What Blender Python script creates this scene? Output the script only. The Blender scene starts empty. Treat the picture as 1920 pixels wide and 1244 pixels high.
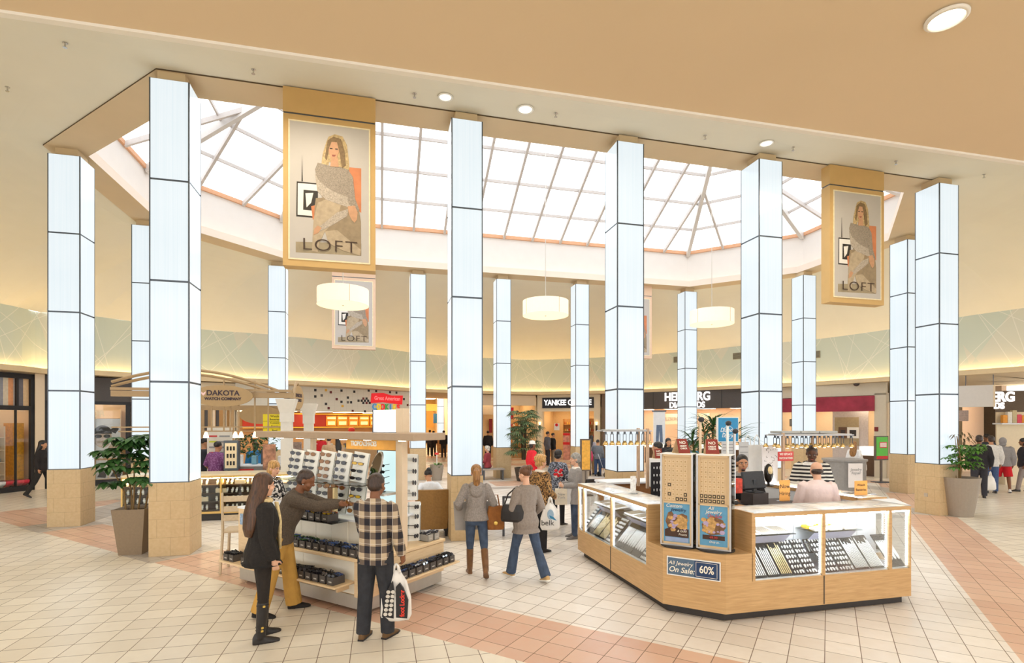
import bpy, bmesh, math, random
from mathutils import Vector, Matrix, Euler
random.seed(7)
SC = bpy.context.scene
COL = SC.collection
PI = math.pi

# ------------------------------------------------------------------ camera
FPX, HZ, CAMH = 990.0, 792.6, 2.222          # focal length in px of a 1920 px wide frame, horizon row, eye height
cd = bpy.data.cameras.new('camera')
cam = bpy.data.objects.new('camera', cd)
COL.objects.link(cam)
cam.location = (0, 0, CAMH)
cam.rotation_euler = (PI/2, 0, 0)
cd.sensor_width = 36.0
cd.lens = FPX*36.0/1920
cd.shift_y = (HZ-622)/1920
cd.clip_start = 0.05
cd.clip_end = 300
SC.camera = cam

# ------------------------------------------------------------------ sky, exposure
SC.view_settings.view_transform = 'Standard'
SC.view_settings.look = 'None'
SC.view_settings.gamma = 1
SC.view_settings.use_curve_mapping = False
SC.view_settings.exposure = 0.37
W = bpy.data.worlds.new('overcast_sky')
SC.world = W
W.use_nodes = True
bg = W.node_tree.nodes['Background']
bg.inputs[0].default_value = (0.97, 0.985, 1.0, 1)
bg.inputs[1].default_value = 2.1
try:
    SC.cycles.max_bounces = 7
    SC.cycles.diffuse_bounces = 4
    SC.cycles.glossy_bounces = 3
    SC.cycles.transmission_bounces = 5
    SC.cycles.transparent_max_bounces = 12
    SC.cycles.sample_clamp_indirect = 6
    SC.cycles.caustics_reflective = False
    SC.cycles.caustics_refractive = False
except Exception:
    pass

def area_light(name, loc, size, power, color, rot=(0, 0, 0), size_y=None):
    l = bpy.data.lights.new(name, 'AREA')
    l.energy = power
    l.color = color
    l.size = size
    if size_y:
        l.shape = 'RECTANGLE'
        l.size_y = size_y
    o = bpy.data.objects.new(name, l)
    COL.objects.link(o)
    o.location = loc
    o.rotation_euler = rot
    return o

# ------------------------------------------------------------------ frames
TH = 0.2448
U = Vector((math.cos(TH), math.sin(TH), 0))      # along the long side of the court
V = Vector((-math.sin(TH), math.cos(TH), 0))     # across the court, away from the camera
CEN = Vector((0.93, 16.19, 0))
def ab(a, b, z=0.0):
    p = CEN + U*a + V*b
    return Vector((p.x, p.y, z))
def toab(x, y):
    d = Vector((x, y, 0)) - CEN
    return d.dot(U), d.dot(V)
def gpt(px, py, z=0.0):
    """point of height z seen at a pixel"""
    Y = (CAMH-z)*FPX/(py-HZ)
    return Vector(((px-960)/FPX*Y, Y, z))
def dpt(px, py, Y):
    return Vector(((px-960)/FPX*Y, Y, CAMH-(py-HZ)/FPX*Y))
def lerp(a, b, t): return a+(b-a)*t

# ------------------------------------------------------------------ materials
def lin(c):
    return tuple(((v/255)/12.92 if v/255 <= 0.04045 else (((v/255)+0.055)/1.055)**2.4) for v in c)
MATS = {}
class NT:
    """small helper around a node tree"""
    def __init__(self, m):
        self.t = m.node_tree
        self.n = self.t.nodes
        self.l = self.t.links
    def node(self, typ, **kw):
        n = self.n.new(typ)
        for k, v in kw.items(): setattr(n, k, v)
        return n
    def set(self, sock, v):
        if isinstance(v, bpy.types.NodeSocket): self.l.new(v, sock)
        else: sock.default_value = v
    def m(self, op, a, b=0.0, c=None):
        n = self.node('ShaderNodeMath', operation=op)
        self.set(n.inputs[0], a)
        self.set(n.inputs[1], b)
        if c is not None: self.set(n.inputs[2], c)
        return n.outputs[0]
    def mix(self, f, a, b):
        n = self.node('ShaderNodeMix', data_type='RGBA')
        self.set(n.inputs[0], f)
        self.set(n.inputs[6], a if isinstance(a, bpy.types.NodeSocket) else (*a[:3], 1))
        self.set(n.inputs[7], b if isinstance(b, bpy.types.NodeSocket) else (*b[:3], 1))
        return n.outputs[2]
    def coords(self, kind='Object'):
        return self.node('ShaderNodeTexCoord').outputs[kind]
    def xyz(self, v):
        n = self.node('ShaderNodeSeparateXYZ')
        self.l.new(v, n.inputs[0])
        return n.outputs
    def mapping(self, v, loc=(0, 0, 0), rot=(0, 0, 0), sc=(1, 1, 1)):
        n = self.node('ShaderNodeMapping')
        self.l.new(v, n.inputs[0])
        n.inputs[1].default_value = loc
        n.inputs[2].default_value = rot
        n.inputs[3].default_value = sc
        return n.outputs[0]
    def noise(self, v, scale=5.0, detail=2.0, col=False):
        n = self.node('ShaderNodeTexNoise')
        self.l.new(v, n.inputs['Vector'])
        n.inputs['Scale'].default_value = scale
        n.inputs['Detail'].default_value = detail
        return n.outputs[1] if col else n.outputs[0]
def newmat(name):
    m = bpy.data.materials.new(name)
    m.use_nodes = True
    t = NT(m)
    return m, t, t.n['Principled BSDF']
def mat(name, rgb, rough=0.6, metal=0.0, var=0.12, scale=14.0, emit=None, estr=0.0, spec=0.4, alpha=1.0, trans=0.0, coat=0.0):
    """plain surface with a little procedural variation"""
    if name in MATS: return MATS[name]
    m, t, p = newmat(name)
    c = lin(rgb)
    if var > 0:
        n = t.noise(t.coords(), scale, 3.0)
        f = t.m('MULTIPLY_ADD', n, 1.6, -0.3)
        col = t.mix(f, tuple(v*(1-var) for v in c), tuple(min(1, v*(1+var)) for v in c))
        t.l.new(col, p.inputs['Base Color'])
    else:
        p.inputs['Base Color'].default_value = (*c, 1)
    p.inputs['Roughness'].default_value = rough
    p.inputs['Metallic'].default_value = metal
    p.inputs['Specular IOR Level'].default_value = spec
    p.inputs['Coat Weight'].default_value = coat
    if emit:
        p.inputs['Emission Color'].default_value = (*lin(emit), 1)
        p.inputs['Emission Strength'].default_value = estr
    p.inputs['Alpha'].default_value = alpha
    p.inputs['Transmission Weight'].default_value = trans
    MATS[name] = m
    return m
def whitened_glass(name, white=.3, refl=.10):  # white diffuse mixed in, standing for bright reflections and scratches on the glass
    if name in MATS: return MATS[name]
    m = glass(name, (.97, .98, .98), refl, .3)
    t = NT(m)
    mx = [n for n in t.n if n.type == 'MIX_SHADER'][0]
    df = t.node('ShaderNodeBsdfDiffuse')
    df.inputs[0].default_value = (.92, .94, .95, 1)
    m2 = t.node('ShaderNodeMixShader')
    nz = t.noise(t.coords(), 6.0, 4.0)
    t.l.new(t.m('MULTIPLY', nz, white*2), m2.inputs[0])
    t.l.new(mx.outputs[0], m2.inputs[1])
    t.l.new(df.outputs[0], m2.inputs[2])
    t.l.new(m2.outputs[0], t.n['Material Output'].inputs[0])
    return m
def glass(name, tint=(0.95, 0.98, 0.98), refl=0.06, fres=1.0):
    if name in MATS: return MATS[name]
    m = bpy.data.materials.new(name)
    m.use_nodes = True
    t = NT(m)
    t.n.remove(t.n['Principled BSDF'])
    tr = t.node('ShaderNodeBsdfTransparent')
    tr.inputs[0].default_value = (*tint, 1)
    gl = t.node('ShaderNodeBsdfGlossy')
    gl.inputs['Roughness'].default_value = 0.03
    fr = t.node('ShaderNodeFresnel')
    fr.inputs[0].default_value = 1.35
    mx = t.node('ShaderNodeMixShader')
    t.l.new(t.m('ADD', t.m('MULTIPLY', fr.outputs[0], fres), refl), mx.inputs[0])
    t.l.new(tr.outputs[0], mx.inputs[1])
    t.l.new(gl.outputs[0], mx.inputs[2])
    t.l.new(mx.outputs[0], t.n['Material Output'].inputs[0])
    MATS[name] = m
    return m

# ------------------------------------------------------------------ mesh builder
class MB:
    def __init__(self):
        self.v = []
        self.f = []
        self.mi = []
        self.M = None
        self.uv = None
    def _add(self, vs, fs, mi):
        o = len(self.v)
        if self.M is not None: vs = [self.M @ Vector(p) for p in vs]
        self.v += [tuple(p) for p in vs]
        self.f += [tuple(i+o for i in f) for f in fs]
        self.mi += [mi]*len(fs)
        return self
    def box(self, x0, x1, y0, y1, z0, z1, mi=0):
        vs = [(x0, y0, z0), (x1, y0, z0), (x1, y1, z0), (x0, y1, z0), (x0, y0, z1), (x1, y0, z1), (x1, y1, z1), (x0, y1, z1)]
        fs = [(0, 3, 2, 1), (4, 5, 6, 7), (0, 1, 5, 4), (1, 2, 6, 5), (2, 3, 7, 6), (3, 0, 4, 7)]
        return self._add(vs, fs, mi)
    def bbox(self, x0, x1, y0, y1, z0, z1, r=0.01, mi=0):
        """box with chamfered vertical and horizontal edges"""
        r = min(r, (x1-x0)*.45, (y1-y0)*.45, (z1-z0)*.45)
        def ring(i, z):
            a, b, c, d = x0+i, x1-i, y0+i, y1-i
            k = r
            return [(a+k, c, z), (b-k, c, z), (b, c+k, z), (b, d-k, z), (b-k, d, z), (a+k, d, z), (a, d-k, z), (a, c+k, z)]
        return self.loft([ring(r, z0), ring(0, z0+r), ring(0, z1-r), ring(r, z1)], mi)
    def prism(self, poly, z0, z1, mi=0):
        n = len(poly)
        vs = [(p[0], p[1], z0) for p in poly]+[(p[0], p[1], z1) for p in poly]
        fs = [tuple(range(n-1, -1, -1)), tuple(range(n, 2*n))]+[(i, (i+1) % n, n+(i+1) % n, n+i) for i in range(n)]
        return self._add(vs, fs, mi)
    def poly(self, pts, mi=0):
        return self._add(pts, [tuple(range(len(pts)))], mi)
    def slab_xz(self, poly, y0, y1, mi=0):
        """polygon in the x-z plane given thickness along y"""
        n = len(poly)
        vs = [(p[0], y0, p[1]) for p in poly]+[(p[0], y1, p[1]) for p in poly]
        fs = [tuple(range(n)), tuple(range(2*n-1, n-1, -1))]+[((i+1) % n, i, n+i, n+(i+1) % n) for i in range(n)]
        return self._add(vs, fs, mi)
    def loft(self, rings, mi=0, cap=True, closed=True):
        n = len(rings[0])
        vs = [p for r in rings for p in r]
        fs = []
        for k in range(len(rings)-1):
            for i in range(n if closed else n-1):
                j = (i+1) % n
                fs.append((k*n+i, k*n+j, (k+1)*n+j, (k+1)*n+i))
        if cap:
            fs.append(tuple(range(n-1, -1, -1)))
            fs.append(tuple(range((len(rings)-1)*n, len(rings)*n)))
        return self._add(vs, fs, mi)
    def lathe(self, prof, n=20, cx=0, cy=0, mi=0, cap=True):
        rings = [[(cx+r*math.cos(2*PI*i/n), cy+r*math.sin(2*PI*i/n), z) for i in range(n)] for r, z in prof]
        return self.loft(rings, mi, cap)
    def tube(self, pts, rad, n=8, mi=0, round_ends=False, flat=None):
        pts = [Vector(p) for p in pts]
        if not isinstance(rad, (list, tuple)): rad = [rad]*len(pts)
        if round_ends:
            d0 = (pts[0]-pts[1]).normalized()
            d1 = (pts[-1]-pts[-2]).normalized()
            r0, r1 = rad[0], rad[-1]
            pts = [pts[0]+d0*r0, pts[0]+d0*r0*.7]+pts+[pts[-1]+d1*r1*.7, pts[-1]+d1*r1]
            rad = [r0*.25, r0*.72]+list(rad)+[r1*.72, r1*.25]
        rings = []
        up = None
        for i, p in enumerate(pts):
            d = (pts[min(i+1, len(pts)-1)]-pts[max(i-1, 0)]).normalized()
            if up is None:
                up = Vector((0, 0, 1)) if abs(d.z) < .9 else Vector((0, 1, 0))
            s = d.cross(up)
            if s.length < 1e-5: s = d.cross(Vector((1, 0, 0)))
            s.normalize()
            up = s.cross(d).normalized()
            a = rad[i]
            b = a*(flat if flat else 1)
            rings.append([p+s*(a*math.cos(2*PI*k/n))+up*(b*math.sin(2*PI*k/n)) for k in range(n)])
        return self.loft(rings, mi)
    def ell(self, c, r, n=14, m=9, mi=0, R=None):
        rings = []
        c = Vector(c)
        for j in range(m+1):
            t = -PI/2+PI*j/m
            rr = max(math.cos(t), 0.02)
            ring = []
            for i in range(n):
                p = Vector((r[0]*rr*math.cos(2*PI*i/n), r[1]*rr*math.sin(2*PI*i/n), r[2]*math.sin(t)))
                if R is not None: p = R @ p
                ring.append(c+p)
            rings.append(ring)
        return self.loft(rings, mi)
    def disc(self, c, r, n=24, mi=0, z=1):
        return self._add([(c[0]+r*math.cos(2*PI*i/n), c[1]+r*math.sin(2*PI*i/n), c[2]) for i in range(n)], [tuple(range(n)) if z > 0 else tuple(range(n-1, -1, -1))], mi)
    def mesh(self, name, mats):
        me = bpy.data.meshes.new(name)
        me.from_pydata(self.v, [], self.f)
        if not isinstance(mats, (list, tuple)): mats = [mats]
        for m in mats: me.materials.append(m)
        me.polygons.foreach_set('material_index', self.mi)
        me.update()
        return me
    def build(self, name, mats, parent=None, loc=None, rz=0.0, smooth=False, fix=True):
        me = self.mesh(name, mats)
        if fix:
            bm = bmesh.new()
            bm.from_mesh(me)
            bmesh.ops.recalc_face_normals(bm, faces=bm.faces)
            bm.to_mesh(me)
            bm.free()
        if smooth:
            me.polygons.foreach_set('use_smooth', [True]*len(me.polygons))
        o = bpy.data.objects.new(name, me)
        COL.objects.link(o)
        if parent: o.parent = parent
        if loc is not None: o.location = loc
        if rz: o.rotation_euler = (0, 0, rz)
        return o
def remesh_obj(mb, name, mats, parent, voxel, smooth=3):
    """union of overlapping closed shapes as ONE continuous surface"""
    me = mb.mesh(name+'_raw', mats[0] if isinstance(mats, (list, tuple)) else mats)
    tmp = bpy.data.objects.new('raw', me)
    COL.objects.link(tmp)
    r = tmp.modifiers.new('r', 'REMESH')
    r.mode = 'VOXEL'
    r.voxel_size = voxel
    if smooth:
        s = tmp.modifiers.new('s', 'SMOOTH')
        s.iterations = smooth
        s.factor = 0.5
    dg = bpy.context.evaluated_depsgraph_get()
    out = bpy.data.meshes.new_from_object(tmp.evaluated_get(dg))
    out.name = name
    bpy.data.objects.remove(tmp)
    bpy.data.meshes.remove(me)
    out.polygons.foreach_set('use_smooth', [True]*len(out.polygons))
    if not out.materials: out.materials.append(mats[0] if isinstance(mats, (list, tuple)) else mats)
    o = bpy.data.objects.new(name, out)
    COL.objects.link(o)
    o.parent = parent
    return o
def tag(o, label, cat, group=None, kind=None):
    if label: o['label'] = label
    if cat: o['category'] = cat
    if group: o['group'] = group
    if kind: o['kind'] = kind
    return o
def thing(name, label, cat, loc=(0, 0, 0), rz=0.0, group=None, kind=None):
    o = bpy.data.objects.new(name, None)
    COL.objects.link(o)
    o.empty_display_size = 0.1
    o.location = loc
    o.rotation_euler = (0, 0, rz)
    return tag(o, label, cat, group, kind)
def struct(o, label=None, cat=None):
    o['kind'] = 'structure'
    if label: o['label'] = label
    if cat: o['category'] = cat
    return o
def dup(root, loc, rz=None, label=None, group=None):
    r = root.copy()
    COL.objects.link(r)
    r.location = loc
    if rz is not None: r.rotation_euler = (r.rotation_euler[0], r.rotation_euler[1], rz)
    if label: r['label'] = label
    if group: r['group'] = group
    for ch in list(root.children):
        c = ch.copy()
        COL.objects.link(c)
        c.parent = r
        for g in ch.children:
            d = g.copy()
            COL.objects.link(d)
            d.parent = c
    return r
def text(name, body, size, mats, parent=None, loc=(0, 0, 0), rot=(PI/2, 0, 0), depth=0.008, bold=0.0, align='CENTER', sx=1.0, shear=0.0, spacing=1.0):
    cu = bpy.data.curves.new(name, 'FONT')
    cu.body = body
    cu.size = size
    cu.extrude = depth
    cu.offset = bold
    cu.align_x = align
    cu.align_y = 'CENTER'
    cu.shear = shear
    cu.space_character = spacing
    cu.space_line = 0.85
    cu.materials.append(mats)
    tmp = bpy.data.objects.new('raw', cu)
    COL.objects.link(tmp)
    me = bpy.data.meshes.new_from_object(tmp.evaluated_get(bpy.context.evaluated_depsgraph_get()))
    bpy.data.objects.remove(tmp)
    bpy.data.curves.remove(cu)
    me.name = name
    o = bpy.data.objects.new(name, me)
    COL.objects.link(o)
    if parent: o.parent = parent
    o.location = loc
    o.rotation_euler = rot
    o.scale = (sx, 1, 1)
    return o
# ================================================================== large structure
ZS, ZFB, ZFT, ZR = 3.83, 4.0, 5.87, 8.10     # shop soffit, frieze bottom, frieze top, ring soffit
M_CREAM = mat('cream_plaster', (230, 224, 206), .85, var=.02, scale=1.5, spec=.2)
M_TAN = mat('tan_plaster', (226, 206, 176), .85, var=.02, scale=1.5, spec=.2)
M_TAN2 = mat('ring_plaster', (214, 192, 158), .8, var=.03, scale=2, spec=.2)
M_PINKW = mat('pink_white_plaster', (236, 222, 208), .8, var=.02, scale=2, spec=.2)
M_WHITEW = mat('white_plaster', (226, 222, 218), .8, var=.02, scale=3, spec=.2)
M_ORTRIM = mat('terracotta_trim', (214, 164, 128), .7, var=.05)
M_BEIGE = mat('beige_wall', (214, 196, 166), .8, var=.03, scale=2)
M_COVE = mat('cove_lamp', (255, 220, 160), .8, var=0, emit=(255, 216, 150), estr=18.0)
M_COVE2 = mat('skylight_cove_lamp', (255, 230, 190), .8, var=0, emit=(255, 224, 178), estr=1.6)
M_DL = mat('downlight_lens', (255, 250, 235), .5, var=0, emit=(255, 240, 210), estr=14.0)
M_WHT = mat('white_trim', (240, 238, 232), .5, var=.02)

def octo(d, z=0.0):
    a1, b1, a2, b2 = 8.33+.414*d, 5.24+d, 11.49+d, 2.08+.414*d
    q = [(-a1, -b1), (a1, -b1), (a2, -b2), (a2, b2), (a1, b1), (-a1, b1), (-a2, b2), (-a2, -b2)]
    return [ab(p[0], p[1], z) for p in q]

# ---- floor: ceramic tiles, straight and diagonal fields, terracotta and grey bands
def floor_material():
    m, t, p = newmat('mall_floor_tiles')
    co = t.mapping(t.coords(), loc=(0, 0, 0))
    x, y, z = t.xyz(co)                       # floor object is turned into the court frame: x=a, y=b
    r2 = 1/math.sqrt(2)
    s = t.m('MULTIPLY', t.m('ADD', x, y), r2)
    d = t.m('MULTIPLY', t.m('SUBTRACT', x, y), r2)
    sa, da = t.m('ABSOLUTE', s), t.m('ABSOLUTE', d)
    def band(v, c, h): return t.m('LESS_THAN', t.m('ABSOLUTE', t.m('SUBTRACT', v, c)), h)
    def AND(a, b): return t.m('MULTIPLY', a, b)
    def OR(a, b): return t.m('MAXIMUM', a, b)
    def NOT(a): return t.m('SUBTRACT', 1.0, a)
    ins = AND(t.m('LESS_THAN', sa, 10.11), t.m('LESS_THAN', da, 10.11))
    pink = AND(OR(band(sa, 9.59, .52), band(da, 9.59, .52)), ins)
    xa, ya = t.m('ABSOLUTE', x), t.m('ABSOLUTE', y)
    grey = AND(band(ya, 5.24, .52), t.m('LESS_THAN', xa, 7.2))
    grey = OR(grey, AND(band(xa, 11.49, .45), t.m('LESS_THAN', ya, 1.6)))
    grey = OR(grey, AND(band(y, 2.0, .28), t.m('LESS_THAN', xa, 6.5)))
    for cx, cy in ((-8.33, -5.24), (8.33, -5.24), (-8.33, 5.24), (8.33, 5.24), (-11.49, -2.08), (-11.49, 2.08), (11.49, -2.08), (11.49, 2.08)):
        dd = t.m('ADD', t.m('ABSOLUTE', t.m('SUBTRACT', x, cx)), t.m('ABSOLUTE', t.m('SUBTRACT', y, cy)))
        grey = OR(grey, t.m('LESS_THAN', dd, .80))
    pink2 = AND(band(y, 3.2, .75), t.m('LESS_THAN', t.m('MODULO', t.m('ADD', xa, .9), 4.2), 1.8))
    pink2 = OR(pink2, AND(band(y, .2, .8), t.m('LESS_THAN', t.m('MODULO', t.m('ADD', xa, 2.4), 5.0), 1.6)))
    pink2 = AND(pink2, t.m('LESS_THAN', xa, 7))
    pink = OR(pink, pink2)
    farp = AND(t.m('GREATER_THAN', y, 9.8), t.m('LESS_THAN', t.m('MODULO', t.m('ADD', y, 40.0), 3.4), 1.1))
    pink = OR(pink, farp)
    T = .3
    def grout(v, w):
        q = t.m('ABSOLUTE', t.m('SUBTRACT', t.m('FRACT', t.m('DIVIDE', t.m('ADD', v, 60.0), T)), .5))
        return t.m('GREATER_THAN', q, .5-w/T)
    def cell(v): return t.m('FLOOR', t.m('DIVIDE', t.m('ADD', v, 60.0), T))
    g45 = OR(grout(s, .0038), grout(d, .0038))
    g0 = OR(grout(x, .0038), grout(y, .0038))
    g = t.m('ADD', AND(ins, g45), AND(NOT(ins), g0))
    c1 = t.m('ADD', AND(ins, cell(s)), AND(NOT(ins), cell(x)))
    c2 = t.m('ADD', AND(ins, cell(d)), AND(NOT(ins), cell(y)))
    cv = t.node('ShaderNodeCombineXYZ')
    t.set(cv.inputs[0], c1)
    t.set(cv.inputs[1], c2)
    wn = t.node('ShaderNodeTexWhiteNoise')
    t.l.new(cv.outputs[0], wn.inputs[0])
    rnd = wn.outputs[0]
    cream = t.mix(rnd, lin((226, 217, 200)), lin((240, 232, 216)))
    white = t.mix(rnd, lin((228, 220, 210)), lin((243, 237, 229)))
    pinkc = t.mix(rnd, lin((210, 164, 138)), lin((224, 184, 158)))
    greyc = t.mix(rnd, lin((176, 170, 164)), lin((192, 186, 180)))
    base = t.mix(ins, cream, white)
    base = t.mix(pink, base, pinkc)
    base = t.mix(grey, base, greyc)
    mot = t.noise(co, 9.0, 4.0)
    base = t.mix(t.m('MULTIPLY_ADD', mot, .5, -.1), base, lin((214, 200, 182)))
    base = t.mix(t.m('MULTIPLY', g, .9), base, lin((112, 92, 74)))
    t.l.new(base, p.inputs['Base Color'])
    t.set(p.inputs['Roughness'], t.m('MULTIPLY_ADD', g, .5, .30))
    p.inputs['Specular IOR Level'].default_value = .35
    return m
fl = MB()
fl._add([(-40, -34, 0), (40, -34, 0), (40, 60, 0), (-40, 60, 0)], [(0, 1, 2, 3)], 0)
floor = fl.build('floor', floor_material(), loc=(CEN.x, CEN.y, 0), rz=TH, fix=False)
struct(floor, 'cream and terracotta tiled mall floor', 'floor')

# ---- outer curve of the court (foot of the pale green frieze)
FR = [(0, -15.7, 16.2), (88, -15.6, 17.5), (180, -14.4, 18.1), (245, -13.7, 19.0), (378, -12.1, 20.7), (500, -10.1, 21.85), (542, -9.5, 22.4), (627, -7.9, 23.7),
      (765, -5.43, 27.3), (840, -3.5, 28.9), (925, -1.06, 30.0), (1000, 1.25, 30.7), (1106, 4.39, 29.8), (1210, 7.2, 28.4), (1308, 9.4, 26.8), (1386, 10.9, 25.2),
      (1467, 12.3, 24.0), (1531, 13.45, 23.0), (1665, 14.75, 20.7), (1799, 15.5, 18.3), (1919, 16.3, 16.8)]
near = [(18.5, 13.0), (20.3, 9.6), (19.5, 7.6)]
NEARY = 2.53
for xx in (15, 10, 5, 0, -5, -10): near.append((xx, NEARY+.2317*xx))
near += [(-14.5, -.6), (-17.5, 3), (-18.0, 8), (-17.0, 12.6)]
OUT = [Vector((a[1], a[2], 0)) for a in FR]+[Vector((a[0], a[1], 0)) for a in near]
def catmull(P, n, i0, i1):
    r = []
    N = len(P)
    for i in range(i0, i1):
        p0, p1, p2, p3 = P[(i-1) % N], P[i % N], P[(i+1) % N], P[(i+2) % N]
        for k in range(n):
            u = k/n
            r.append(.5*((2*p1)+(p2-p0)*u+(2*p0-5*p1+4*p2-p3)*u*u+(3*p1-p0-3*p2+p3)*u**3))
    return r
nFR = len(FR)
curve_far = catmull(OUT, 6, -3, nFR+2)         # the part the photo sees, from the near left round the back to the near right
curve_all = catmull(OUT, 6, 0, len(OUT))
def frieze_at(px):
    """point of the frieze foot seen in column px"""
    r = (px-960)/FPX
    for i in range(len(curve_far)-1):
        a, b = curve_far[i], curve_far[i+1]
        fa, fb = a.x-r*a.y, b.x-r*b.y
        if fa <= 0 <= fb and a.y > 3:
            t = fa/(fa-fb) if fa != fb else 0
            return a.lerp(b, t)
    return curve_far[0] if px < 0 else curve_far[-1]
def normals(cv):
    r = []
    for i in range(len(cv)):
        d = (cv[min(i+1, len(cv)-1)]-cv[max(i-1, 0)]).normalized()
        r.append(Vector((-d.y, d.x, 0)))     # outward: curve runs left -> right seen from inside
    return r
NF = normals(curve_far)
def sweep(name, prof, mats, mis, cv=curve_far, nn=None, smooth=False):
    """open profile of (outward offset, z) swept along the curve"""
    nn = nn or NF
    mb = MB()
    rows = [[c+n*o+Vector((0, 0, z)) for c, n in zip(cv, nn)] for o, z in prof]
    for k in range(len(prof)-1):
        for i in range(len(cv)-1):
            mb._add([rows[k][i], rows[k][i+1], rows[k+1][i+1], rows[k+1][i]], [(0, 1, 2, 3)], mis[k])
    return mb, rows

# ---- frieze with thin white line pattern
def frieze_material():
    m, t, p = newmat('frieze_pattern')
    uvn = t.node('ShaderNodeUVMap')
    u, v, _ = t.xyz(uvn.outputs[0])
    base = lin((210, 216, 198))
    def lines(ang, period, off, w):
        q = t.m('ADD', t.m('MULTIPLY', u, math.cos(ang)/period), t.m('ADD', t.m('MULTIPLY', v, math.sin(ang)/period), off))
        f = t.m('ABSOLUTE', t.m('SUBTRACT', t.m('FRACT', q), .5))
        return t.m('LESS_THAN', f, w/period), t.m('FLOOR', q)
    acc = None
    ids = []
    for ang, per, off in ((.45, 2.4, .9), (-.75, 2.7, .15), (.62, 1.9, .1), (-.58, 2.2, .3), (.25, 2.9, .55), (-.22, 3.3, .2), (.95, 2.6, .7), (-1.0, 3.1, .45)):
        l, i = lines(ang, per, off, .011)
        ids.append(i)
        acc = l if acc is None else t.m('MAXIMUM', acc, l)
    cv = t.node('ShaderNodeCombineXYZ')
    t.set(cv.inputs[0], ids[2])
    t.set(cv.inputs[1], ids[3])
    t.set(cv.inputs[2], ids[4])
    wn = t.node('ShaderNodeTexWhiteNoise')
    t.l.new(cv.outputs[0], wn.inputs[0])
    pale = t.m('GREATER_THAN', wn.outputs[0], .82)
    c = t.mix(t.m('MULTIPLY', pale, .75), base, lin((228, 220, 200)))
    c = t.mix(t.m('MULTIPLY', wn.outputs[0], .25), c, lin((204, 212, 196)))
    c = t.mix(t.m('MULTIPLY', acc, .6), c, lin((244, 240, 226)))
    t.l.new(c, p.inputs['Base Color'])
    p.inputs['Roughness'].default_value = .8
    return m
def wall_with_uv(name, rows, material):
    mb = MB()
    us = [0]
    for i in range(1, len(rows[0])): us.append(us[-1]+(rows[0][i]-rows[0][i-1]).length)
    uv = []
    for k in range(len(rows)-1):
        for i in range(len(rows[0])-1):
            mb._add([rows[k][i], rows[k][i+1], rows[k+1][i+1], rows[k+1][i]], [(0, 1, 2, 3)], 0)
            uv += [(us[i], rows[k][i].z), (us[i+1], rows[k][i].z), (us[i+1], rows[k+1][i].z), (us[i], rows[k+1][i].z)]
    o = mb.build(name, material, fix=False)
    l = o.data.uv_layers.new(name='UVMap')
    for i, q in enumerate(uv): l.data[i].uv = q
    return o
rows = [[c+Vector((0, 0, z)) for c in curve_far] for z in (ZFB-.12, ZFT)]
fz = wall_with_uv('wall_frieze', rows, frieze_material())
struct(fz, 'pale green curved frieze wall with thin white crossing lines above the shops', 'wall')
# ledge under the frieze, hiding the cove lamp
mb, _ = sweep('l', [(0.0, ZFB-.10), (-.10, ZFB-.10), (-.22, ZFB-.10), (-.22, ZFB), (-.26, ZFB), (-.26, ZS), (.0, ZS), (6.5, ZS)], None, [1, 0, 0, 0, 0, 0, 2])
ld = mb.build('trim_1', [mat('ledge_plaster', (222, 198, 158), .8, var=.03), M_COVE, mat('soffit_plaster', (222, 202, 170), .85, var=.02)], fix=False)
struct(ld, 'tan ledge and soffit running under the curved frieze', 'ledge')
# back wall far behind the shop fronts
mb = MB()
for i in range(len(curve_far)-1):
    q0, q1 = curve_far[i]+NF[i]*6.5, curve_far[i+1]+NF[i+1]*6.5
    c0 = curve_far[i].lerp(curve_far[i+1], .5)
    pxm = 960+FPX*c0.x/c0.y if c0.y > 1 else -999
    if 755 < pxm < 918 or pxm > 1650: continue
    mb._add([q0, q1, q1+Vector((0, 0, ZS+.05)), q0+Vector((0, 0, ZS+.05))], [(0, 1, 2, 3)], 0)
struct(mb.build('wall_outer', M_BEIGE, fix=False), 'beige back walls behind the shop fronts', 'wall')

# ---- vaulted ceiling from the ring to the top of the frieze
def ray_poly(ang, poly):
    d = Vector((math.cos(ang), math.sin(ang), 0))
    best = 1e9
    for i in range(len(poly)):
        a, b = poly[i]-CEN, poly[(i+1) % len(poly)]-CEN
        e = b-a
        den = d.x*e.y-d.y*e.x
        if abs(den) < 1e-9: continue
        tt = (a.x*e.y-a.y*e.x)/den
        s = (a.x*d.y-a.y*d.x)/den
        if tt > 0 and -1e-6 <= s <= 1+1e-6: best = min(best, tt)
    return CEN+d*best
def angs():
    A = set(2*PI*i/240 for i in range(240))
    for q in octo(.28): A.add(math.atan2(q.y-CEN.y, q.x-CEN.x) % (2*PI))
    return sorted(A)
mb = MB()
AN = angs()
inner = [ray_poly(a, octo(.28)) for a in AN]
outer = [ray_poly(a, curve_all) for a in AN]
NR = 14
ringsv = []
for k in range(NR+1):
    tt = k/NR
    zz = 8.125-(8.125-ZFT)*tt**1.7
    ringsv.append([i.lerp(o, tt)+Vector((0, 0, zz)) for i, o in zip(inner, outer)])
for k in range(NR):
    for i in range(len(AN)):
        j = (i+1) % len(AN)
        mb._add([ringsv[k][i], ringsv[k+1][i], ringsv[k+1][j], ringsv[k][j]], [(0, 1, 2, 3)], 0)
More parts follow.
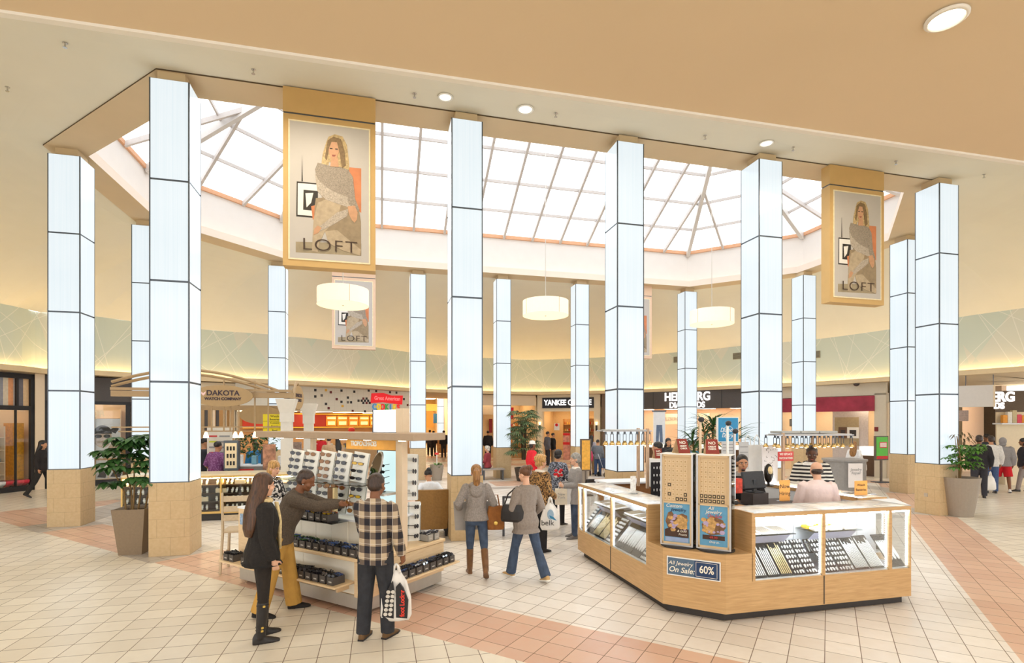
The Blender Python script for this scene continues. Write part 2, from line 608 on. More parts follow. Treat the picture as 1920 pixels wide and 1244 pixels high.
# outer upstand of the ring, a few centimetres
for i in range(len(AN)):
    j = (i+1) % len(AN)
    a, b = inner[i], inner[j]
    mb._add([a+Vector((0, 0, ZR)), b+Vector((0, 0, ZR)), b+Vector((0, 0, 8.125)), a+Vector((0, 0, 8.125))], [(0, 1, 2, 3)], 1)
ce = mb.build('ceiling', [M_CREAM, mat('dark_reveal', (90, 74, 54), .8, var=0)], smooth=False, fix=False)
for pl in ce.data.polygons[:NR*len(AN)]: pl.use_smooth = True
struct(ce, 'cream vaulted ceiling around the skylight', 'ceiling')

# ---- ring beam carried by the pillars
mb = MB()
def band_oct(d0, z0, d1, z1, mi):
    A, B = octo(d0, z0), octo(d1, z1)
    for i in range(8):
        j = (i+1) % 8
        mb._add([A[i], A[j], B[j], B[i]], [(0, 1, 2, 3)], mi)
band_oct(.28, ZR, -.42, ZR, 0)
band_oct(-.42, ZR, -.42, ZR+.24, 1)
band_oct(-.42, ZR+.24, -.34, ZR+.24, 1)
band_oct(-.34, ZR+.24, -.34, ZR+.14, 1)
band_oct(-.34, ZR+.14, -.22, ZR+.14, 1)
band_oct(-.22, ZR+.14, -.12, ZR+.14, 2)
band_oct(-.12, ZR+.14, 0, ZR+.14, 1)
ring = mb.build('trim_2', [M_TAN2, M_PINKW, M_COVE2], fix=False)
struct(ring, 'tan octagonal ring beam around the skylight', 'beam')
mb = MB()
band_oct(0, ZR+.14, 0, 9.69, 0)
struct(mb.build('wall_skylight', M_WHITEW, fix=False), 'white upstand wall under the skylight', 'wall')
mb = MB()
band_oct(0, 9.62, -.07, 9.62, 0)
band_oct(-.07, 9.62, -.07, 9.75, 0)
band_oct(-.07, 9.75, .05, 9.75, 0)
struct(mb.build('trim_3', M_ORTRIM, fix=False), 'terracotta edge trim at the foot of the skylight', 'trim')

# ---- hipped octagonal skylight
ZE, SL, AX = 9.70, .51, 6.25
ZT = ZE+5.24*SL
sky = thing('window_1', 'white glazed hipped skylight with grey glazing bars', 'skylight')
sky['kind'] = 'structure'
OC = octo(0, ZE)
APL, APR = ab(-AX, 0, ZT), ab(AX, 0, ZT)
mb = MB()
g = Vector((0, 0, .10))
mb.poly([OC[0]+g, OC[1]+g, APR+g, APL+g]).poly([OC[4]+g, OC[5]+g, APL+g, APR+g])
for i, ap in ((1, APR), (2, APR), (3, APR), (5, APL), (6, APL), (7, APL)): mb.poly([OC[i]+g, OC[i+1 if i < 7 else 0]+g, ap+g])
mb.build('pane', glass('skylight_glass', (.97, .98, 1.0), .0, .04), sky, fix=False)
M_BAR = mat('grey_glazing_bar', (196, 190, 186), .5, var=.05)
M_BAR2 = mat('hip_rafter_grey', (206, 202, 198), .5, var=.04)
def bar(p, q, w, h, mb):
    d = (q-p)
    L = d.length
    d.normalize()
    s = d.cross(Vector((0, 0, 1))).normalized()*(w/2)
    n = s.cross(d).normalized()*h
    if n.z > 0: n = -n
    a = [p-s, p+s, p+s+n, p-s+n]
    b = [q-s, q+s, q+s+n, q-s+n]
    mb.loft([a, b])
hip = [(0, APL), (1, APR), (2, APR), (3, APR), (4, APR), (5, APL), (6, APL), (7, APL)]
fan = []
for i, ap in hip:
    mb = MB()
    bar(OC[i], ap, .14, .22, mb)
    mb.build('hip_rafter', M_BAR2, sky)
    fan.append(OC[i].lerp(ap, .56))
mb = MB()
bar(APL, APR, .10, .2, mb)
mb.build('ridge_beam', M_BAR2, sky)
raf = []
for sgn in (-1, 1):
    for k in range(1, 14):
        a = -8.33+16.66*k/14
        p = ab(a, sgn*5.24, ZE)
        if abs(a) <= AX: q = ab(a, 0, ZT)
        elif abs(a) > 7.0: q = fan[{(-1, -1): 0, (-1, 1): 1, (1, 1): 4, (1, -1): 5}[(sgn, 1 if a > 0 else -1)]]
        else: q = ab(math.copysign(AX, a), 0, ZT)
        raf.append((p, q))
for i in (1, 2, 3, 5, 6, 7):
    j = (i+1) % 8
    raf.append((OC[i].lerp(OC[j], 1/3), fan[i]))
    raf.append((OC[i].lerp(OC[j], 2/3), fan[j]))
for p, q in raf:
    mb = MB()
    bar(p, q, .085, .13, mb)
    mb.build('rafter', M_BAR, sky)
for k in (1, 2, 3, 4):
    f = .2157*k
    pts = [OC[i].lerp(ap, f) for i, ap in hip]
    mb = MB()
    for i in range(8): bar(pts[i]+Vector((0, 0, .05)), pts[(i+1) % 8]+Vector((0, 0, .05)), .05, .10, mb)
    mb.build('purlin', M_BAR, sky)

# ---- low tan ceiling over the corridor the photo is taken from
mb = MB()
e0, e1 = Vector((-15, NEARY-.2317*15, 0)), Vector((21, NEARY+.2317*21, 0))
bk = V*(-11.0)
A = [e0, e1, e1+bk, e0+bk]
mb.poly([p+Vector((0, 0, ZS)) for p in reversed(A)], 0)
ev = V*.02
mb._add([e0+Vector((0, 0, ZS)), e1+Vector((0, 0, ZS)), e1+Vector((0, 0, ZS+.25)), e0+Vector((0, 0, ZS+.25))], [(0, 1, 2, 3)], 1)
mb._add([p+Vector((0, 0, ZS+.25)) for p in A], [(0, 1, 2, 3)], 1)
struct(mb.build('ceiling_corridor', [M_TAN, M_CREAM], fix=False), 'low tan ceiling over the near corridor', 'ceiling')
mb = MB()
bar(e0+Vector((0, 0, ZS)), e1+Vector((0, 0, ZS)), .03, .012, mb)
struct(mb.build('trim_4', M_WHT), 'pale edge trim of the low tan ceiling', 'trim')

def downlight(name, p, r, label, lens=None, group=None):
    o = thing(name, label, 'ceiling light', p, group=group)
    mb = MB()
    mb.lathe([(r, .004), (r*1.22, .0), (r*1.22, -.006), (r*1.0, -.012), (r*.98, .05)], 24, cap=False)
    mb.build('trim_ring', M_WHT, o, smooth=True)
    mb = MB()
    mb.lathe([(r*.98, .0), (r*.80, .09)], 24, cap=False)
    mb.build('reflector', mat('downlight_cone', (250, 238, 205), .25, var=0), o, smooth=True)
    mb = MB()
    mb.disc((0, 0, .0), r*.97, 24, z=-1)
    mb.build('lamp_lens', lens or M_DL, o, fix=False)
    return o
p = gpt(1775, 31, ZS)
downlight('recessed_downlight', (p.x, p.y, ZS-.005), .060, 'large glowing round recessed downlight in the low tan ceiling')
def ceil_z(x, y):
    an = math.atan2(y-CEN.y, x-CEN.x)
    i, o = ray_poly(an, octo(.28)), ray_poly(an, curve_all)
    q = Vector((x, y, 0))
    tt = max(0, min(1, (q-i).length/(o-i).length))
    return 8.125-(8.125-ZFT)*tt**1.7
lab = {835: 'small oval downlight in the cream ceiling strip beside the big poster', 985: 'round downlight in the cream ceiling strip behind the centre pillar top',
       1437: 'bright thin downlight in the cream ceiling strip above the fourth front pillar', 905: 'tiny dim downlight next to the oval one in the cream strip'}
for px, py, r in ((835, 180, .11), (985, 203, .13), (1437, 267, .12)):
    q = gpt(px, py, 8.15)
    z = ceil_z(q.x, q.y)
    q = gpt(px, py, z)
    downlight('recessed_downlight', (q.x, q.y, ceil_z(q.x, q.y)-.02), r, lab[px], mat('dim_lens', (250, 246, 236), .5, var=0, emit=(255, 244, 220), estr=1.0))
# sprinkler heads
M_CHR = mat('chrome', (200, 198, 194), .25, metal=.9, var=.05)
first = None
for px, py in ((122, 80), (14, 163), (475, 130), (777, 175), (1042, 212), (1322, 254), (1487, 276), (1680, 302), (1845, 327), (1875, 445), (1823, 482)):
    z = 8.15
    q = gpt(px, py, z)
    for _ in range(6):
        z = ceil_z(q.x, q.y)
        q = gpt(px, py, z)
    if first is None:
        first = thing('sprinkler_head', 'small chrome sprinkler head fixed to the cream ceiling', 'sprinkler', (q.x, q.y, z), group='sprinkler heads on the cream ceiling')
        mb = MB()
        mb.lathe([(.035, .0), (.035, -.01), (.012, -.015), (.012, -.07), (.03, -.075), (.03, -.08)], 10)
        mb.build('deflector', M_CHR, first)
    else: dup(first, (q.x, q.y, z))

# ---- warm lamps of the low corridor ceiling (most of them behind the camera) and of the court
for k, (x, y) in enumerate(((-7, -1.2), (-3.5, -1.5), (3.5, .3), (7.5, 1.2))):
    area_light('corridor_lamp', (x, y-1.0, ZS-.06), .5, 44, (1, .85, .64))
for k, (a, b) in enumerate(((-6, -7.2), (-1, -7.2), (4, -7.2))):
    q = ab(a, b, 7.6)
    area_light('court_lamp', q, 1.2, 60, (1, .88, .70))
# ================================================================== glowing pillars
def panel_material():
    m, t, p = newmat('backlit_glass')
    co = t.coords()
    st = t.noise(t.mapping(co, sc=(46, 46, .35)), 1.0, 2.0)
    bl = t.noise(t.mapping(co, sc=(1.2, 1.2, .8)), 1.0, 2.0)
    f = t.m('ADD', t.m('MULTIPLY', st, .7), t.m('MULTIPLY', bl, .5))
    c = t.mix(f, lin((208, 226, 234)), lin((236, 243, 247)))
    p.inputs['Base Color'].default_value = (.12, .13, .14, 1)
    t.l.new(c, p.inputs['Emission Color'])
    p.inputs['Emission Strength'].default_value = 0.75
    p.inputs['Roughness'].default_value = .12
    p.inputs['Specular IOR Level'].default_value = .35
    return m
def stone_material():
    m, t, p = newmat('limestone_tiles')
    co = t.coords()
    x, y, z = t.xyz(co)
    row = t.m('FLOOR', t.m('DIVIDE', z, .305))
    h = t.m('ADD', t.m('ADD', x, t.m('MULTIPLY', y, .97)), t.m('MULTIPLY', t.m('MODULO', row, 2.0), .2))
    gz = t.m('LESS_THAN', t.m('FRACT', t.m('DIVIDE', z, .305)), .016)
    gh = t.m('LESS_THAN', t.m('FRACT', t.m('DIVIDE', t.m('ADD', h, 10.0), .405)), .012)
    g = t.m('MAXIMUM', gz, gh)
    n = t.noise(co, 22, 5.0)
    c = t.mix(n, lin((194, 164, 120)), lin((216, 190, 148)))
    c = t.mix(t.m('MULTIPLY', g, .6), c, lin((138, 112, 80)))
    t.l.new(c, p.inputs['Base Color'])
    p.inputs['Roughness'].default_value = .55
    return m
M_PANEL, M_STONE = panel_material(), stone_material()
M_DARKM = mat('dark_steel', (92, 98, 106), .4, metal=.5, var=.05)
PP, CW = 1.68, .594
ZB = .724*PP
COLS = [('A', -5.845, 6.642, 'glowing glass pillar with stone base nearest the gift shop window'),
        ('B', -3.562, 5.182, 'tall glowing glass pillar right of the square tapered planter, widest of all in view'),
        ('C', -.673, 5.871, 'glowing glass pillar behind the woman in the grey hooded top, in the front row'),
        ('D', 1.265, 6.348, 'front row glowing glass pillar rising behind the halogen lamp rack of the jewelry kiosk'),
        ('E', 3.173, 6.779, 'front row glowing glass pillar above the monitor and striped cardigan man'),
        ('F', 6.043, 7.463, 'glowing glass pillar beside the round tapered planter, with a wall socket in its stone base'),
        ('G', 7.318, 9.768, 'glowing glass pillar just behind the green directory sign, partly hidden by a nearer pillar'),
        ('H', -6.518, 9.04, 'glowing glass pillar half hidden behind the widest pillar, by the eyewear shop'),
        ('I', -5.263, 11.387, 'far glowing glass pillar above the arched canopy of the watch kiosk'),
        ('J', -2.319, 12.043, 'far glowing glass pillar right of the cookie shop sign'),
        ('K', -.367, 12.456, 'far glowing glass pillar beside the seated woman in the dark red jacket'),
        ('L', 1.557, 12.915, 'far glowing glass pillar in front of the candle shop sign'),
        ('M', 4.467, 13.64, 'far glowing glass pillar cutting through the white letters of the diamond shop sign'),
        ('N', 6.686, 12.119, 'far glowing glass pillar crossing the crimson shop banner')]
first = None
POS = {}
for k, (nm, X, Z, label) in enumerate(COLS):
    c = Vector((X*PP, Z*PP, 0))+U*(CW/2)+V*(CW/2)
    POS[nm] = c
    if first is None:
        first = thing('light_pillar', label, 'pillar', c, TH, 'glowing pillars around the court', 'thing')
        h = CW/2
        MB().box(-h-.006, h+.006, -h-.006, h+.006, 0, ZB).build('stone_base', M_STONE, first)
        MB().box(-h+.012, h-.012, -h+.012, h-.012, ZB, ZB+4*PP-.01).build('steel_core', M_DARKM, first)
        for j in range(4):
            z0, z1 = ZB+j*PP+.018, ZB+(j+1)*PP-.018
            mb = MB()
            e, w = .012, h-.020
            mb.box(-w, w, -h, -h+e+.01, z0, z1).box(-w, w, h-e-.01, h, z0, z1)
            mb.box(-h, -h+e+.01, -w, w, z0, z1).box(h-e-.01, h, -w, w, z0, z1)
            mb.build('glass_panel', M_PANEL, first)
        for sx in (-1, 1):
            for sy in (-1, 1):
                a0, a1 = sorted((sx*(h-.020), sx*(h+.001)))
                b0, b1 = sorted((sy*(h-.020), sy*(h+.001)))
                MB().box(a0, a1, b0, b1, ZB, ZB+4*PP-.012).build('corner_trim', M_DARKM, first)
        MB().box(-h+.09, h-.09, -h+.09, h-.09, ZB+4*PP-.01, ZR+.0).build('cap_block', M_TAN2, first)
    else: dup(first, c, label=label)
# socket plate
o = MB().bbox(-.045, .045, -.006, .004, -.045, .045, .003).build('wall_socket', mat('steel_plate', (190, 178, 162), .4, metal=.3), loc=POS['F']-V*0+Vector((0, 0, .46))-U*(CW/2+.008)+V*(.02), rz=TH-PI/2)
tag(o, 'small square metal wall socket plate low on the stone pillar base', 'socket')
o = MB().box(-.02, .02, -.004, .003, -.02, .02).build('socket_face', mat('socket_face', (150, 138, 124), .4), o)

# ================================================================== hanging poster boxes
M_GOLD = mat('tan_poster_box', (206, 170, 112), .6, var=.05, scale=4)
M_PEACH = mat('peach_poster_box', (226, 196, 170), .6, var=.05, scale=4)
PM = [mat('print_ground', (192, 186, 180), .6, var=.05, scale=2), mat('print_floor', (160, 146, 120), .6, var=.2, scale=6), mat('print_orange', (204, 128, 86), .6, var=.2, scale=5),
      mat('print_dark', (48, 42, 38), .6, var=.1), mat('print_white', (232, 228, 222), .6, var=.03), mat('print_hair', (186, 162, 118), .6, var=.45, scale=30),
      mat('print_skin', (196, 150, 116), .6, var=.15, scale=10), mat('print_knit', (150, 138, 124), .6, var=.5, scale=70), mat('print_knit_pale', (176, 164, 150), .6, var=.45, scale=70),
      mat('print_trousers', (150, 132, 106), .6, var=.2, scale=12), mat('print_trousers_pale', (178, 160, 134), .6, var=.2, scale=12), mat('print_lips', (150, 84, 70), .6, var=0), mat('print_hair_dark', (128, 104, 72), .6, var=.3, scale=30)]
ART = [(0, [(92, 172), (445, 210), (445, 772), (92, 752)]), (1, [(118, 685), (410, 690), (410, 742), (118, 730)]), (2, [(340, 366), (410, 372), (410, 560), (350, 520)]),
       (3, [(122, 430), (215, 437), (215, 585), (120, 578)]), (4, [(127, 437), (215, 443), (215, 578), (126, 571)]), (3, [(152, 465), (215, 470), (215, 555), (150, 550)]), (4, [(160, 480), (195, 478), (185, 520), (165, 540)]),
       (3, [(145, 320), (149, 430), (143, 430)]), (2, [(185, 535), (220, 525), (215, 595), (192, 590)]),
       (5, [(252, 262), (262, 240), (290, 229), (325, 238), (345, 275), (352, 330), (356, 372), (344, 404), (318, 396), (300, 350), (264, 346), (256, 398), (240, 392), (230, 360), (236, 312)]),
       (7, [(214, 350), (266, 362), (308, 366), (350, 378), (374, 420), (374, 486), (330, 506), (236, 506), (214, 440), (202, 380)]),
       (9, [(206, 500), (262, 496), (330, 506), (400, 548), (408, 600), (409, 738), (330, 690), (240, 640), (198, 612), (200, 540)]),
       (10, [(196, 590), (214, 520), (262, 500), (320, 520), (300, 590), (246, 640), (222, 690), (214, 728), (188, 726), (192, 660)]),
       (10, [(246, 640), (300, 634), (408, 716), (406, 742), (330, 722), (262, 690)]),
       (8, [(202, 396), (222, 430), (280, 470), (350, 496), (378, 532), (344, 536), (250, 506), (212, 470)]),
       (7, [(350, 378), (372, 410), (382, 500), (402, 548), (384, 562), (352, 520), (342, 450)]),
       (8, [(236, 610), (300, 560), (350, 545), (346, 575), (286, 610), (226, 640), (210, 632)]),
       (6, [(348, 534), (380, 530), (394, 560), (390, 590), (380, 602), (368, 592), (354, 568)]), (6, [(214, 616), (232, 626), (216, 648), (196, 656), (200, 630)]),
       (6, [(274, 330), (304, 330), (308, 368), (270, 366)]),
       (6, [(266, 268), (286, 256), (306, 266), (310, 300), (300, 328), (284, 342), (270, 328), (262, 298)]),
       (12, [(258, 256), (284, 240), (318, 250), (334, 300), (340, 360), (322, 372), (312, 310), (300, 264), (276, 262), (264, 290), (254, 340), (246, 330)]),
       (11, [(276, 316), (296, 317), (290, 324), (280, 324)]), (3, [(268, 288), (280, 289), (280, 293), (268, 292)]), (3, [(292, 290), (304, 291), (303, 295), (292, 294)])]
def poster(label, p0, p1, boxmat, zb=4.97, zgap=7.63, side=.24):
    d = (p1-p0)
    w = d.length
    rz = math.atan2(d.y, d.x)
    o = thing('hanging_poster_box', label, 'poster', (p0.x, p0.y, 0), rz, 'hanging poster boxes with the fashion print')
    MB().box(0, w, 0, side, zgap+.03, ZR).build('header', boxmat, o)
    MB().box(.01, w-.01, .01, side-.01, zgap-.02, zgap+.04).build('shadow_joint', M_DARKM, o)
    MB().box(0, w, 0, side, zb, zgap).build('box', boxmat, o)
    m = .09
    MB().box(m, w-m, -.012, .0, zb+.11, zgap-.10).build('pale_border', mat('pale_gold_border', (240, 226, 190), .4), o)
    x0, x1, z0, z1 = m+.025, w-m-.025, zb+.135, zgap-.125
    mb = MB()
    for k, (mi, pts) in enumerate(ART):
        q = []
        for (x, y) in pts:
            uu = (x-92)/353
            vt, vb = 172+uu*38, 752+uu*20
            q.append((lerp(x0, x1, uu), lerp(z1, z0, (y-vt)/(vb-vt))))
        mb.slab_xz(q, -.0125-.0006*(k+1), -.012, mi)
    pr = mb.build('poster_print', PM, o)
    text('lettering', 'LOFT', .30, mat('print_ink', (70, 52, 40), .5, var=0), o, (w*.5, -.0285, zb+.38), depth=.001, bold=-.004, sx=1.25, spacing=1.1)
    return o
poster('large tan poster box with LOFT print hanging in front of the skylight, nearest the camera', Vector((-3.996, 9.206, 0)), Vector((-2.479, 9.585, 0)), M_GOLD)
poster('tan poster box with LOFT print hanging beside the socket pillar, its pale left side showing', Vector((7.23, 12.01, 0)), Vector((8.73, 12.39, 0)), M_GOLD)
poster('far peach poster box hanging behind the drum lamp over the cookie shop', Vector((-6.67, 19.55, 0)), Vector((-5.15, 19.93, 0)), M_PEACH)
poster('far peach poster box mostly hidden behind a front row pillar', Vector((4.49, 22.32, 0)), Vector((6.01, 22.70, 0)), M_PEACH)

# ================================================================== drum pendant lamps
M_SHADE = mat('cream_shade_fabric', (250, 240, 220), .8, var=.04, scale=40, emit=(255, 238, 208), estr=.26)
M_DIFF = mat('lamp_diffuser', (255, 250, 235), .6, var=0, emit=(255, 244, 222), estr=.55)
M_WIRE = mat('steel_wire', (200, 196, 188), .4, metal=.6, var=.02)
first = None
for k, (x, label) in enumerate(((-4.73, 'glowing cream drum pendant lamp in front of the far peach poster'), (1.03, 'glowing cream drum pendant lamp hanging between two far pillars, middle of the three'), (6.67, 'glowing cream drum pendant lamp overlapping the far pillar by the diamond shop'))):
    a = (x-CEN.x)/U.x
    pos = ab(a, 0, 5.72)
    if first is None:
        first = thing('drum_pendant_lamp', label, 'pendant lamp', pos, 0, 'drum pendant lamps under the skylight')
        mb = MB()
        r, h = .70, .225
        mb.lathe([(r, -h), (r, h), (r-.012, h), (r-.012, -h)], 48)
        mb.build('shade', M_SHADE, first, smooth=False)
        mb = MB()
        mb.lathe([(r-.014, -h+.02), (r-.014, -h+.03)], 48)
        mb.build('diffuser', M_DIFF, first)
        for q in range(4):
            mb = MB()
            an = q*PI/2+.55
            mb.tube([((r+.003)*math.cos(an), (r+.003)*math.sin(an), -h), ((r+.003)*math.cos(an), (r+.003)*math.sin(an), h)], .006, 6)
            mb.build('seam', mat('shade_seam', (206, 190, 160), .8), first)
        mb = MB()
        mb.ell((0, 0, -h+.01), (.03, .03, .025), 10, 6)
        mb.build('finial', M_CHR, first, smooth=True)
        mb = MB()
        mb.tube([(0, 0, h), (0, 0, ZT-5.72-.2)], .011, 6)
        for q in range(3):
            an = q*2*PI/3
            mb.tube([(.68*math.cos(an), .68*math.sin(an), h-.02), (0, 0, h+.03)], .008, 5)
        mb.build('suspension_rod', M_WIRE, first)
    else: dup(first, pos, label=label)

# ================================================================== plants
M_LEAF = mat('glossy_leaf', (80, 124, 50), .38, var=.45, scale=9, spec=.5)
M_LEAF2 = mat('deep_leaf', (58, 96, 46), .4, var=.45, scale=9, spec=.5)
M_LEAF3 = mat('grey_green_leaf', (96, 116, 76), .45, var=.45, scale=7)
M_STEM = mat('plant_stem', (134, 106, 66), .8, var=.2)
M_SOIL = mat('potting_soil', (60, 44, 32), .95, var=.4, scale=60)
M_POT = mat('grey_brown_planter', (142, 122, 98), .5, var=.08, scale=30)
M_POT2 = mat('taupe_planter', (158, 146, 132), .5, var=.06, scale=30)
def leaf(mb, p, d, L, w, droop, mi=0, seg=4):
    """pointed leaf starting at p, direction d, bending down"""
    p = Vector(p)
    d = Vector(d).normalized()
    s = d.cross(Vector((0, 0, 1)))
    if s.length < 1e-3: s = Vector((1, 0, 0))
    s.normalize()
    q = p.copy()
    rows = []
    for i in range(seg+1):
        t = i/seg
        ww = w*max(.03, math.sin(PI*min(1, t*.92+.06))**.8)
        n = s.cross(d).normalized()
        rows.append((q-s*ww+n*ww*.25, q.copy(), q+s*ww+n*ww*.25))
        d = (d+Vector((0, 0, -droop/seg))).normalized()
        q = q+d*(L/seg)
    vs = [v for r in rows for v in r]
    fs = []
    for i in range(seg):
        for j in (0, 1): fs.append((i*3+j, i*3+j+1, i*3+j+4, i*3+j+3))
    mb._add(vs, fs, mi)
def rdir(up=0.3):
    a = random.uniform(0, 2*PI)
    return Vector((math.cos(a), math.sin(a), random.uniform(-.2, up)))
def umbrella_leaf(mb, p, out, n, L, w, mi=0):
    """whorl of drooping leaflets"""
    a0 = random.uniform(0, 2*PI)
    for k in range(n):
        a = a0+2*PI*k/n
        d = Vector((math.cos(a), math.sin(a), .1))+out*.35
        leaf(mb, p, d, L*random.uniform(.8, 1.1), w, random.uniform(.7, 1.2), mi)
def square_planter(o, wb, wt, h):
    a, b = wb/2, wt/2
    i = b-.03
    mb = MB()
    q = lambda r, z: [(-r, -r, z), (r, -r, z), (r, r, z), (-r, r, z)]
    mb.loft([q(a, 0), q(b, h), q(i, h), q(i-.02, h-.05)])
    mb.build('pot', M_POT, o)
    MB().prism([(-i+.01, -i+.01), (i-.01, -i+.01), (i-.01, i-.01), (-i+.01, i-.01)], h-.07, h-.05).build('soil', M_SOIL, o)
def round_planter(o, rb, rt, h, m=None):
    mb = MB()
    mb.lathe([(rb, 0), (rb+.004, .01), (rt, h), (rt-.03, h), (rt-.05, h-.05)], 32)
    mb.build('pot', m or M_POT2, o, smooth=False)
    mb = MB()
    mb.lathe([(rt-.06, h-.06), (rt-.06, h-.04), (.01, h-.03)], 20)
    mb.build('soil', M_SOIL, o)
# square planter with umbrella plant
pp = gpt(244, 1040)
o = thing('umbrella_plant', 'umbrella plant with glossy leaves in a square tapered planter', 'potted plant', pp+Vector((0, .12, 0)), TH*.8)
square_planter(o, .35, .50, .77)
rs = random.Random(3)
mb, st = MB(), MB()
for k in range(5):
    x, y = (k-2)*.06, rs.uniform(-.08, .08)
    tip = Vector((x*3.2+rs.uniform(-.08, .08), y*2, rs.uniform(1.45, 1.85)))
    st.tube([(x, y, .70), (x*1.4+.02, y, 1.05), tip], [.017, .014, .009], 6)
st.build('stem', M_STEM, o)
for k in range(54):
    a, r = rs.uniform(0, 2*PI), .50*math.sqrt(rs.random())
    z = rs.uniform(1.18, 2.02)
    r *= 1.0-.45*max(0, (z-1.75)/.3)
    p = Vector((r*math.cos(a)*1.02, r*math.sin(a)*.8, z))
    umbrella_leaf(mb, p, Vector((math.cos(a), math.sin(a), 0)), 7, .23, .050)
    st2 = None
mb.build('foliage', M_LEAF2, o, fix=False)
# round planter on the right
pp = gpt(1816, 971)
o = thing('leafy_plant', 'leafy plant with a drooping dry top in a round tapered planter beside the socket pillar', 'potted plant', pp+Vector((0, .24, 0)))
round_planter(o, .25, .395, .92)
mb, st, dr = MB(), MB(), MB()
for k in range(4):
    x, y = rs.uniform(-.1, .1), rs.uniform(-.1, .1)
    st.tube([(x, y, .85), (x*1.6, y*1.6, 1.3), (x*2.5-.06, y*2, 1.9)], [.016, .012, .006], 6)
st.build('stem', M_STEM, o)
for k in range(66):
    a, r = rs.uniform(0, 2*PI), .40*math.sqrt(rs.random())
    z = rs.uniform(1.15, 1.72)
    umbrella_leaf(mb, (r*math.cos(a)+.02, r*math.sin(a), z), Vector((math.cos(a), math.sin(a), 0)), 7, .17, .032)
mb.build('foliage', M_LEAF, o, fix=False)
for k in range(34):
    a, r = rs.uniform(0, 2*PI), rs.uniform(.05, .36)
    leaf(dr, (r*math.cos(a)*.9, r*math.sin(a), rs.uniform(1.72, 2.02)), (math.cos(a), math.sin(a), -.1), .14, .018, 1.2)
dr.build('dry_leaves', mat('dry_leaf', (104, 88, 62), .6, var=.4), o, fix=False)
# fan palm near the red coat
def fan_palm(o, z0, z1, R, n, fl, m):
    mb, st = MB(), MB()
    for k in range(6):
        a = k*1.05
        st.tube([(.05*math.cos(a), .05*math.sin(a), z0-.1), (.10*math.cos(a), .10*math.sin(a), lerp(z0, z1, .75))], [.03, .022], 6)
    st.build('stem', mat('fibrous_stem', (78, 64, 46), .9, var=.4, scale=40), o)
    for k in range(n):
        a = rs.uniform(0, 2*PI)
        z = lerp(z0+.1, z1, rs.random())
        r = R*rs.uniform(.3, .85)*(1-.5*max(0, (z-z0)/(z1-z0)-.6))
        c = Vector((r*math.cos(a), r*math.sin(a), z))
        out = Vector((math.cos(a), math.sin(a), rs.uniform(.0, .6))).normalized()
        side = out.cross(Vector((0, 0, 1))).normalized()
        for q in range(9):
            th = lerp(-1.25, 1.25, q/8)
            d = out*math.cos(th)+side*math.sin(th)
            leaf(mb, c, d, fl*rs.uniform(.85, 1.1), .022, .9, 0, 3)
    mb.build('foliage', m, o, fix=False)
pp = gpt(982, 902)
o = thing('fan_palm', 'tall fan palm in a dark round pot beside the walker in the red coat', 'potted plant', (pp.x, pp.y, 0))
round_planter(o, .26, .36, .5, mat('dark_pot', (74, 66, 58), .5))
fan_palm(o, .9, 2.75, .66, 120, .36, M_LEAF3)
# small planters
pp = gpt(819, 901)
o = thing('low_planter', 'grey round planter holding a small green plant and a red and white tag', 'potted plant', (pp.x, pp.y, 0))
round_planter(o, .19, .265, .60)
mb = MB()
for k in range(40): leaf(mb, (rs.uniform(-.12, .12), rs.uniform(-.12, .12), .56), rdir(1.2), .26, .03, .8)
mb.build('foliage', M_LEAF, o, fix=False)
MB().box(-.015, .015, -.006, .006, .55, 1.12).bbox(-.075, .075, -.008, .008, .98, 1.06, .003, 1).build('plant_tag', [M_WHT, mat('red_tag', (226, 66, 60), .5)], o)
pp = gpt(1088, 925)
o = thing('low_planter', 'taupe round planter with spiky green plant behind the woman in the grey cardigan', 'potted plant', (pp.x, pp.y, 0))
round_planter(o, .20, .30, .95)
mb = MB()
for k in range(46): leaf(mb, (rs.uniform(-.1, .1), rs.uniform(-.1, .1), .9), rdir(1.6), .34, .025, .6)
mb.build('foliage', M_LEAF2, o, fix=False)
def dracaena(o, z0, stems, n, L, m):
    mb, st = MB(), MB()
    for (x, y, h) in stems:
        st.tube([(x*.4, y*.4, z0-.05), (x, y, h)], [.03, .024], 7)
        for k in range(n):
            a = rs.uniform(0, 2*PI)
            leaf(mb, (x, y, h-rs.uniform(0, .28)), (math.cos(a), math.sin(a), rs.uniform(.0, 1.5)), L*rs.uniform(.7, 1.15), .022, rs.uniform(.6, 1.3), 0, 5)
    st.build('stem', M_STEM, o)
    mb.build('foliage', m, o, fix=False)
o = thing('dracaena_plant', 'large spiky dracaena with long narrow leaves behind the blue diamond sign', 'potted plant', (4.15, 11.1, 0))
round_planter(o, .22, .30, .7, M_POT)
dracaena(o, .7, [(-.1, 0, 2.05), (.12, .1, 2.25), (.55, .05, 2.02), (-.32, .1, 1.85)], 46, .62, M_LEAF2)
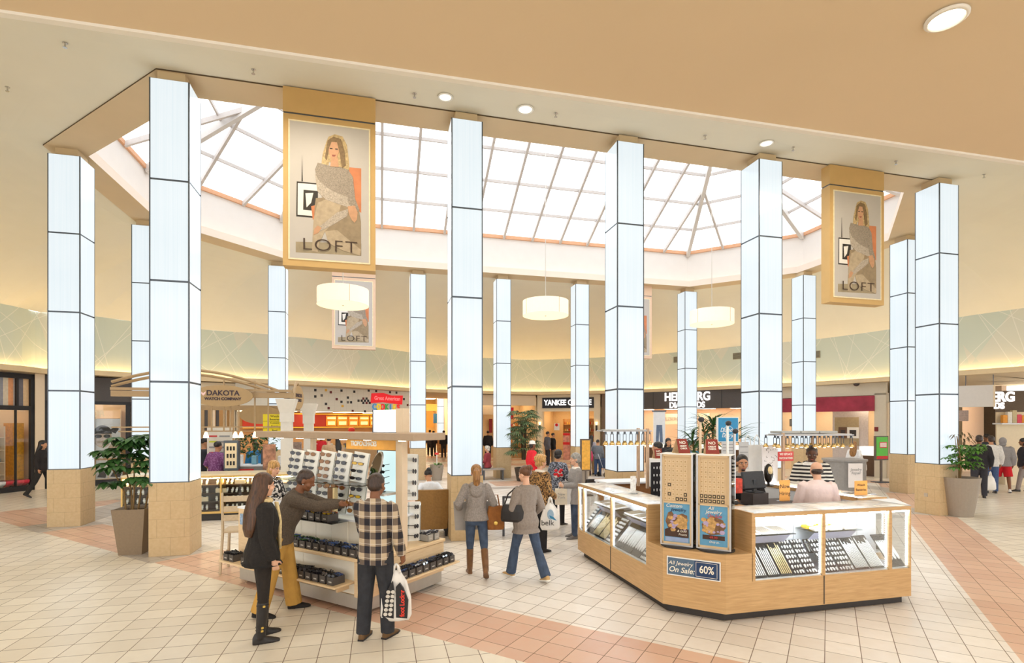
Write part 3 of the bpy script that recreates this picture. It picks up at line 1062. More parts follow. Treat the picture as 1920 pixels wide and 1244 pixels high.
# ================================================================== jewelry kiosk (grid frame, origin at its front left corner)
JO = Vector((1.80, 6.21, 0))
def J(u, v, z=0.0):
    p = JO+U*u+V*v
    return Vector((p.x, p.y, z))
def wood_material(name, c0, c1, sc=(3, 3, 40)):
    m, t, p = newmat(name)
    n = t.noise(t.mapping(t.coords(), sc=sc), 1.6, 4.0)
    c = t.mix(t.m('MULTIPLY_ADD', n, 1.8, -.4), lin(c0), lin(c1))
    t.l.new(c, p.inputs['Base Color'])
    p.inputs['Roughness'].default_value = .42
    MATS[name] = m
    return m
M_WOOD = wood_material('maple_laminate', (188, 148, 98), (214, 176, 124))
M_WOODL = wood_material('pale_maple_laminate', (222, 190, 146), (238, 212, 172))
M_KICK = mat('dark_toe_kick', (58, 54, 52), .5, var=.1)
M_GLASS = glass('case_glass', (.97, .99, .99), .02, .5)
M_CASEW = mat('case_white_lining', (240, 244, 250), .6, var=.02)
M_LED = mat('led_strip', (255, 255, 255), .5, var=0, emit=(236, 246, 255), estr=60.0)
M_LEDD = mat('led_dots', (255, 255, 255), .5, var=0, emit=(240, 248, 255), estr=9.0)
M_LILAC = mat('lilac_lining', (196, 198, 228), .6, var=.05)
M_BLACKV = mat('black_velvet', (36, 34, 36), .9, var=.2)
M_SILV = mat('silver_jewelry', (246, 246, 244), .3, metal=.1, var=.15, scale=60)
M_GOLDJ = mat('gold_jewelry', (232, 210, 160), .3, metal=.25, var=.15, scale=60)
M_ALU = mat('brushed_aluminium', (190, 190, 192), .35, metal=.8, var=.05)
HT = 1.205
DEP = .5
kiosk = thing('jewelry_kiosk', 'large maple and glass jewelry kiosk with lit showcases and a dark toe kick', 'kiosk', JO, TH)
def poly_base(poly, z0, z1, name, m, inset=0.0): return MB().prism(poly, z0, z1).build(name, m, kiosk)
# body below the glass: outline of the runs
left = [(-.04, .34), (DEP, .34), (DEP, 2.72), (-.04, 2.72)]
front = [(.80, -.507), (3.05, -.507), (3.40, .03), (.80, .03)]
chamf = [(-.04, .34), (-.04, -.02), (.45, -.507), (.80, -.507), (.80, .03), (.5, .34)]
right = [(3.0, .03), (3.40, .03), (3.50, .2), (3.50, 2.72), (3.0, 2.72)]
back = [(.5, 2.72), (3.0, 2.72), (3.0, 3.15), (.5, 3.15)]
def inset(poly, d):
    c = Vector((sum(p[0] for p in poly)/len(poly), sum(p[1] for p in poly)/len(poly)))
    return [tuple(c+(Vector(p)-c)*(1-d/max(.2, (Vector(p)-c).length))) for p in poly]
poly_base([(.04, .30), (.04, .02), (.48, -.427), (3.0, -.427), (3.33, .03), (3.42, .2), (3.42, 2.66), (2.95, 3.07), (.5, 3.07), (.04, 2.64)], 0, .11, 'toe_kick', M_KICK)
poly_base(left, .10, .44, 'base_cabinet', M_WOOD)
poly_base(front, .10, .44, 'base_cabinet', M_WOOD)
poly_base(chamf, .10, .755, 'corner_plinth', M_WOOD)
poly_base(right, .10, .44, 'base_cabinet', M_WOOD)
poly_base(back, .10, HT-.03, 'back_cabinet', mat('dark_maple', (160, 108, 62), .5, var=.1))
MB().box(.46, 3.04, 2.66, 3.2, HT-.03, HT).build('white_worktop', M_CASEW, kiosk)
MB().box(-.04, DEP, .335, .36, .44, HT).build('end_panel', M_WOOD, kiosk)
MB().box(.785, .81, -.507, .03, .44, HT).build('end_panel', M_WOOD, kiosk)
MB().box(-.046, -.03, 1.415, 1.425, .11, .44).build('panel_gap', M_KICK, kiosk)
MB().box(1.755, 1.765, -.513, -.49, .11, .44).build('panel_gap', M_KICK, kiosk)
# glazed showcases: local frame x along the run, y inwards
def showcase(x0, x1, o, rz, shelf=True, narrow=False):
    M = Matrix.Translation(Vector((o[0], o[1], 0))) @ Matrix.Rotation(rz, 4, 'Z')
    def B(): 
        m = MB()
        m.M = M
        return m
    s = B()
    s.box(x0, x1, 0, .03, HT-.052, HT-.006).box(x0, x1, DEP-.05, DEP, HT-.052, HT-.006)
    s.box(x0, x0+.022, 0, .03, .44, HT-.05).box(x1-.022, x1, 0, .03, .44, HT-.05).box(x0, x0+.022, 0.03, DEP, HT-.052, HT-.006).box(x1-.022, x1, .03, DEP, HT-.052, HT-.006)
    s.build('wooden_frame', M_WOOD, kiosk)
    B().box(x0+.01, x1-.01, .008, .014, .445, HT-.05).build('front_glass', M_GLASS, kiosk)
    B().box(x0, x1, 0, DEP, HT-.006, HT).build('top_glass', whitened_glass('counter_top_glass', .38, .08), kiosk)
    g = B()
    g.box(x0+.01, x1-.01, .02, DEP-.01, .44, .452)
    g.build('case_floor', M_CASEW, kiosk)
    g = B()
    g.box(x0+.005, x1-.005, DEP-.03, DEP-.01, .45, HT-.05)
    g.build('back_lining', M_CASEW, kiosk)
    g = B()
    g.box(x0+.03, x1-.03, .032, .046, HT-.075, HT-.054)
    g.build('light_strip', M_LED, kiosk)
    for xx in ((x0+.024, x0+.034), (x1-.034, x1-.024)):
        g = B()
        z = .47
        while z < HT-.08:
            g.box(xx[0], xx[1], .026, .04, z, z+.012)
            z += .022
        g.build('light_dots', M_LEDD, kiosk)
    if shelf:
        g = B()
        g.box(x0+.03, x1-.24, .16, DEP-.03, .90, .908)
        g.build('glass_shelf', glass('shelf_glass', (.86, .94, .94), .06), kiosk)
        g = B()
        g._add([(x0+.06, .2, .895), (x1-.28, .2, .895), (x1-.28, DEP-.032, .62), (x0+.06, DEP-.032, .62)], [(0, 1, 2, 3)], 0)
        g.build('shelf_lining', M_LILAC, kiosk)
    return M
# left run: x runs from the back (v=2.72) to the front (v=.34), y inwards is +u
ML = (-.04, 2.72)
RZL = -PI/2
CASES = []
CASES.append(('left_narrow', showcase(0, .235, ML, RZL, False), 0, .235))
CASES.append(('left_back', showcase(.235, 1.30, ML, RZL), .235, 1.30))
CASES.append(('left_front', showcase(1.30, 2.36, ML, RZL), 1.30, 2.36))
MF = (0, -.507)
CASES.append(('front_left', showcase(.81, 1.76, MF, 0), .81, 1.76))
CASES.append(('front_right', showcase(1.76, 2.735, MF, 0), 1.76, 2.735))
CASES.append(('front_narrow', showcase(2.735, 3.05, MF, 0, False), 2.735, 3.05))
CASES.append(('right_run', showcase(0, 2.5, (3.50, .2), PI/2, True), 0, 2.5))
# corner pieces of glass top
MB().prism([(3.05, -.507), (3.42, .03), (3.05, .03)], HT-.03, HT).build('corner_top', M_CASEW, kiosk)

# pads of jewelry inside the cases
KM = Matrix.Translation(JO) @ Matrix.Rotation(TH, 4, 'Z')
def pad_proto(kind, w, h):
    """sloping black pad, local x width, y up the slope, z normal"""
    o = thing('display_pad', 'sloping black velvet pad of silver jewelry in a lit showcase', 'display pad', (0, 0, -50), 0, 'jewelry pads in the showcases')
    MB().bbox(0, w, 0, h, 0, .014, .004).build('pad', M_BLACKV, o)
    rr = random.Random(sum(map(ord, kind)))
    if kind in ('chains', 'chains_gold'):
        n = int((w-.02)/.021)
        for k in range(n):
            x = .018+k*(w-.036)/(n-1)
            L = h*rr.uniform(.72, .93)
            mb = MB()
            mb.bbox(x-.0072, x+.0072, .02, L, .014, .021, .003)
            mb.build('bracelet', M_SILV if kind == 'chains' else M_GOLDJ, o)
    elif kind == 'rings':
        rows, cols = 7, max(3, int(w/.036))
        for r in range(rows):
            for c in range(cols):
                x, y = .025+c*(w-.05)/(cols-1), .03+r*(h-.06)/(rows-1)
                mb = MB()
                s = rr.uniform(.014, .021)
                s *= .82
                mb.ell((x, y, .018), (s*.8, s*rr.uniform(1.0, 1.6), .008), 8, 5)
                mb.ell((x+rr.uniform(-.6, .6)*s, y+s*.9, .018), (s*rr.uniform(.6, 1.0), s*.6, .007), 7, 5)
                mb.build('earring', M_SILV, o)
    elif kind == 'loops':
        for k in range(4):
            x = w*(k+.5)/4
            for q in range(2):
                rx, ry = w*.085-.010*q, h*.34-.03*q
                pts = [(x+rx*math.cos(a), h*.55+ry*math.sin(a), .018) for a in [PI*.75+i*(PI*1.5)/14 for i in range(15)]]
                mb = MB()
                mb.tube(pts, .0068, 5)
                mb.build('necklace', M_SILV, o)
    return o
protos = {}
def put_pad(M, x, y, z, w, h, tilt, kind, label):
    key = (kind, round(w, 2), round(h, 2))
    new = key not in protos
    if new: protos[key] = pad_proto(kind, w, h)
    o = protos[key] if new else dup(protos[key], (0, 0, 0))
    R = KM @ M @ Matrix.Translation(Vector((x, y, z))) @ Matrix.Rotation(tilt, 4, 'X')
    o.location = R.to_translation()
    o.rotation_euler = R.to_euler()
    o['label'] = label
    return o
GL = {'left_narrow': 'in the narrow far left case', 'left_back': 'in the far left case', 'left_front': 'in the case left of the towers', 'front_left': 'in the case right of the towers',
      'front_right': 'in the front right case', 'front_narrow': 'in the narrow right end case', 'right_run': 'in the right side case'}
KN = {'chains': 'rows of silver chains', 'chains_gold': 'rows of pale gold chains', 'rings': 'many small silver earrings', 'loops': 'looped silver necklaces'}
kinds = {'left_back': ['loops', 'chains_gold', 'chains_gold', 'rings'], 'left_front': ['loops', 'loops', 'loops', 'rings'], 'front_left': ['chains', 'chains', 'chains_gold', 'rings', 'rings'],
         'front_right': ['rings', 'rings', 'chains', 'chains'], 'left_narrow': ['rings'], 'front_narrow': ['loops'], 'right_run': ['chains', 'rings', 'chains', 'loops', 'rings', 'chains']}
for nm, M, x0, x1 in CASES:
    ks = kinds[nm]
    n = len(ks)
    span = (x1-x0-.08)
    w = span/n*.94
    for k, kd in enumerate(ks):
        x = x0+.05+k*span/n
        put_pad(M, x, .045, .456, w, .44, .86, kd, 'pad with %s %s' % (KN[kd], GL[nm]))
    if n > 2:
        w2 = span/3*.9
        for k in range(2):
            put_pad(M, x0+.06+k*span/3, .30, .62, w2, .18, .95, 'chains' if k else 'rings', 'short black pad at the back %s' % GL[nm])
# trays on the glass shelves
M_TRAYW = mat('white_tray', (238, 236, 232), .6, var=.05)
rr = random.Random(5)
for nm, M, x0, x1 in CASES:
    if nm in ('left_narrow', 'front_narrow'): continue
    L = (x1-x0-.32)
    n = 3 if L < 1 else 7
    for k in range(n):
        x = x0+.05+k*L/n
        if nm == 'front_right':
            cols = [(214, 60, 60), (240, 196, 40), (236, 226, 214)]
            for q in range(2):
                c = rr.choice(cols)
                o = thing('watch_box', 'small coloured box with a pale watch on the upper shelf of the front right case', 'box', (0, 0, 0), 0, 'watch boxes in the front right case')
                MB().bbox(0, L/n*.85, 0, .10, 0, .035, .006).build('carton', mat('carton_%d_%d_%d' % c, c, .5), o)
                mb = MB()
                mb.ell((L/n*.42, .05, .042), (.05, .028, .016), 10, 6)
                mb.build('watch', M_SILV, o, smooth=True)
                R = KM @ M @ Matrix.Translation(Vector((x, .18+q*.13, .909))) @ Matrix.Rotation(.12, 4, 'X')
                o.location, o.rotation_euler = R.to_translation(), R.to_euler()
        else:
            o = thing('ring_tray', 'white tray of fine chains on the shelf %s' % GL[nm], 'tray', (0, 0, 0), 0, 'white jewelry trays on the shelves')
            MB().bbox(0, L/n*.95, 0, .25, 0, .02, .004).build('tray', M_TRAYW, o)
            for q in range(7):
                xx = L/n*.95*(q+.7)/8
                MB().box(xx-.004, xx+.004, .015, .235, .02, .025).build('chain', mat('fine_chain', (170, 158, 140), .4, metal=.4), o)
            R = KM @ M @ Matrix.Translation(Vector((x, .18, .91))) @ Matrix.Rotation(.10, 4, 'X')
            o.location, o.rotation_euler = R.to_translation(), R.to_euler()

# ---- sign on the chamfered corner
E1 = (U-V)/math.sqrt(2)
N1 = (U+V)/math.sqrt(2)                       # inwards
RC = math.atan2(E1.y, E1.x)
C0 = J(-.04, -.02)
M_NAVY = mat('navy_sign', (34, 62, 104), .4, var=.1)
M_SLATE = mat('slate_blue_sign', (84, 108, 132), .4, var=.1)
M_IVORY = mat('ivory_ink', (246, 240, 224), .5, var=0)
M_SIGNW = mat('sign_white', (244, 244, 240), .4, var=0)
o = thing('sale_sign', 'navy and slate sale sign reading 60% on the kiosk corner', 'sign', C0+E1*.05+Vector((0, 0, .455)), RC)
MB().box(0, .59, -.016, -.002, 0, .215).build('sign_frame', M_SIGNW, o)
MB().box(.012, .31, -.018, -.014, .012, .203).build('slate_field', M_SLATE, o)
MB().box(.31, .578, -.018, -.014, .012, .203).build('navy_field', M_NAVY, o)
MB().box(.325, .555, -.0185, -.017, .026, .03).box(.325, .555, -.0185, -.017, .186, .19).box(.325, .329, -.0185, -.017, .026, .19).box(.551, .555, -.0185, -.017, .026, .19).build('border_line', M_IVORY, o)
text('lettering', 'All Jewelry', .062, M_IVORY, o, (.155, -.019, .145), depth=.001, shear=.25)
text('lettering', 'On Sale:', .085, M_IVORY, o, (.165, -.019, .07), depth=.001, shear=.25, bold=.001)
text('lettering', '60%', .118, M_IVORY, o, (.442, -.019, .107), depth=.001, bold=.002, sx=.80)

# ---- two card towers
M_CARD = mat('tan_card_board', (216, 190, 150), .5, var=.05)
M_SKYB = mat('sky_blue_print', (96, 158, 196), .4, var=.1)
M_BROWNP = mat('brown_print', (120, 88, 60), .5, var=.5, scale=30)
M_GOLDP = mat('golden_print', (196, 156, 96), .5, var=.5, scale=40)
M_ACR = glass('acrylic', (.93, .95, .95), .05)
M_CRL = mat('card_line', (188, 158, 112), .6)
def tower(label, e, n, kind):
    o = thing('card_tower', label, 'display stand', C0+E1*e+N1*n+Vector((0, 0, .757)), RC)
    w = .178
    mb = MB()
    mb.lathe([(.21, 0), (.21, .012), (.19, .02), (.05, .024)], 28)
    mb.build('turntable', M_KICK, o)
    H = 1.10
    for sx in (-w, w):
        for sy in (-.12, .12): MB().box(sx-.009, sx+.009, sy-.009, sy+.009, .02, H).build('corner_post', M_ALU, o)
    MB().box(-w-.01, w+.01, -.13, .13, H-.012, H).build('top_plate', M_SIGNW, o)
    MB().box(-w, w, -.13, .13, .02, .035).build('bottom_plate', M_ALU, o)
    MB().box(-w+.012, w-.012, -.10, .10, .035, H-.012).build('core', M_CARD, o)
    f = MB()
    f.box(-w+.01, -w+.028, -.122, -.10, .035, H-.012).box(w-.028, w-.01, -.122, -.10, .035, H-.012).box(-w+.01, w-.01, -.122, -.10, .035, .06).box(-w+.01, w-.01, -.122, -.10, .515, .535).box(-w+.01, w-.01, -.122, -.10, H-.035, H-.012)
    f.build('board_frame', M_CARD, o)
    for r in range(9):
        for c in range(6):
            x, z = -w+.045+c*.046, .565+r*.055
            dark = (kind == 1 and r < 2) or (kind == 0 and (r, c) in ((0, 3), (0, 4), (0, 5), (1, 1), (1, 5), (3, 1)))
            mb = MB()
            mb.box(x-.018, x+.018, -.106, -.10, z-.02, z+.02, 0)
            mb.box(x-.007, x+.007, -.109, -.105, z-.007, z+.008, 1)
            mb.build('earring_card', [mat('dark_card', (84, 70, 54), .5) if dark else mat('pale_card', (222, 198, 160), .5, var=.06), M_GOLDJ if dark else M_CRL], o)
    MB().box(-w+.028, w-.028, -.112, -.10, .06, .515).build('blue_poster', M_SKYB, o)
    mb = MB()
    if kind == 0:
        mb.slab_xz([(-.13, .30), (-.10, .40), (-.06, .42), (-.02, .36), (.06, .40), (.12, .38), (.12, .26), (.04, .22), (-.10, .22)], -.114, -.111, 0)
        mb.slab_xz([(-.02, .30), (.05, .38), (.12, .33), (.12, .20), (.02, .20)], -.115, -.111, 1)
        mb.slab_xz([(-.137, .20), (-.05, .24), (.137, .22), (.137, .12), (-.137, .12)], -.1155, -.111, 2)
    else:
        mb.slab_xz([(-.13, .30), (-.08, .36), (.0, .40), (.10, .36), (.13, .28), (.08, .20), (-.04, .18), (-.12, .22)], -.114, -.111, 0)
        mb.slab_xz([(-.12, .28), (-.03, .40), (.03, .33), (.0, .20), (-.08, .20)], -.115, -.111, 1)
        mb.slab_xz([(-.12, .13), (.12, .13), (.12, .18), (-.12, .18)], -.1155, -.111, 2)
    rq = random.Random(kind+3)
    for i in range(22):
        cx, cz, r1 = rq.uniform(-.11, .12), rq.uniform(.20, .38), rq.uniform(.012, .034)
        mb.slab_xz([(cx+r1*math.cos(a), cz+r1*rq.uniform(.6, .9)*math.sin(a)) for a in [2*PI*j/9 for j in range(9)]], -.1158-.0001*i, -.111, 1 if i % 3 else 3)
    mb.build('poster_picture', [M_BROWNP, M_GOLDP, mat('dark_brown_print', (70, 46, 34), .5, var=.3, scale=30), mat('lilac_print', (176, 160, 196), .5, var=.3, scale=30)], o)
    M_RED = mat('red_ink', (206, 62, 60), .5, var=0)
    if kind == 0:
        text('lettering', 'Custom', .058, M_IVORY, o, (-.03, -.1195, .485), depth=.001, shear=.25)
        text('lettering', 'Jewelry', .058, mat('navy_ink', (26, 40, 84), .5, var=0), o, (.02, -.1195, .44), depth=.001, shear=.25)
        text('lettering', '& Gold', .036, M_IVORY, o, (.06, -.1195, .195), depth=.001, shear=.25)
        text('lettering', 'Fronts', .036, M_IVORY, o, (.07, -.1195, .155), depth=.001, shear=.25)
        MB().box(-.13, .135, -.1165, -.111, .066, .115).build('pale_blue_field', mat('pale_blue_print', (150, 170, 206), .5), o)
    else:
        text('lettering', 'All', .055, M_IVORY, o, (-.03, -.1195, .487), depth=.001, shear=.25)
        text('lettering', 'Jewelry', .058, M_IVORY, o, (.0, -.1195, .445), depth=.001, shear=.25)
        text('lettering', 'On Sale', .050, M_RED, o, (.01, -.1195, .40), depth=.001, shear=.25)
        text('lettering', '49.99', .04, M_RED, o, (.0, -.1195, .155), depth=.001)
        text('lettering', 'Only at..', .034, M_IVORY, o, (.01, -.1195, .105), depth=.001, shear=.25)
    MB().box(-w-.014, -w-.010, -.115, .115, .03, H-.01).build('acrylic_side', M_ACR, o)
    MB().box(w+.010, w+.014, -.115, .115, .03, H-.01).build('acrylic_side', M_ACR, o)
    MB().box(w-.012, w-.002, -.09, .09, .10, H-.03).build('striped_side_board', mat('coloured_side_board', (196, 120, 70), .5, var=.7, scale=3), o)
    return o
tower('left card tower with Custom Jewelry poster on the kiosk corner', .135, .21, 0)
tower('right card tower with All Jewelry On Sale poster on the kiosk corner', .545, .22, 1)
M_MAROON = mat('maroon_card', (140, 50, 34), .5, var=.1)
def tent(label, loc, rz, s=1.0):
    o = thing('tent_sign', label, 'sign', loc, rz)
    mb = MB()
    h, w, d = .17*s, .075*s, .085*s
    mb.loft([[(-w, -d, 0), (w, -d, 0), (w, -d+.004, 0), (-w, -d+.004, 0)], [(-w*.85, -.008, h), (w*.85, -.008, h), (w*.85, -.004, h), (-w*.85, -.004, h)]])
    mb.build('front_card', M_MAROON, o)
    mb = MB()
    mb.loft([[(-w, d-.004, 0), (w, d-.004, 0), (w, d, 0), (-w, d, 0)], [(-w*.85, .002, h), (w*.85, .002, h), (w*.85, .006, h), (-w*.85, .006, h)]])
    mb.build('rear_card', M_WOODL, o)
    mb = MB()
    mb.prism([(-w, -d), (w, -d), (w, d), (-w, d)], 0, .004)
    mb.build('foot_card', M_GOLDJ, o)
    ti = math.atan2(d-.008, h)
    for body, z, sz in (('NO', .125, .05), ('CREDIT', .085, .026), ('CHECK', .058, .026)):
        z *= s
        text('lettering', body, sz*s, M_IVORY, o, (0, -d+(z/h)*(d-.008)-.002, z), (PI/2-ti, 0, 0), depth=.001, bold=.001)
    return o
TT = .757+1.10
tent('small maroon NO CREDIT CHECK tent card on the left card tower, turned aside', C0+E1*.16+N1*.21+Vector((0, 0, TT)), RC+.75)
tent('small maroon NO CREDIT CHECK tent card on the right card tower, facing front', C0+E1*.50+N1*.22+Vector((0, 0, TT)), RC+.35)
tent('small maroon NO CREDIT CHECK tent card on the kiosk back shelf near the lamp rack', dpt(1233, 860, 8.5)+Vector((0, 0, -.0)), .1, .9)
MB().box(-.14, .14, -.08, .08, 1.2-1.65, 0).build('card_riser', M_SIGNW, loc=dpt(1233, 860, 8.5))
bpy.data.objects['card_riser']['label'] = 'white riser box behind the left card tower'
bpy.data.objects['card_riser']['category'] = 'box'

# ---- things on and inside the kiosk
def acrylic_sign(name, label, px, py0, py1, w, Y, paper, lines, ink, lean=.0, rz=TH):
    b = dpt(px, py1, Y)
    h = (py1-py0)*Y/FPX
    o = thing(name, label, 'sign', b, rz)
    MB().box(-w/2-.012, w/2+.012, -.05, .05, 0, .006).build('acrylic_base', M_ACR, o)
    MB().box(-w/2, w/2, -.004, .0, .004, h).build('paper', paper, o)
    for body, z, s in lines: text('lettering', body, s, ink, o, (0, -.0055, z*h), depth=.0008)
    return o
M_ORANGE = mat('orange_paper', (250, 178, 92), .5, var=.08)
M_BLACKI = mat('black_ink', (40, 34, 30), .5, var=0)
acrylic_sign('hiring_sign', 'orange Now Hiring paper sign standing on the kiosk counter', 1471, 901, 940, .165, 7.0, M_ORANGE, [('Now', .70, .075), ('Hiring', .36, .07)], M_BLACKI)
acrylic_sign('battery_sign', 'orange Watch Batteries paper sign leaning at the right end of the kiosk', 1614, 902, 931, .22, 7.4, M_ORANGE, [('Watch', .72, .05), ('Batteries', .42, .05)], M_BLACKI)
o = acrylic_sign('pattern_sign', 'white patterned paper tube standing on the left kiosk counter', 1187, 893, 926, .085, 7.45, mat('patterned_paper', (240, 230, 222), .6, var=.3, scale=40), [], M_BLACKI)
# monitor, phone, box, desk
desk = thing('service_desk', 'dark service desk inside the kiosk behind the monitor', 'desk', J(1.35, .75), TH)
MB().bbox(-.05, 1.35, 0, .55, 1.02, 1.06, .008).build('desk_top', mat('dark_desk', (70, 62, 60), .4), desk)
for x in (0, 1.25): MB().box(x, x+.05, .05, .5, 0, 1.02).build('side_panel', mat('dark_desk', (70, 62, 60), .4), desk)
o = thing('computer_monitor', 'black flat computer monitor seen from behind, in front of the seated clerk', 'monitor', dpt(1416, 924, 7.45), TH+.12)
mb = MB()
mb.bbox(-.20, .20, -.02, .02, .05, .30, .012)
q = mb.build('housing', mat('black_plastic', (52, 54, 58), .45, var=.25, scale=50), o)
q.rotation_euler = (-.2, 0, 0)
MB().bbox(-.09, .09, -.08, .10, 0, .02, .005).box(-.03, .03, .0, .03, .01, .18).build('stand', mat('black_plastic', (52, 54, 58), .45), o)
MB().box(-.14, .14, -.10, .12, -.16, 0).build('monitor_riser', mat('dark_desk', (70, 62, 60), .4), o)
o = thing('desk_phone', 'dark desk phone with a white paper on it, left of the monitor', 'phone', J(1.18, .48, 1.14), TH+.2)
MB().bbox(-.13, .13, -.09, .09, 0, .05, .012).build('phone_body', mat('black_plastic', (52, 54, 58), .45), o)
MB().bbox(-.12, -.06, -.09, .09, .05, .08, .012).build('handset', mat('black_plastic', (52, 54, 58), .45), o)
MB().box(-.04, .12, -.07, .07, .051, .056).build('paper', M_SIGNW, o)
o = thing('cardboard_box', 'open brown cardboard box under the desk phone on the kiosk counter', 'box', J(1.10, .42, 1.0), TH)
MB().bbox(-.20, .26, -.11, .15, 0, .14, .004).build('carton', mat('brown_cardboard', (196, 146, 90), .8), o)
MB().box(-.19, .02, -.115, -.109, .03, .12).build('blue_label', mat('blue_print', (110, 140, 180), .5, var=.4, scale=30), o)
o = tag(MB().bbox(-.06, .06, -.05, .05, 0, .20, .006).build('red_carton', mat('red_print', (206, 70, 50), .5, var=.5, scale=20), loc=dpt(1381, 925, 7.2)-Vector((0, 0, .0)), rz=.2), 'small red and white carton standing between card tower and monitor', 'carton')
o = thing('counter_shelf', 'black inner counter shelf under the red carton', 'shelf', J(.85, .50, 1.20), TH)
MB().box(-.1, .75, -.12, .3, -.22, -.2).build('shelf_board', mat('dark_desk', (70, 62, 60), .4), o)
for k in range(5):
    p = dpt(1590+k*10, 925+k*1.2, 7.55-k*.02)
    tag(MB().bbox(-.05, .05, -.08, .08, 0, .012, .003).build('magazine', M_SIGNW if k % 2 else mat('grey_paper', (190, 192, 200), .5, var=.2), loc=(p.x, p.y, HT+.001), rz=.3*k), 'flat white paper lying on the right end of the kiosk counter', 'paper', 'loose papers on the right counter')

# halogen lamp racks
def lamp_rack(label, p0, p1, zt, n, drop, posts, trays=False):
    d = p1-p0
    L = d.length
    rz = math.atan2(d.y, d.x)
    o = thing('lamp_rack', label, 'lamp rack', (p0.x, p0.y, 0), rz)
    MB().bbox(0, L, -.02, .02, zt-.02, zt, .004).build('front_rail', M_ALU, o)
    MB().bbox(.03, L, .28, .32, zt-.02, zt, .004).build('rear_rail', M_ALU, o)
    MB().box(.1, L-.05, -.02, .32, zt, zt+.012).build('canopy_sheet', mat('frosted_sheet', (196, 194, 190), .4, var=.05), o)
    for x, y, z0 in posts: MB().box(x-.02, x+.02, y-.02, y+.02, z0, zt+.03).build('post', mat('tan_post', (196, 166, 138), .5), o)
    k = 0
    for row in (0, .30) if trays else (0,):
        for i in range(n):
            x = .04+(L-.08)*i/(n-1)
            y = row
            lp = MB().box(x-.012, x+.012, y-.012, y+.012, zt-.06, zt-.02).box(x-.028, x-.023, y-.004, y+.004, zt-drop, zt-.05).box(x+.023, x+.028, y-.004, y+.004, zt-drop, zt-.05).build('lamp_arm', M_DARKM, o)
            mb = MB()
            mb.lathe([(.016, zt-drop+.04), (.038, zt-drop+.005), (.042, zt-drop-.02), (.036, zt-drop-.025)], 12, x, y)
            mb.build('reflector', mat('gold_reflector', (232, 196, 130), .25, metal=.7), lp, smooth=True)
            mb = MB()
            mb.ell((x, y, zt-drop-.018), (.026, .026, .016), 10, 6)
            mb.build('bulb', mat('halogen_bulb', (255, 240, 210), .5, var=0, emit=(255, 232, 190), estr=7.0), lp)
    if trays:
        for q in range(3): MB().bbox(.12+q*.36, .46+q*.36, .0, .30, zt+.02, zt+.06, .006).build('roof_tray', mat('grey_tray', (176, 176, 172), .5, var=.1), o)
    return o
lamp_rack('lamp rack with a row of gold spot lamps over the kiosk left side', dpt(1131, 808, 8.0), dpt(1222, 808, 8.2), 2.10, 8, .20, [(.74, 0, 1.2), (.74, .3, 1.2)])
lamp_rack('lamp rack with many gold spot lamps and grey roof trays', dpt(1455, 817, 8.6), dpt(1600, 817, 8.9), 2.02, 9, .19, [(.13, .0, 0), (.95, .3, 0)], True)
o = thing('battery_service_sign', 'small red and white WE REPLACE WATCH BATTERIES sign on the lamp rack post', 'sign', dpt(1473, 856, 8.5), TH)
MB().box(-.145, .145, -.006, .006, -.075, .075).build('sign_board', mat('red_ink', (206, 62, 60), .5, var=0), o)
text('lettering', 'WE REPLACE', .052, M_IVORY, o, (0, -.008, .032), depth=.001, bold=.001, sx=.8)
text('lettering', 'WATCH BATTERIES', .052, M_IVORY, o, (0, -.008, -.032), depth=.001, bold=.001, sx=.56)
# blue diamond sign and its neighbours
o = thing('diamond_sign', 'blue framed sign with a white diamond on a post inside the kiosk', 'sign', dpt(1364, 828, 8.9), TH)
h = (828-784)*8.9/FPX
w = 42*8.9/FPX
MB().box(-w/2-.012, w/2+.012, -.02, .02, -.012, h+.012).build('white_frame', M_SIGNW, o)
MB().box(-w/2, w/2, -.024, -.018, 0, h).build('blue_field', mat('bright_blue_print', (40, 140, 190), .4, var=.08), o)
mb = MB()
mb.slab_xz([(0, .235), (-.065, .30), (-.04, .335), (.04, .335), (.065, .30)], -.026, -.023, 0)
mb.build('diamond_emblem', M_SIGNW, o)
text('lettering', 'Diamond', .10, M_SIGNW, o, (0, -.026, .19), depth=.001, shear=.3, sx=.85)
text('lettering', 'District', .10, M_SIGNW, o, (0, -.026, .10), depth=.001, shear=.3, sx=.85)
mb = MB()
mb.tube([(.10*math.cos(a), -.025, .15+.11*math.sin(a)) for a in [2*PI*i/24 for i in range(25)]], .003, 5)
mb.build('ring_emblem', M_SIGNW, o)
MB().box(-.015, .015, .02, .05, -1.90, h).build('sign_post', M_ALU, o)
for px0, px1, py0, py1, Y, lb in ((1351, 1379, 829, 858, 8.85, 'grey price list sheet below the blue diamond sign'), (1384, 1405, 829, 880, 9.0, 'tall grey price list sheet beside the clerk')):
    b = dpt((px0+px1)/2, py1, Y)
    o = thing('price_list', lb, 'sign', b, TH)
    w, h = (px1-px0)*Y/FPX, (py1-py0)*Y/FPX
    MB().box(-w/2, w/2, -.004, .004, 0, h).build('sheet', mat('grey_sheet', (206, 206, 206), .5, var=.05), o)
    for k in range(4): MB().box(-w/2+.02, w/2-.02, -.006, -.004, h*(.2+.2*k), h*(.2+.2*k)+.012).build('print_line', mat('grey_ink', (150, 150, 150), .5), o)
    MB().box(-.012, .012, .004, .02, -b.z+.0, h).build('support_post', M_ALU, o)
M_PAPERBAG = mat('white_paper_bag', (232, 230, 226), .6, var=.05)
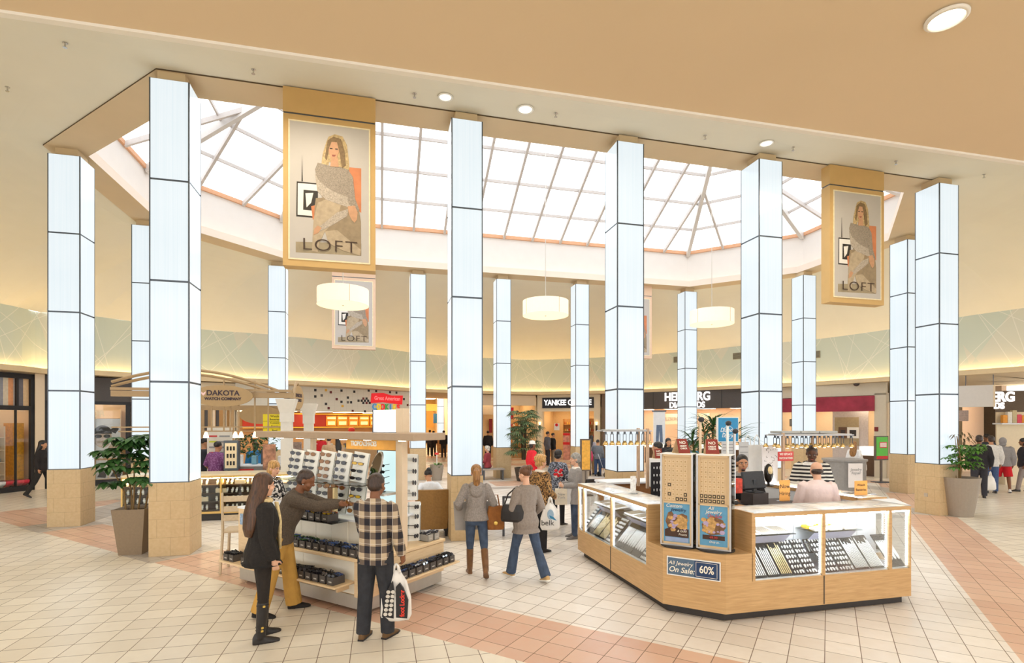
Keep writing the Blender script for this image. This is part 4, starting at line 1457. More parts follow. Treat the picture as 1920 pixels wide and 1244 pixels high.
for k, (px, Y, lb) in enumerate(((1402, 9.3, 'white paper bag with tall loop handles beside the blue diamond sign'), (1419, 9.5, 'white paper bag with loop handles right behind the other one'))):
    b = dpt(px, 900, Y)
    o = thing('paper_bag', lb, 'bag', (b.x, b.y, 1.2), TH)
    MB().loft([[(-.10, -.05, 0), (.10, -.05, 0), (.10, .05, 0), (-.10, .05, 0)], [(-.10, -.03, .62), (.10, -.03, .62), (.10, .03, .62), (-.10, .03, .62)]]).build('bag_body', M_PAPERBAG, o)
    mb = MB()
    mb.tube([(-.06, 0, .60), (-.05, 0, .74), (0, 0, .80), (.05, 0, .74), (.06, 0, .60)], .009, 6)
    mb.build('handle', M_PAPERBAG, o)
o = thing('drawing_board', 'white display board covered in sketchy line drawings inside the kiosk', 'board', dpt(1443, 905, 9.2), TH)
w, h = 34*9.2/FPX, 70*9.2/FPX
MB().box(-w/2, w/2, -.01, .01, 0, h).build('board', mat('sketched_board', (240, 234, 232), .5, var=.02), o)
mb = MB()
for k in range(26):
    x, z = rr.uniform(-w/2+.03, w/2-.03), rr.uniform(.05, h-.05)
    mb.tube([(x, -.012, z), (x+rr.uniform(-.03, .03), -.012, z+rr.uniform(-.03, .03)), (x+rr.uniform(-.04, .04), -.012, z+rr.uniform(-.02, .04))], .003, 4)
mb.build('drawing', mat('dark_line_ink', (90, 70, 70), .5), o)
MB().box(-.02, .02, .01, .04, -.1-1.0, .1).build('support_post', M_ALU, o)
o = thing('watch_head_display', 'dark oval gold and black watch display standing before the sketched board', 'display', dpt(1441, 912, 8.2), TH)
mb = MB()
mb.ell((0, 0, .20), (.075, .05, .15), 14, 9)
mb.build('case', mat('black_gloss', (40, 34, 28), .2), o, smooth=True)
mb = MB()
mb.ell((0, -.035, .24), (.045, .02, .07), 12, 8)
mb.build('face', M_GOLDJ, o, smooth=True)
MB().lathe([(.08, 0), (.08, .015), (.02, .03), (.02, .08)], 16).build('foot', mat('black_gloss', (40, 34, 28), .2), o)
# black earring stand left of the towers
o = thing('earring_stand', 'tall black earring stand with pale earrings behind the left card tower', 'display stand', dpt(1236, 945, 7.9), TH)
MB().box(-.13, .13, -.02, .02, 0, .62).build('black_board', M_BLACKV, o)
for r in range(5):
    for c in range(5):
        mb = MB()
        mb.ell((-.10+c*.05, -.026, .10+r*.11), (.008, .006, rr.uniform(.015, .03)), 6, 5)
        mb.build('earring', M_SILV, o)

for k, (px, py, Y, lb) in enumerate(((1313, 790, 6.75, 'thin cream post with a black lamp head just left of the right card tower'), (1364, 797, 6.9, 'thin white post with a black lamp head in front of the blue diamond sign'), (1377, 812, 7.0, 'thin grey post with a black lamp head right of the blue diamond sign'))):
    q = dpt(px, py, Y)
    o = thing('post_lamp', lb, 'lamp', (q.x, q.y, HT), TH)
    MB().box(-.012, .012, -.012, .012, 0, q.z-HT).build('post', [mat('cream_post', (226, 204, 174), .5, var=.03), M_SIGNW, M_ALU][k], o)
    mb = MB()
    mb.ell((0, -.02, q.z-HT+.02), (.035, .045, .035), 12, 8)
    mb.build('lamp_head', mat('black_plastic', (52, 54, 58), .45), o, smooth=True)
# ================================================================== sunglasses kiosk
KL = Vector((-3.855, 7.369, 0))
KX = Vector((.853, -.521, 0)).normalized()
KY = Vector((.521, .853, 0)).normalized()
KR = math.atan2(KX.y, KX.x)
def K(x, y, z=0.0):
    p = KL+KX*x+KY*y
    return Vector((p.x, p.y, z))
M_BACKW = mat('white_kiosk_panel', (244, 238, 222), .45, var=.02)
M_KSILV = mat('silver_laminate', (186, 180, 170), .35, metal=.35, var=.05)
M_CANOPY = mat('taupe_canopy', (176, 152, 126), .5, var=.05)
M_CREAMPOST = mat('cream_post', (226, 204, 174), .5, var=.03)
sk = thing('sunglasses_kiosk', 'pale maple sunglasses kiosk on a silver base with stepped shelves and flat taupe canopy', 'kiosk', KL, KR)
MB().box(.03, 2.52, .04, 1.41, .035, .19).build('silver_base', M_KSILV, sk)
for x in (.12, 2.43):
    for y in (.14, 1.3):
        mb = MB()
        mb.lathe([(.03, 0), (.03, .04)], 12, x, y)
        mb.build('caster', M_KICK, sk)
MB().box(.40, 2.37, .06, 1.36, .19, .60).build('body', M_WOODL, sk)
MB().box(.40, 1.38, .052, .062, .20, .59).build('front_panel', M_BACKW, sk)
MB().box(1.385, 2.37, .052, .062, .20, .59).build('front_panel', M_BACKW, sk)
MB().box(2.37, 2.55, 0, .14, .19, .64).build('corner_panel', M_WOODL, sk)
MB().box(2.49, 2.55, .14, 1.42, .19, .58).build('side_panel', M_WOODL, sk)
MB().bbox(.38, 2.55, -.02, .40, .60, .64, .006).build('front_ledge', M_WOODL, sk)
MB().bbox(2.12, 2.56, .40, 1.45, .585, .625, .006).build('side_ledge', M_WOODL, sk)
MB().bbox(.02, 2.34, -.26, .06, .335, .358, .006).build('lower_shelf', M_WOODL, sk)
MB().box(2.20, 2.225, -.12, .06, .25, .336).build('shelf_bracket', M_WOODL, sk)
MB().bbox(2.55, 2.80, .16, 1.46, .325, .348, .006).build('side_shelf', M_WOODL, sk)
# tall cabinet at the left end
MB().box(0, .40, .04, .75, .19, 1.02).build('end_cabinet', M_WOODL, sk)
MB().box(-.01, .41, .03, .76, 1.02, 1.045).build('cabinet_top', M_CASEW, sk)
MB().box(.06, .35, .03, .042, .28, .70).box(.075, .335, .026, .031, .295, .685).build('cabinet_door', M_WOODL, sk)
MB().box(.05, .17, .028, .041, .80, .95).build('blue_sticker', mat('pale_blue_sticker', (150, 176, 206), .5, var=.4, scale=30), sk)
# lit back panel with joints, counter, glass shelves
for k in range(5): MB().box(.42+k*.30, .715+k*.30, .30, .315, .64, .985).build('back_panel', M_BACKW, sk)
MB().box(.42, 2.30, .32, 1.0, .64, .985).build('core', M_BACKW, sk)
MB().box(.40, 2.34, .28, 1.05, .985, 1.01).build('white_counter', M_CASEW, sk)
MB().box(.42, 1.95, .03, .30, .985, .995).build('tray_shelf', glass('shelf_glass'), sk)
MB().box(.35, 2.10, .34, .98, 1.418, 1.430).build('glass_shelf', glass('green_edge_glass', (.82, .92, .88), .08), sk)
MB().box(2.10, 2.34, .50, .98, 1.30, 1.33).build('grey_shelf', M_KSILV, sk)
MB().box(2.34, 2.45, .71, .81, .62, 2.0).build('post', M_CREAMPOST, sk)
MB().box(.40, .46, .92, .98, 1.0, 2.0).build('post', M_CREAMPOST, sk)
MB().bbox(-.25, 2.88, .45, 1.05, 2.0, 2.09, .006).build('canopy', M_CANOPY, sk)
for x in (.2, .65, 1.1, 1.55, 2.0, 2.6):
    mb = MB()
    mb.lathe([(.05, 2.0), (.05, 1.992), (.03, 1.99)], 14, x, .55)
    mb.build('canopy_light', mat('canopy_lamp', (255, 250, 235), .5, var=0, emit=(255, 240, 205), estr=9.0), sk)
MB().box(1.95, 2.35, .70, .82, 2.09, 2.385).build('light_box', mat('blank_lightbox', (250, 252, 255), .5, var=0, emit=(250, 252, 255), estr=.95), sk)
MB().box(1.94, 2.36, .695, .83, 2.08, 2.098).box(1.938, 1.952, .695, .83, 2.09, 2.39).build('light_box_frame', M_DARKM, sk)
MB().box(2.35, 2.47, .70, .82, 2.09, 2.40).build('post_top', M_CREAMPOST, sk)
MB().box(1.40, 2.34, .73, .78, 1.86, 2.0).build('orange_header', mat('orange_header', (244, 180, 84), .5, var=.08), sk)
text('lettering', 'TROPICALSHADES', .088, M_SIGNW, sk, (1.74, .726, 1.935), depth=.002, bold=.003, sx=.72, spacing=.92)
def cyan_material():
    m, t, p = newmat('pale_cyan_lightbox')
    n = t.noise(t.coords(), 2.2, 2.0)
    c = t.mix(n, lin((232, 246, 246)), lin((176, 226, 228)))
    t.l.new(c, p.inputs['Emission Color'])
    p.inputs['Emission Strength'].default_value = .8
    p.inputs['Base Color'].default_value = (.1, .12, .12, 1)
    return m
MB().box(2.00, 2.33, .74, .78, .66, 1.855).build('cyan_panel', cyan_material(), sk)
MB().box(1.98, 2.0, .735, .785, .66, 1.86).box(1.98, 2.34, .735, .785, 1.852, 1.862).build('cyan_panel_frame', M_DARKM, sk)

# ---- sunglasses
def sunglass_mesh(frame, lens, shape=0, folded=False):
    mb = MB()
    rx, rz = ((.031, .025), (.034, .019), (.028, .028))[shape]
    for s in (-1, 1):
        ring = [(s*.036+rx*math.cos(a), rz*math.sin(a)) for a in [2*PI*i/12 for i in range(12)]]
        mb.slab_xz(ring if s > 0 else ring, -.003, .003, 0)
        ring2 = [(s*.036+rx*.84*math.cos(a), rz*.84*math.sin(a)) for a in [2*PI*i/12 for i in range(12)]]
        mb.slab_xz(ring2, -.0045, -.003, 1)
        if folded:
            mb.box(s*.070-.003, s*.070+.003, 0, .014, .006, .013, 0)
            mb.box(-.055 if s > 0 else -.07, .07 if s > 0 else .055, .008+.006*(s > 0), .012+.006*(s > 0), .002, .011, 0)
        else: mb.box(s*.070-.003, s*.070+.003, 0, .125, .006, .013, 0)
    mb.box(-.010, .010, -.003, .003, .008, .014, 0)
    me = mb.mesh('sunglasses', [frame, lens])
    bm = bmesh.new()
    bm.from_mesh(me)
    bmesh.ops.recalc_face_normals(bm, faces=bm.faces)
    bm.to_mesh(me)
    bm.free()
    return me
F_BLK = mat('black_frame', (34, 32, 34), .3, var=.1)
F_TORT = mat('tortoise_frame', (110, 72, 40), .3, var=.6, scale=60)
F_SIL = mat('silver_frame', (176, 174, 172), .25, metal=.7)
F_BLUE = mat('blue_frame', (60, 90, 150), .3)
F_GRN = mat('green_frame', (70, 110, 60), .3)
F_RED = mat('red_frame', (170, 50, 44), .3)
L_GRY = mat('smoke_lens', (70, 70, 76), .1, var=.1)
L_BRN = mat('amber_lens', (150, 104, 56), .1, var=.1)
L_DRK = mat('dark_lens', (30, 28, 32), .08, var=.1)
L_YEL = mat('yellow_lens', (214, 176, 60), .1, var=.1)
SG = [sunglass_mesh(F_BLK, L_GRY, 0), sunglass_mesh(F_TORT, L_BRN, 0), sunglass_mesh(F_BLK, L_DRK, 1), sunglass_mesh(F_SIL, L_GRY, 2), sunglass_mesh(F_BLK, L_YEL, 1), sunglass_mesh(F_BLUE, L_GRY, 1), sunglass_mesh(F_GRN, L_GRY, 0), sunglass_mesh(F_RED, L_BRN, 0), sunglass_mesh(F_TORT, L_YEL, 1)]
SGARG = [(F_BLK, L_GRY, 0), (F_TORT, L_BRN, 0), (F_BLK, L_DRK, 1), (F_SIL, L_GRY, 2), (F_BLK, L_YEL, 1), (F_BLUE, L_GRY, 1), (F_GRN, L_GRY, 0), (F_RED, L_BRN, 0), (F_TORT, L_YEL, 1)]
SGF = [sunglass_mesh(*a, folded=True) for a in SGARG]
KM4 = Matrix.Translation(KL) @ Matrix.Rotation(KR, 4, 'Z')
def sunglasses(mi, M, label, group, folded=False):
    o = bpy.data.objects.new('sunglasses', (SGF if folded else SG)[mi])
    COL.objects.link(o)
    R = KM4 @ M
    o.location, o.rotation_euler = R.to_translation(), R.to_euler()
    s = R.to_scale()
    o.scale = s
    return tag(o, label, 'sunglasses', group)
M_BOX = mat('charcoal_box', (84, 78, 74), .6, var=.12)
M_BOXIN = mat('box_inside', (40, 38, 38), .8)
M_BOXL = mat('box_label', (190, 184, 176), .5)
M_BOXG = mat('grey_box', (168, 164, 156), .6, var=.1)
def box_proto(m):
    o = thing('sunglasses_box', 'x', 'box', (0, 0, -50), KR, None)
    MB().box(-.052, .052, -.085, .085, 0, .006).box(-.052, -.047, -.085, .085, 0, .09).box(.047, .052, -.085, .085, 0, .09).box(-.052, .052, -.085, -.08, 0, .09).box(-.052, .052, .08, .085, 0, .09).build('carton', m, o)
    MB().box(-.025, .025, -.0865, -.0848, .030, .044).build('label_strip', M_BOXL, o)
    return o
BP = {}
rb = random.Random(11)
def stock_box(x, y, z, rot, label, group, pal, m=M_BOX, n=5):
    if m.name not in BP:
        BP[m.name] = box_proto(m)
        o = BP[m.name]
    else: o = dup(BP[m.name], (0, 0, 0))
    o.location = K(x, y, z)
    o.rotation_euler = (0, 0, KR+rot)
    o['label'] = label
    o['group'] = group
    for k in range(n):
        M = Matrix.Translation(Vector((x, y, z))) @ Matrix.Rotation(rot, 4, 'Z') @ Matrix.Translation(Vector((rb.uniform(-.012, .012), -.058+.029*k, .092+rb.uniform(0, .016)))) @ Matrix.Rotation(rb.uniform(-.35, .35), 4, 'Z') @ Matrix.Rotation(rb.uniform(-.5, .9), 4, 'X') @ Matrix.Scale(.80, 4)
        sunglasses(rb.choice(pal), M, 'folded sunglasses filed in %s' % group.replace('boxes', 'a box'), 'sunglasses in %s' % group, True)
P_DARK, P_MIX, P_GRN = [0, 2, 2, 0], [0, 1, 3, 5, 7, 8, 4], [6, 6, 0, 4, 5]
for k in range(2): stock_box(.12+k*.125, -.13, .358, 0, 'charcoal box of sunglasses at the left end of the lower shelf', 'boxes at the left end of the lower shelf', P_DARK)
for k in range(14): stock_box(.52+k*.13, -.13, .358, 0, 'charcoal box of dark sunglasses on the lower front shelf', 'boxes on the lower front shelf', P_DARK if k < 12 else [3, 0, 5])
for k in range(15): stock_box(.50+k*.13, .10, .64, 0, 'charcoal box of sunglasses on the front ledge of the kiosk', 'boxes on the front ledge', P_GRN if k < 9 else [3, 3, 0, 5])
for k in range(7): stock_box(1.02+k*.125, .15, .995, 0, 'charcoal box of mixed sunglasses on the glass tray shelf', 'boxes on the glass tray shelf', P_MIX)
for k in range(9): stock_box(2.675, .30+k*.13, .348, PI/2, 'charcoal box of sunglasses on the right side shelf of the kiosk', 'boxes on the right side shelf', [0, 2, 5, 3, 0])
for k in range(2): stock_box(2.42, 1.20+k*.13, .625, PI/2, 'pale grey box of sunglasses on the right ledge beside the armchair', 'grey boxes on the right ledge', [0, 3], M_BOXG)
for k in range(2): stock_box(.52+k*.14, .50, 1.01, 0, 'pale grey box of sunglasses on the counter by the blonde attendant', 'grey boxes by the attendant', [0, 3], M_BOXG)

# ---- slanted white display panels with four sunglasses each
M_DISP = mat('white_display_panel', (240, 240, 234), .35, var=.02)
def display_panel(x, y, z0, z1, w, lean, ids, label, yaw=0.0):
    h = (z1-z0)
    o = thing('sunglasses_display', label, 'display panel', K(x, y, z0), KR+yaw)
    R = Matrix.Rotation(lean, 4, 'X') @ Matrix.Rotation(.09, 4, 'Y')
    mb = MB()
    mb.M = R
    mb.bbox(-w/2, w/2, -.006, .006, 0, h, .004)
    mb.build('panel', M_DISP, o)
    for xa in (-w/2, w/2-.012):
        mb = MB()
        mb.M = R
        mb.box(xa, xa+.012, -.012, -.006, .01, h-.01)
        mb.build('clear_rail', M_ACR, o)
    for k, i in enumerate(ids):
        zz = h*(.13+.245*k)
        M = Matrix.Translation(Vector((x, y, z0))) @ Matrix.Rotation(yaw, 4, 'Z') @ R @ Matrix.Translation(Vector((.0, -.055, zz))) @ Matrix.Rotation(.55, 4, 'Z') @ Matrix.Scale(1.12, 4)
        sunglasses(i, M, 'sunglasses on the %s' % label.split(' panel')[0]+' panel', 'sunglasses on the %s' % label)
    return o
dn = ['first', 'second', 'third', 'fourth', 'fifth']
ids = [[0, 0, 0, 0], [2, 2, 2, 1], [1, 1, 1, 1], [0, 3, 0, 3], [2, 2, 8, 2]]
for k in range(5): display_panel(.47+k*.325, .60, 1.432, 1.83, .30, -.12, ids[k], '%s upper white display panel counted from the blonde attendant' % dn[k])
ids = [[0, 7, 0, 0], [0, 2, 0, 2], [1, 0, 0, 1], [0, 0, 0, 7], [1, 8, 4, 0]]
for k in range(5): display_panel(.47+k*.325, .56, 1.012, 1.40, .30, -.10, ids[k], '%s lower white display panel counted from the blonde attendant' % dn[k])
display_panel(2.30, 1.05, 1.18, 1.80, .20, -.10, [3, 3, 3, 3], 'tall white display panel on the right side beyond the cream post', PI/2-.2)
display_panel(2.34, 1.05, .64, 1.16, .20, -.10, [0, 0, 3, 0], 'lower white display panel on the right side beside the armchair', PI/2-.2)
# oval mirror, little rack, wooden holder
o = thing('tilting_mirror', 'tilted oval mirror on a wire stand under the orange header', 'mirror', K(2.02, .56, 1.43), KR)
mb = MB()
mb.M = Matrix.Rotation(.5, 4, 'Y') @ Matrix.Rotation(-.35, 4, 'Z')
ringp = lambda r, y: [(r*.115*math.cos(2*PI*i/28), y, .26+r*.20*math.sin(2*PI*i/28)) for i in range(28)]
mb.loft([ringp(1.08, .012), ringp(1.08, -.004), ringp(1.0, -.006)])
mb.build('mirror_frame', M_ALU, o)
mb = MB()
mb.M = Matrix.Rotation(.5, 4, 'Y') @ Matrix.Rotation(-.35, 4, 'Z')
mb.loft([ringp(.98, -.0062), ringp(.98, -.0075)])
mb.build('mirror_glass', mat('mirror_silver', (210, 204, 196), .03, metal=1.0, var=0), o)
mb = MB()
mb.tube([(.10, 0, .10), (.05, .01, .05), (0, 0, 0), (-.08, 0, 0)], .006, 6)
mb.build('wire_stand', M_ALU, o)
o = thing('sunglasses_rack', 'small black tiered sunglasses rack in front of the cyan light panel', 'rack', K(2.17, .62, 1.33), KR)
MB().lathe([(.06, 0), (.06, .012), (.012, .016), (.012, .34)], 14).build('pole', F_BLK, o)
for k in range(4): MB().box(-.05, .05, -.006, .006, .08+k*.08, .09+k*.08).build('rest', F_BLK, o)
for k in range(4): sunglasses(2, Matrix.Translation(Vector((2.17, .60, 1.33+.10+k*.08))) @ Matrix.Rotation(.3, 4, 'Z'), 'dark sunglasses on the small black tiered rack', 'sunglasses on the small black rack')
o = thing('wooden_holder', 'dark wooden upright holder with amber sunglasses on top, on the counter', 'display stand', K(1.50, .40, 1.01), KR)
MB().bbox(-.05, .05, -.03, .03, 0, .36, .006).build('wood_block', mat('walnut', (116, 80, 46), .4, var=.3), o)
MB().bbox(.05, .085, -.03, .03, 0, .36, .004).build('light_edge', M_GOLDJ, o)
sunglasses(1, Matrix.Translation(Vector((1.51, .37, 1.40))) @ Matrix.Rotation(.3, 4, 'Z') @ Matrix.Scale(1.2, 4), 'amber sunglasses on the wooden holder', None)
# books / till things by the attendant
o = thing('cash_register', 'black card terminal and keyboard on the counter beside the blonde attendant', 'till', K(.55, .78, 1.01), KR+.3)
MB().bbox(-.13, .13, -.10, .10, 0, .08, .01).build('base', F_BLK, o)
mb = MB()
mb.M = Matrix.Translation(Vector((0, .05, .08))) @ Matrix.Rotation(-.35, 4, 'X')
mb.bbox(-.12, .12, -.01, .01, 0, .20, .006)
mb.build('screen', F_BLK, o)

# ---- folding wooden chair left of the kiosk
M_CHAIR = mat('whitewashed_wood', (206, 186, 156), .6, var=.12, scale=30)
o = thing('tall_wooden_chair', 'tall whitewashed wooden slat back chair at the left end of the sunglasses kiosk', 'chair', dpt(452, 1058, 7.95)*1.0, .25)
o.location.z = 0
for x in (-.20, .20):
    mb = MB()
    mb.tube([(x*1.15, -.22, 0), (x, -.19, .62), (x*.95, -.26, 1.20)], [.02, .02, .017], 6)
    mb.build('back_leg', M_CHAIR, o)
    mb = MB()
    mb.tube([(x*1.15, .22, 0), (x, .17, .62)], .02, 6)
    mb.build('front_leg', M_CHAIR, o)
    mb = MB()
    mb.tube([(x*1.1, -.2, .28), (x*1.1, .2, .28)], .014, 6)
    mb.build('stretcher', M_CHAIR, o)
MB().bbox(-.22, .22, -.2, .2, .60, .635, .01).build('seat', M_CHAIR, o)
for z in (.82, .95, 1.10):
    MB().bbox(-.19, .19, -.265+(1.2-z)*.1, -.245+(1.2-z)*.1, z-.035, z+.05, .006).build('back_slat', M_CHAIR, o)
# ---- club armchair
M_ARM = mat('caramel_upholstery', (150, 112, 62), .7, var=.18, scale=25)
ap = gpt(806, 1008)
o = thing('club_armchair', 'caramel tall backed club armchair seen from behind, next to the sunglasses kiosk', 'armchair', (ap.x, ap.y+.32, 0), .18)
mb = MB()
def crv(w, y, z): return [(-w, y, z), (-w*.5, y-.03, z), (0, y-.04, z), (w*.5, y-.03, z), (w, y, z), (w, y+.11, z), (0, y+.08, z), (-w, y+.11, z)]
mb.loft([crv(.27, -.30, .15), crv(.31, -.32, .5), crv(.36, -.34, .90), crv(.365, -.345, .915)])
mb.build('backrest', M_ARM, o, smooth=False)
for s in (-1, 1):
    mb = MB()
    mb.loft([[(s*.26, -.25, .15), (s*.36, -.25, .15), (s*.36, .32, .15), (s*.26, .32, .15)], [(s*.28, -.27, .62), (s*.38, -.28, .62), (s*.36, .30, .56), (s*.28, .30, .56)]])
    mb.build('armrest', M_ARM, o)
MB().bbox(-.27, .27, -.24, .34, .15, .32, .02).build('seat_base', M_ARM, o)
MB().bbox(-.25, .25, -.20, .34, .32, .43, .04).build('seat_cushion', M_ARM, o)
for x in (-.26, .26):
    for y in (-.27, .28):
        MB().loft([[(x-.02, y-.02, 0), (x+.02, y-.02, 0), (x+.02, y+.02, 0), (x-.02, y+.02, 0)], [(x-.032, y-.032, .15), (x+.032, y-.032, .15), (x+.032, y+.032, .15), (x-.032, y+.032, .15)]]).build('leg', F_BLK, o)
# ================================================================== shops round the court
M_BLK = mat('black_shop_frame', (42, 40, 42), .45, var=.1)
M_DGREY = mat('charcoal_fascia', (84, 78, 76), .6, var=.15, scale=40)
M_SHOPW = mat('shop_cream_wall', (236, 214, 184), .8, var=.03)
M_WARMW = mat('warm_shop_wall', (232, 204, 156), .8, var=.08)
M_PINKWALL = mat('blush_shop_wall', (240, 214, 192), .8, var=.03)
M_LITC = mat('shop_ceiling_lamp', (255, 240, 215), .5, var=0, emit=(255, 236, 205), estr=5.0)
M_LITW = mat('warm_shop_ceiling_lamp', (255, 220, 160), .5, var=0, emit=(255, 226, 184), estr=4.0)
M_LETW = mat('white_sign_letter', (255, 255, 255), .4, var=0, emit=(255, 255, 255), estr=.75)
M_GLS = glass('shop_glass', (.97, .98, .98), .03, .35)
class Shop:
    """front line from pL to pR (plan), y outwards away from the court"""
    def __init__(self, pL, pR):
        self.a = Vector((pL[0], pL[1], 0))
        self.d = Vector((pR[0], pR[1], 0))-self.a
        self.L = self.d.length
        self.rz = math.atan2(self.d.y, self.d.x)
        self.M = Matrix.Translation(self.a) @ Matrix.Rotation(self.rz, 4, 'Z')
    def p(self, x, y, z=0): return self.M @ Vector((x, y, z))
    def xpx(self, px):
        """local x of the front line seen in column px"""
        r = (px-960)/FPX
        den = self.d.x-r*self.d.y
        return (r*self.a.y-self.a.x)/den*self.L
    def zpx(self, px, py):
        q = self.p(self.xpx(px), 0)
        return CAMH-(py-HZ)/FPX*q.y
    def root(self, name, label, cat, x=0, y=0, z=0, group=None, rz=0):
        return thing(name, label, cat, self.p(x, y, z), self.rz+rz, group)
    def shell(self, name, label, depth, ceil, mw, lamp, inset=.1, side=True):
        o = self.root(name, label, 'shop interior')
        o['kind'] = 'structure'
        L = self.L
        MB().box(0, L, depth, depth+.1, 0, ceil).build('back_wall', mw, o)
        if side:
            MB().box(-.1, 0, inset, depth, 0, ceil).build('side_wall', mw, o)
            MB().box(L, L+.1, inset, depth, 0, ceil).build('side_wall', mw, o)
        MB().box(0, L, inset, depth, ceil, ceil+.05).build('shop_ceiling', M_SHOPW, o)
        n = max(1, int(L/1.6))
        for k in range(n):
            x = L*(k+.5)/n
            MB().box(x-.35, x+.35, depth*.25, depth*.85, ceil-.03, ceil-.005).build('ceiling_lamp', lamp, o)
        return o
def fpt(px, off=.18):
    """front line point seen in column px, a little outside the frieze foot"""
    q = frieze_at(px)
    s = 1+off/q.length
    return q*s
rg = random.Random(21)
def goods(S, xs, y0, y1, zs, cols, group, label, kinds='box', n=6, name='boxed_item'):
    """small wares standing on shelves, one object each"""
    for z in zs:
        w = (xs[1]-xs[0])/n
        for k in range(n):
            c = rg.choice(cols)
            x = xs[0]+w*(k+.5)
            h = rg.uniform(.10, .22)
            o = MB()
            if kinds == 'box': o.bbox(-w*.38, w*.38, -.06, .06, 0, h, .006)
            else: o.lathe([(w*.30, 0), (w*.32, h*.8), (w*.2, h*.9), (w*.2, h)], 10)
            ob = o.build(name, mat('ware_%d_%d_%d' % c, c, .5, var=.25, scale=18), loc=S.p(x, rg.uniform(y0, y1), z), rz=S.rz)
            tag(ob, label, 'goods', group)
def shelf_unit(S, name, label, x0, x1, y, zs, m, depth=.32, h=None):
    o = S.root(name, label, 'shelving', x0, y)
    w = x1-x0
    h = h or zs[-1]+.35
    MB().box(0, w, depth-.02, depth, 0, h).build('back_board', m, o)
    for xx in (0, w-.03): MB().box(xx, xx+.03, 0, depth, 0, h).build('side_board', m, o)
    for z in zs: MB().box(.03, w-.03, 0, depth-.02, z-.025, z).build('shelf_board', m, o)
    return o
def fascia(S, name, label, x0, x1, z0, z1, m, y0=-.05, y1=.08, cat='fascia'):
    o = S.root(name, label, cat, x0, 0)
    MB().box(0, x1-x0, y0, y1, z0, z1).build('board', m, o)
    return o

# ---- 1 gift shop, far left
S = Shop(fpt(-120), fpt(66))
S1 = S
S.shell('wall_gift_shop', 'inside walls of the gift shop on the far left', 2.6, 3.78, M_SHOPW, M_LITC)
L = S.L
o = S.root('shop_window', 'black framed gift shop window with striped panels above, far left', 'shop window')
x0 = 0
MB().box(0, L, -.06, .04, 0, .16).build('sill', M_BLK, o)
MB().box(0, L, -.06, .04, 2.62, 2.76).build('transom', M_BLK, o)
MB().box(0, L, -.06, .04, 3.64, 3.80).build('head', M_BLK, o)
xm = S.xpx(31)
for a, b in ((L-.17, L), (0, .12)): MB().box(a, b, -.06, .04, 0, 3.8).build('jamb', M_BLK, o)
MB().box(xm-.03, xm+.03, -.05, .03, 2.7, 3.7).build('mullion', M_BLK, o)
MB().box(S.xpx(29)-.02, S.xpx(29)+.02, -.03, .03, .16, 2.62).build('mullion', M_BLK, o)
MB().box(.1, L-.1, -.01, 0, .16, 2.62).build('window_glass', M_GLS, o)
cols = [(232, 160, 110), (206, 196, 190), (120, 116, 122), (232, 196, 150), (150, 150, 158), (222, 206, 180)]
n = 16
for k in range(n):
    c = cols[k % len(cols)]
    MB().box(.12+(L-.3)*k/n, .12+(L-.3)*(k+1)/n, .05, .09, 2.76, 3.64).build('striped_panel', mat('stripe_%d_%d_%d' % c, c, .6), o)
zs = (.55, .95, 1.35, 1.75)
shelf_unit(S, 'display_shelving', 'pale stepped shelves of candles inside the gift shop window', S.xpx(-90), S.xpx(26), .35, zs, M_SHOPW)
goods(S, (S.xpx(-85), S.xpx(22)), .42, .55, zs, [(226, 230, 236), (90, 140, 190), (240, 238, 230), (206, 80, 70), (140, 170, 200)], 'candles in the gift shop window', 'small candle or jar on the stepped shelves in the gift shop window', 'jar', 9, 'candle_jar')
o = S.root('amber_cabinet', 'glowing amber glass cabinet at the right edge of the gift shop window', 'cabinet', S.xpx(38), .25)
w = S.xpx(56)-S.xpx(38)
MB().box(0, w, 0, .45, .25, 2.2).build('amber_body', mat('amber_panel', (226, 158, 40), .4, var=.3, scale=12), o)
MB().box(-.02, w+.02, -.02, .47, 0, .25).build('plinth', M_BLK, o)
for k, (px, c) in enumerate(((4, (226, 226, 226)), (18, (206, 60, 70)), (40, (220, 80, 90)), (50, (214, 50, 70)))):
    o = MB()
    o.lathe([(.10, 0), (.22, .10), (.24, .18), (.20, .2)], 14)
    tag(o.build('gift_basket', mat('basket_%d' % k, c, .5, var=.2), loc=S.p(S.xpx(px), .2, .16), smooth=True), ['white round gift basket at the gift shop window foot', 'red round gift basket left of the pink ones in the gift shop window', 'pink gift basket beside the amber cabinet', 'bright red gift basket at the right corner of the gift shop window'][k], 'basket')
# pier between 1 and 2
def pier(px0, px1, m, label, z1=ZS, off=.05, dep=.5):
    T = Shop(fpt(px0, off), fpt(px1, off))
    o = struct(MB().box(0, T.L, 0, dep, 0, z1).build('wall_pier', m, loc=T.a, rz=T.rz), label, 'wall')
    return o
pier(66, 84, M_SHOPW, 'cream pier right of the gift shop window')
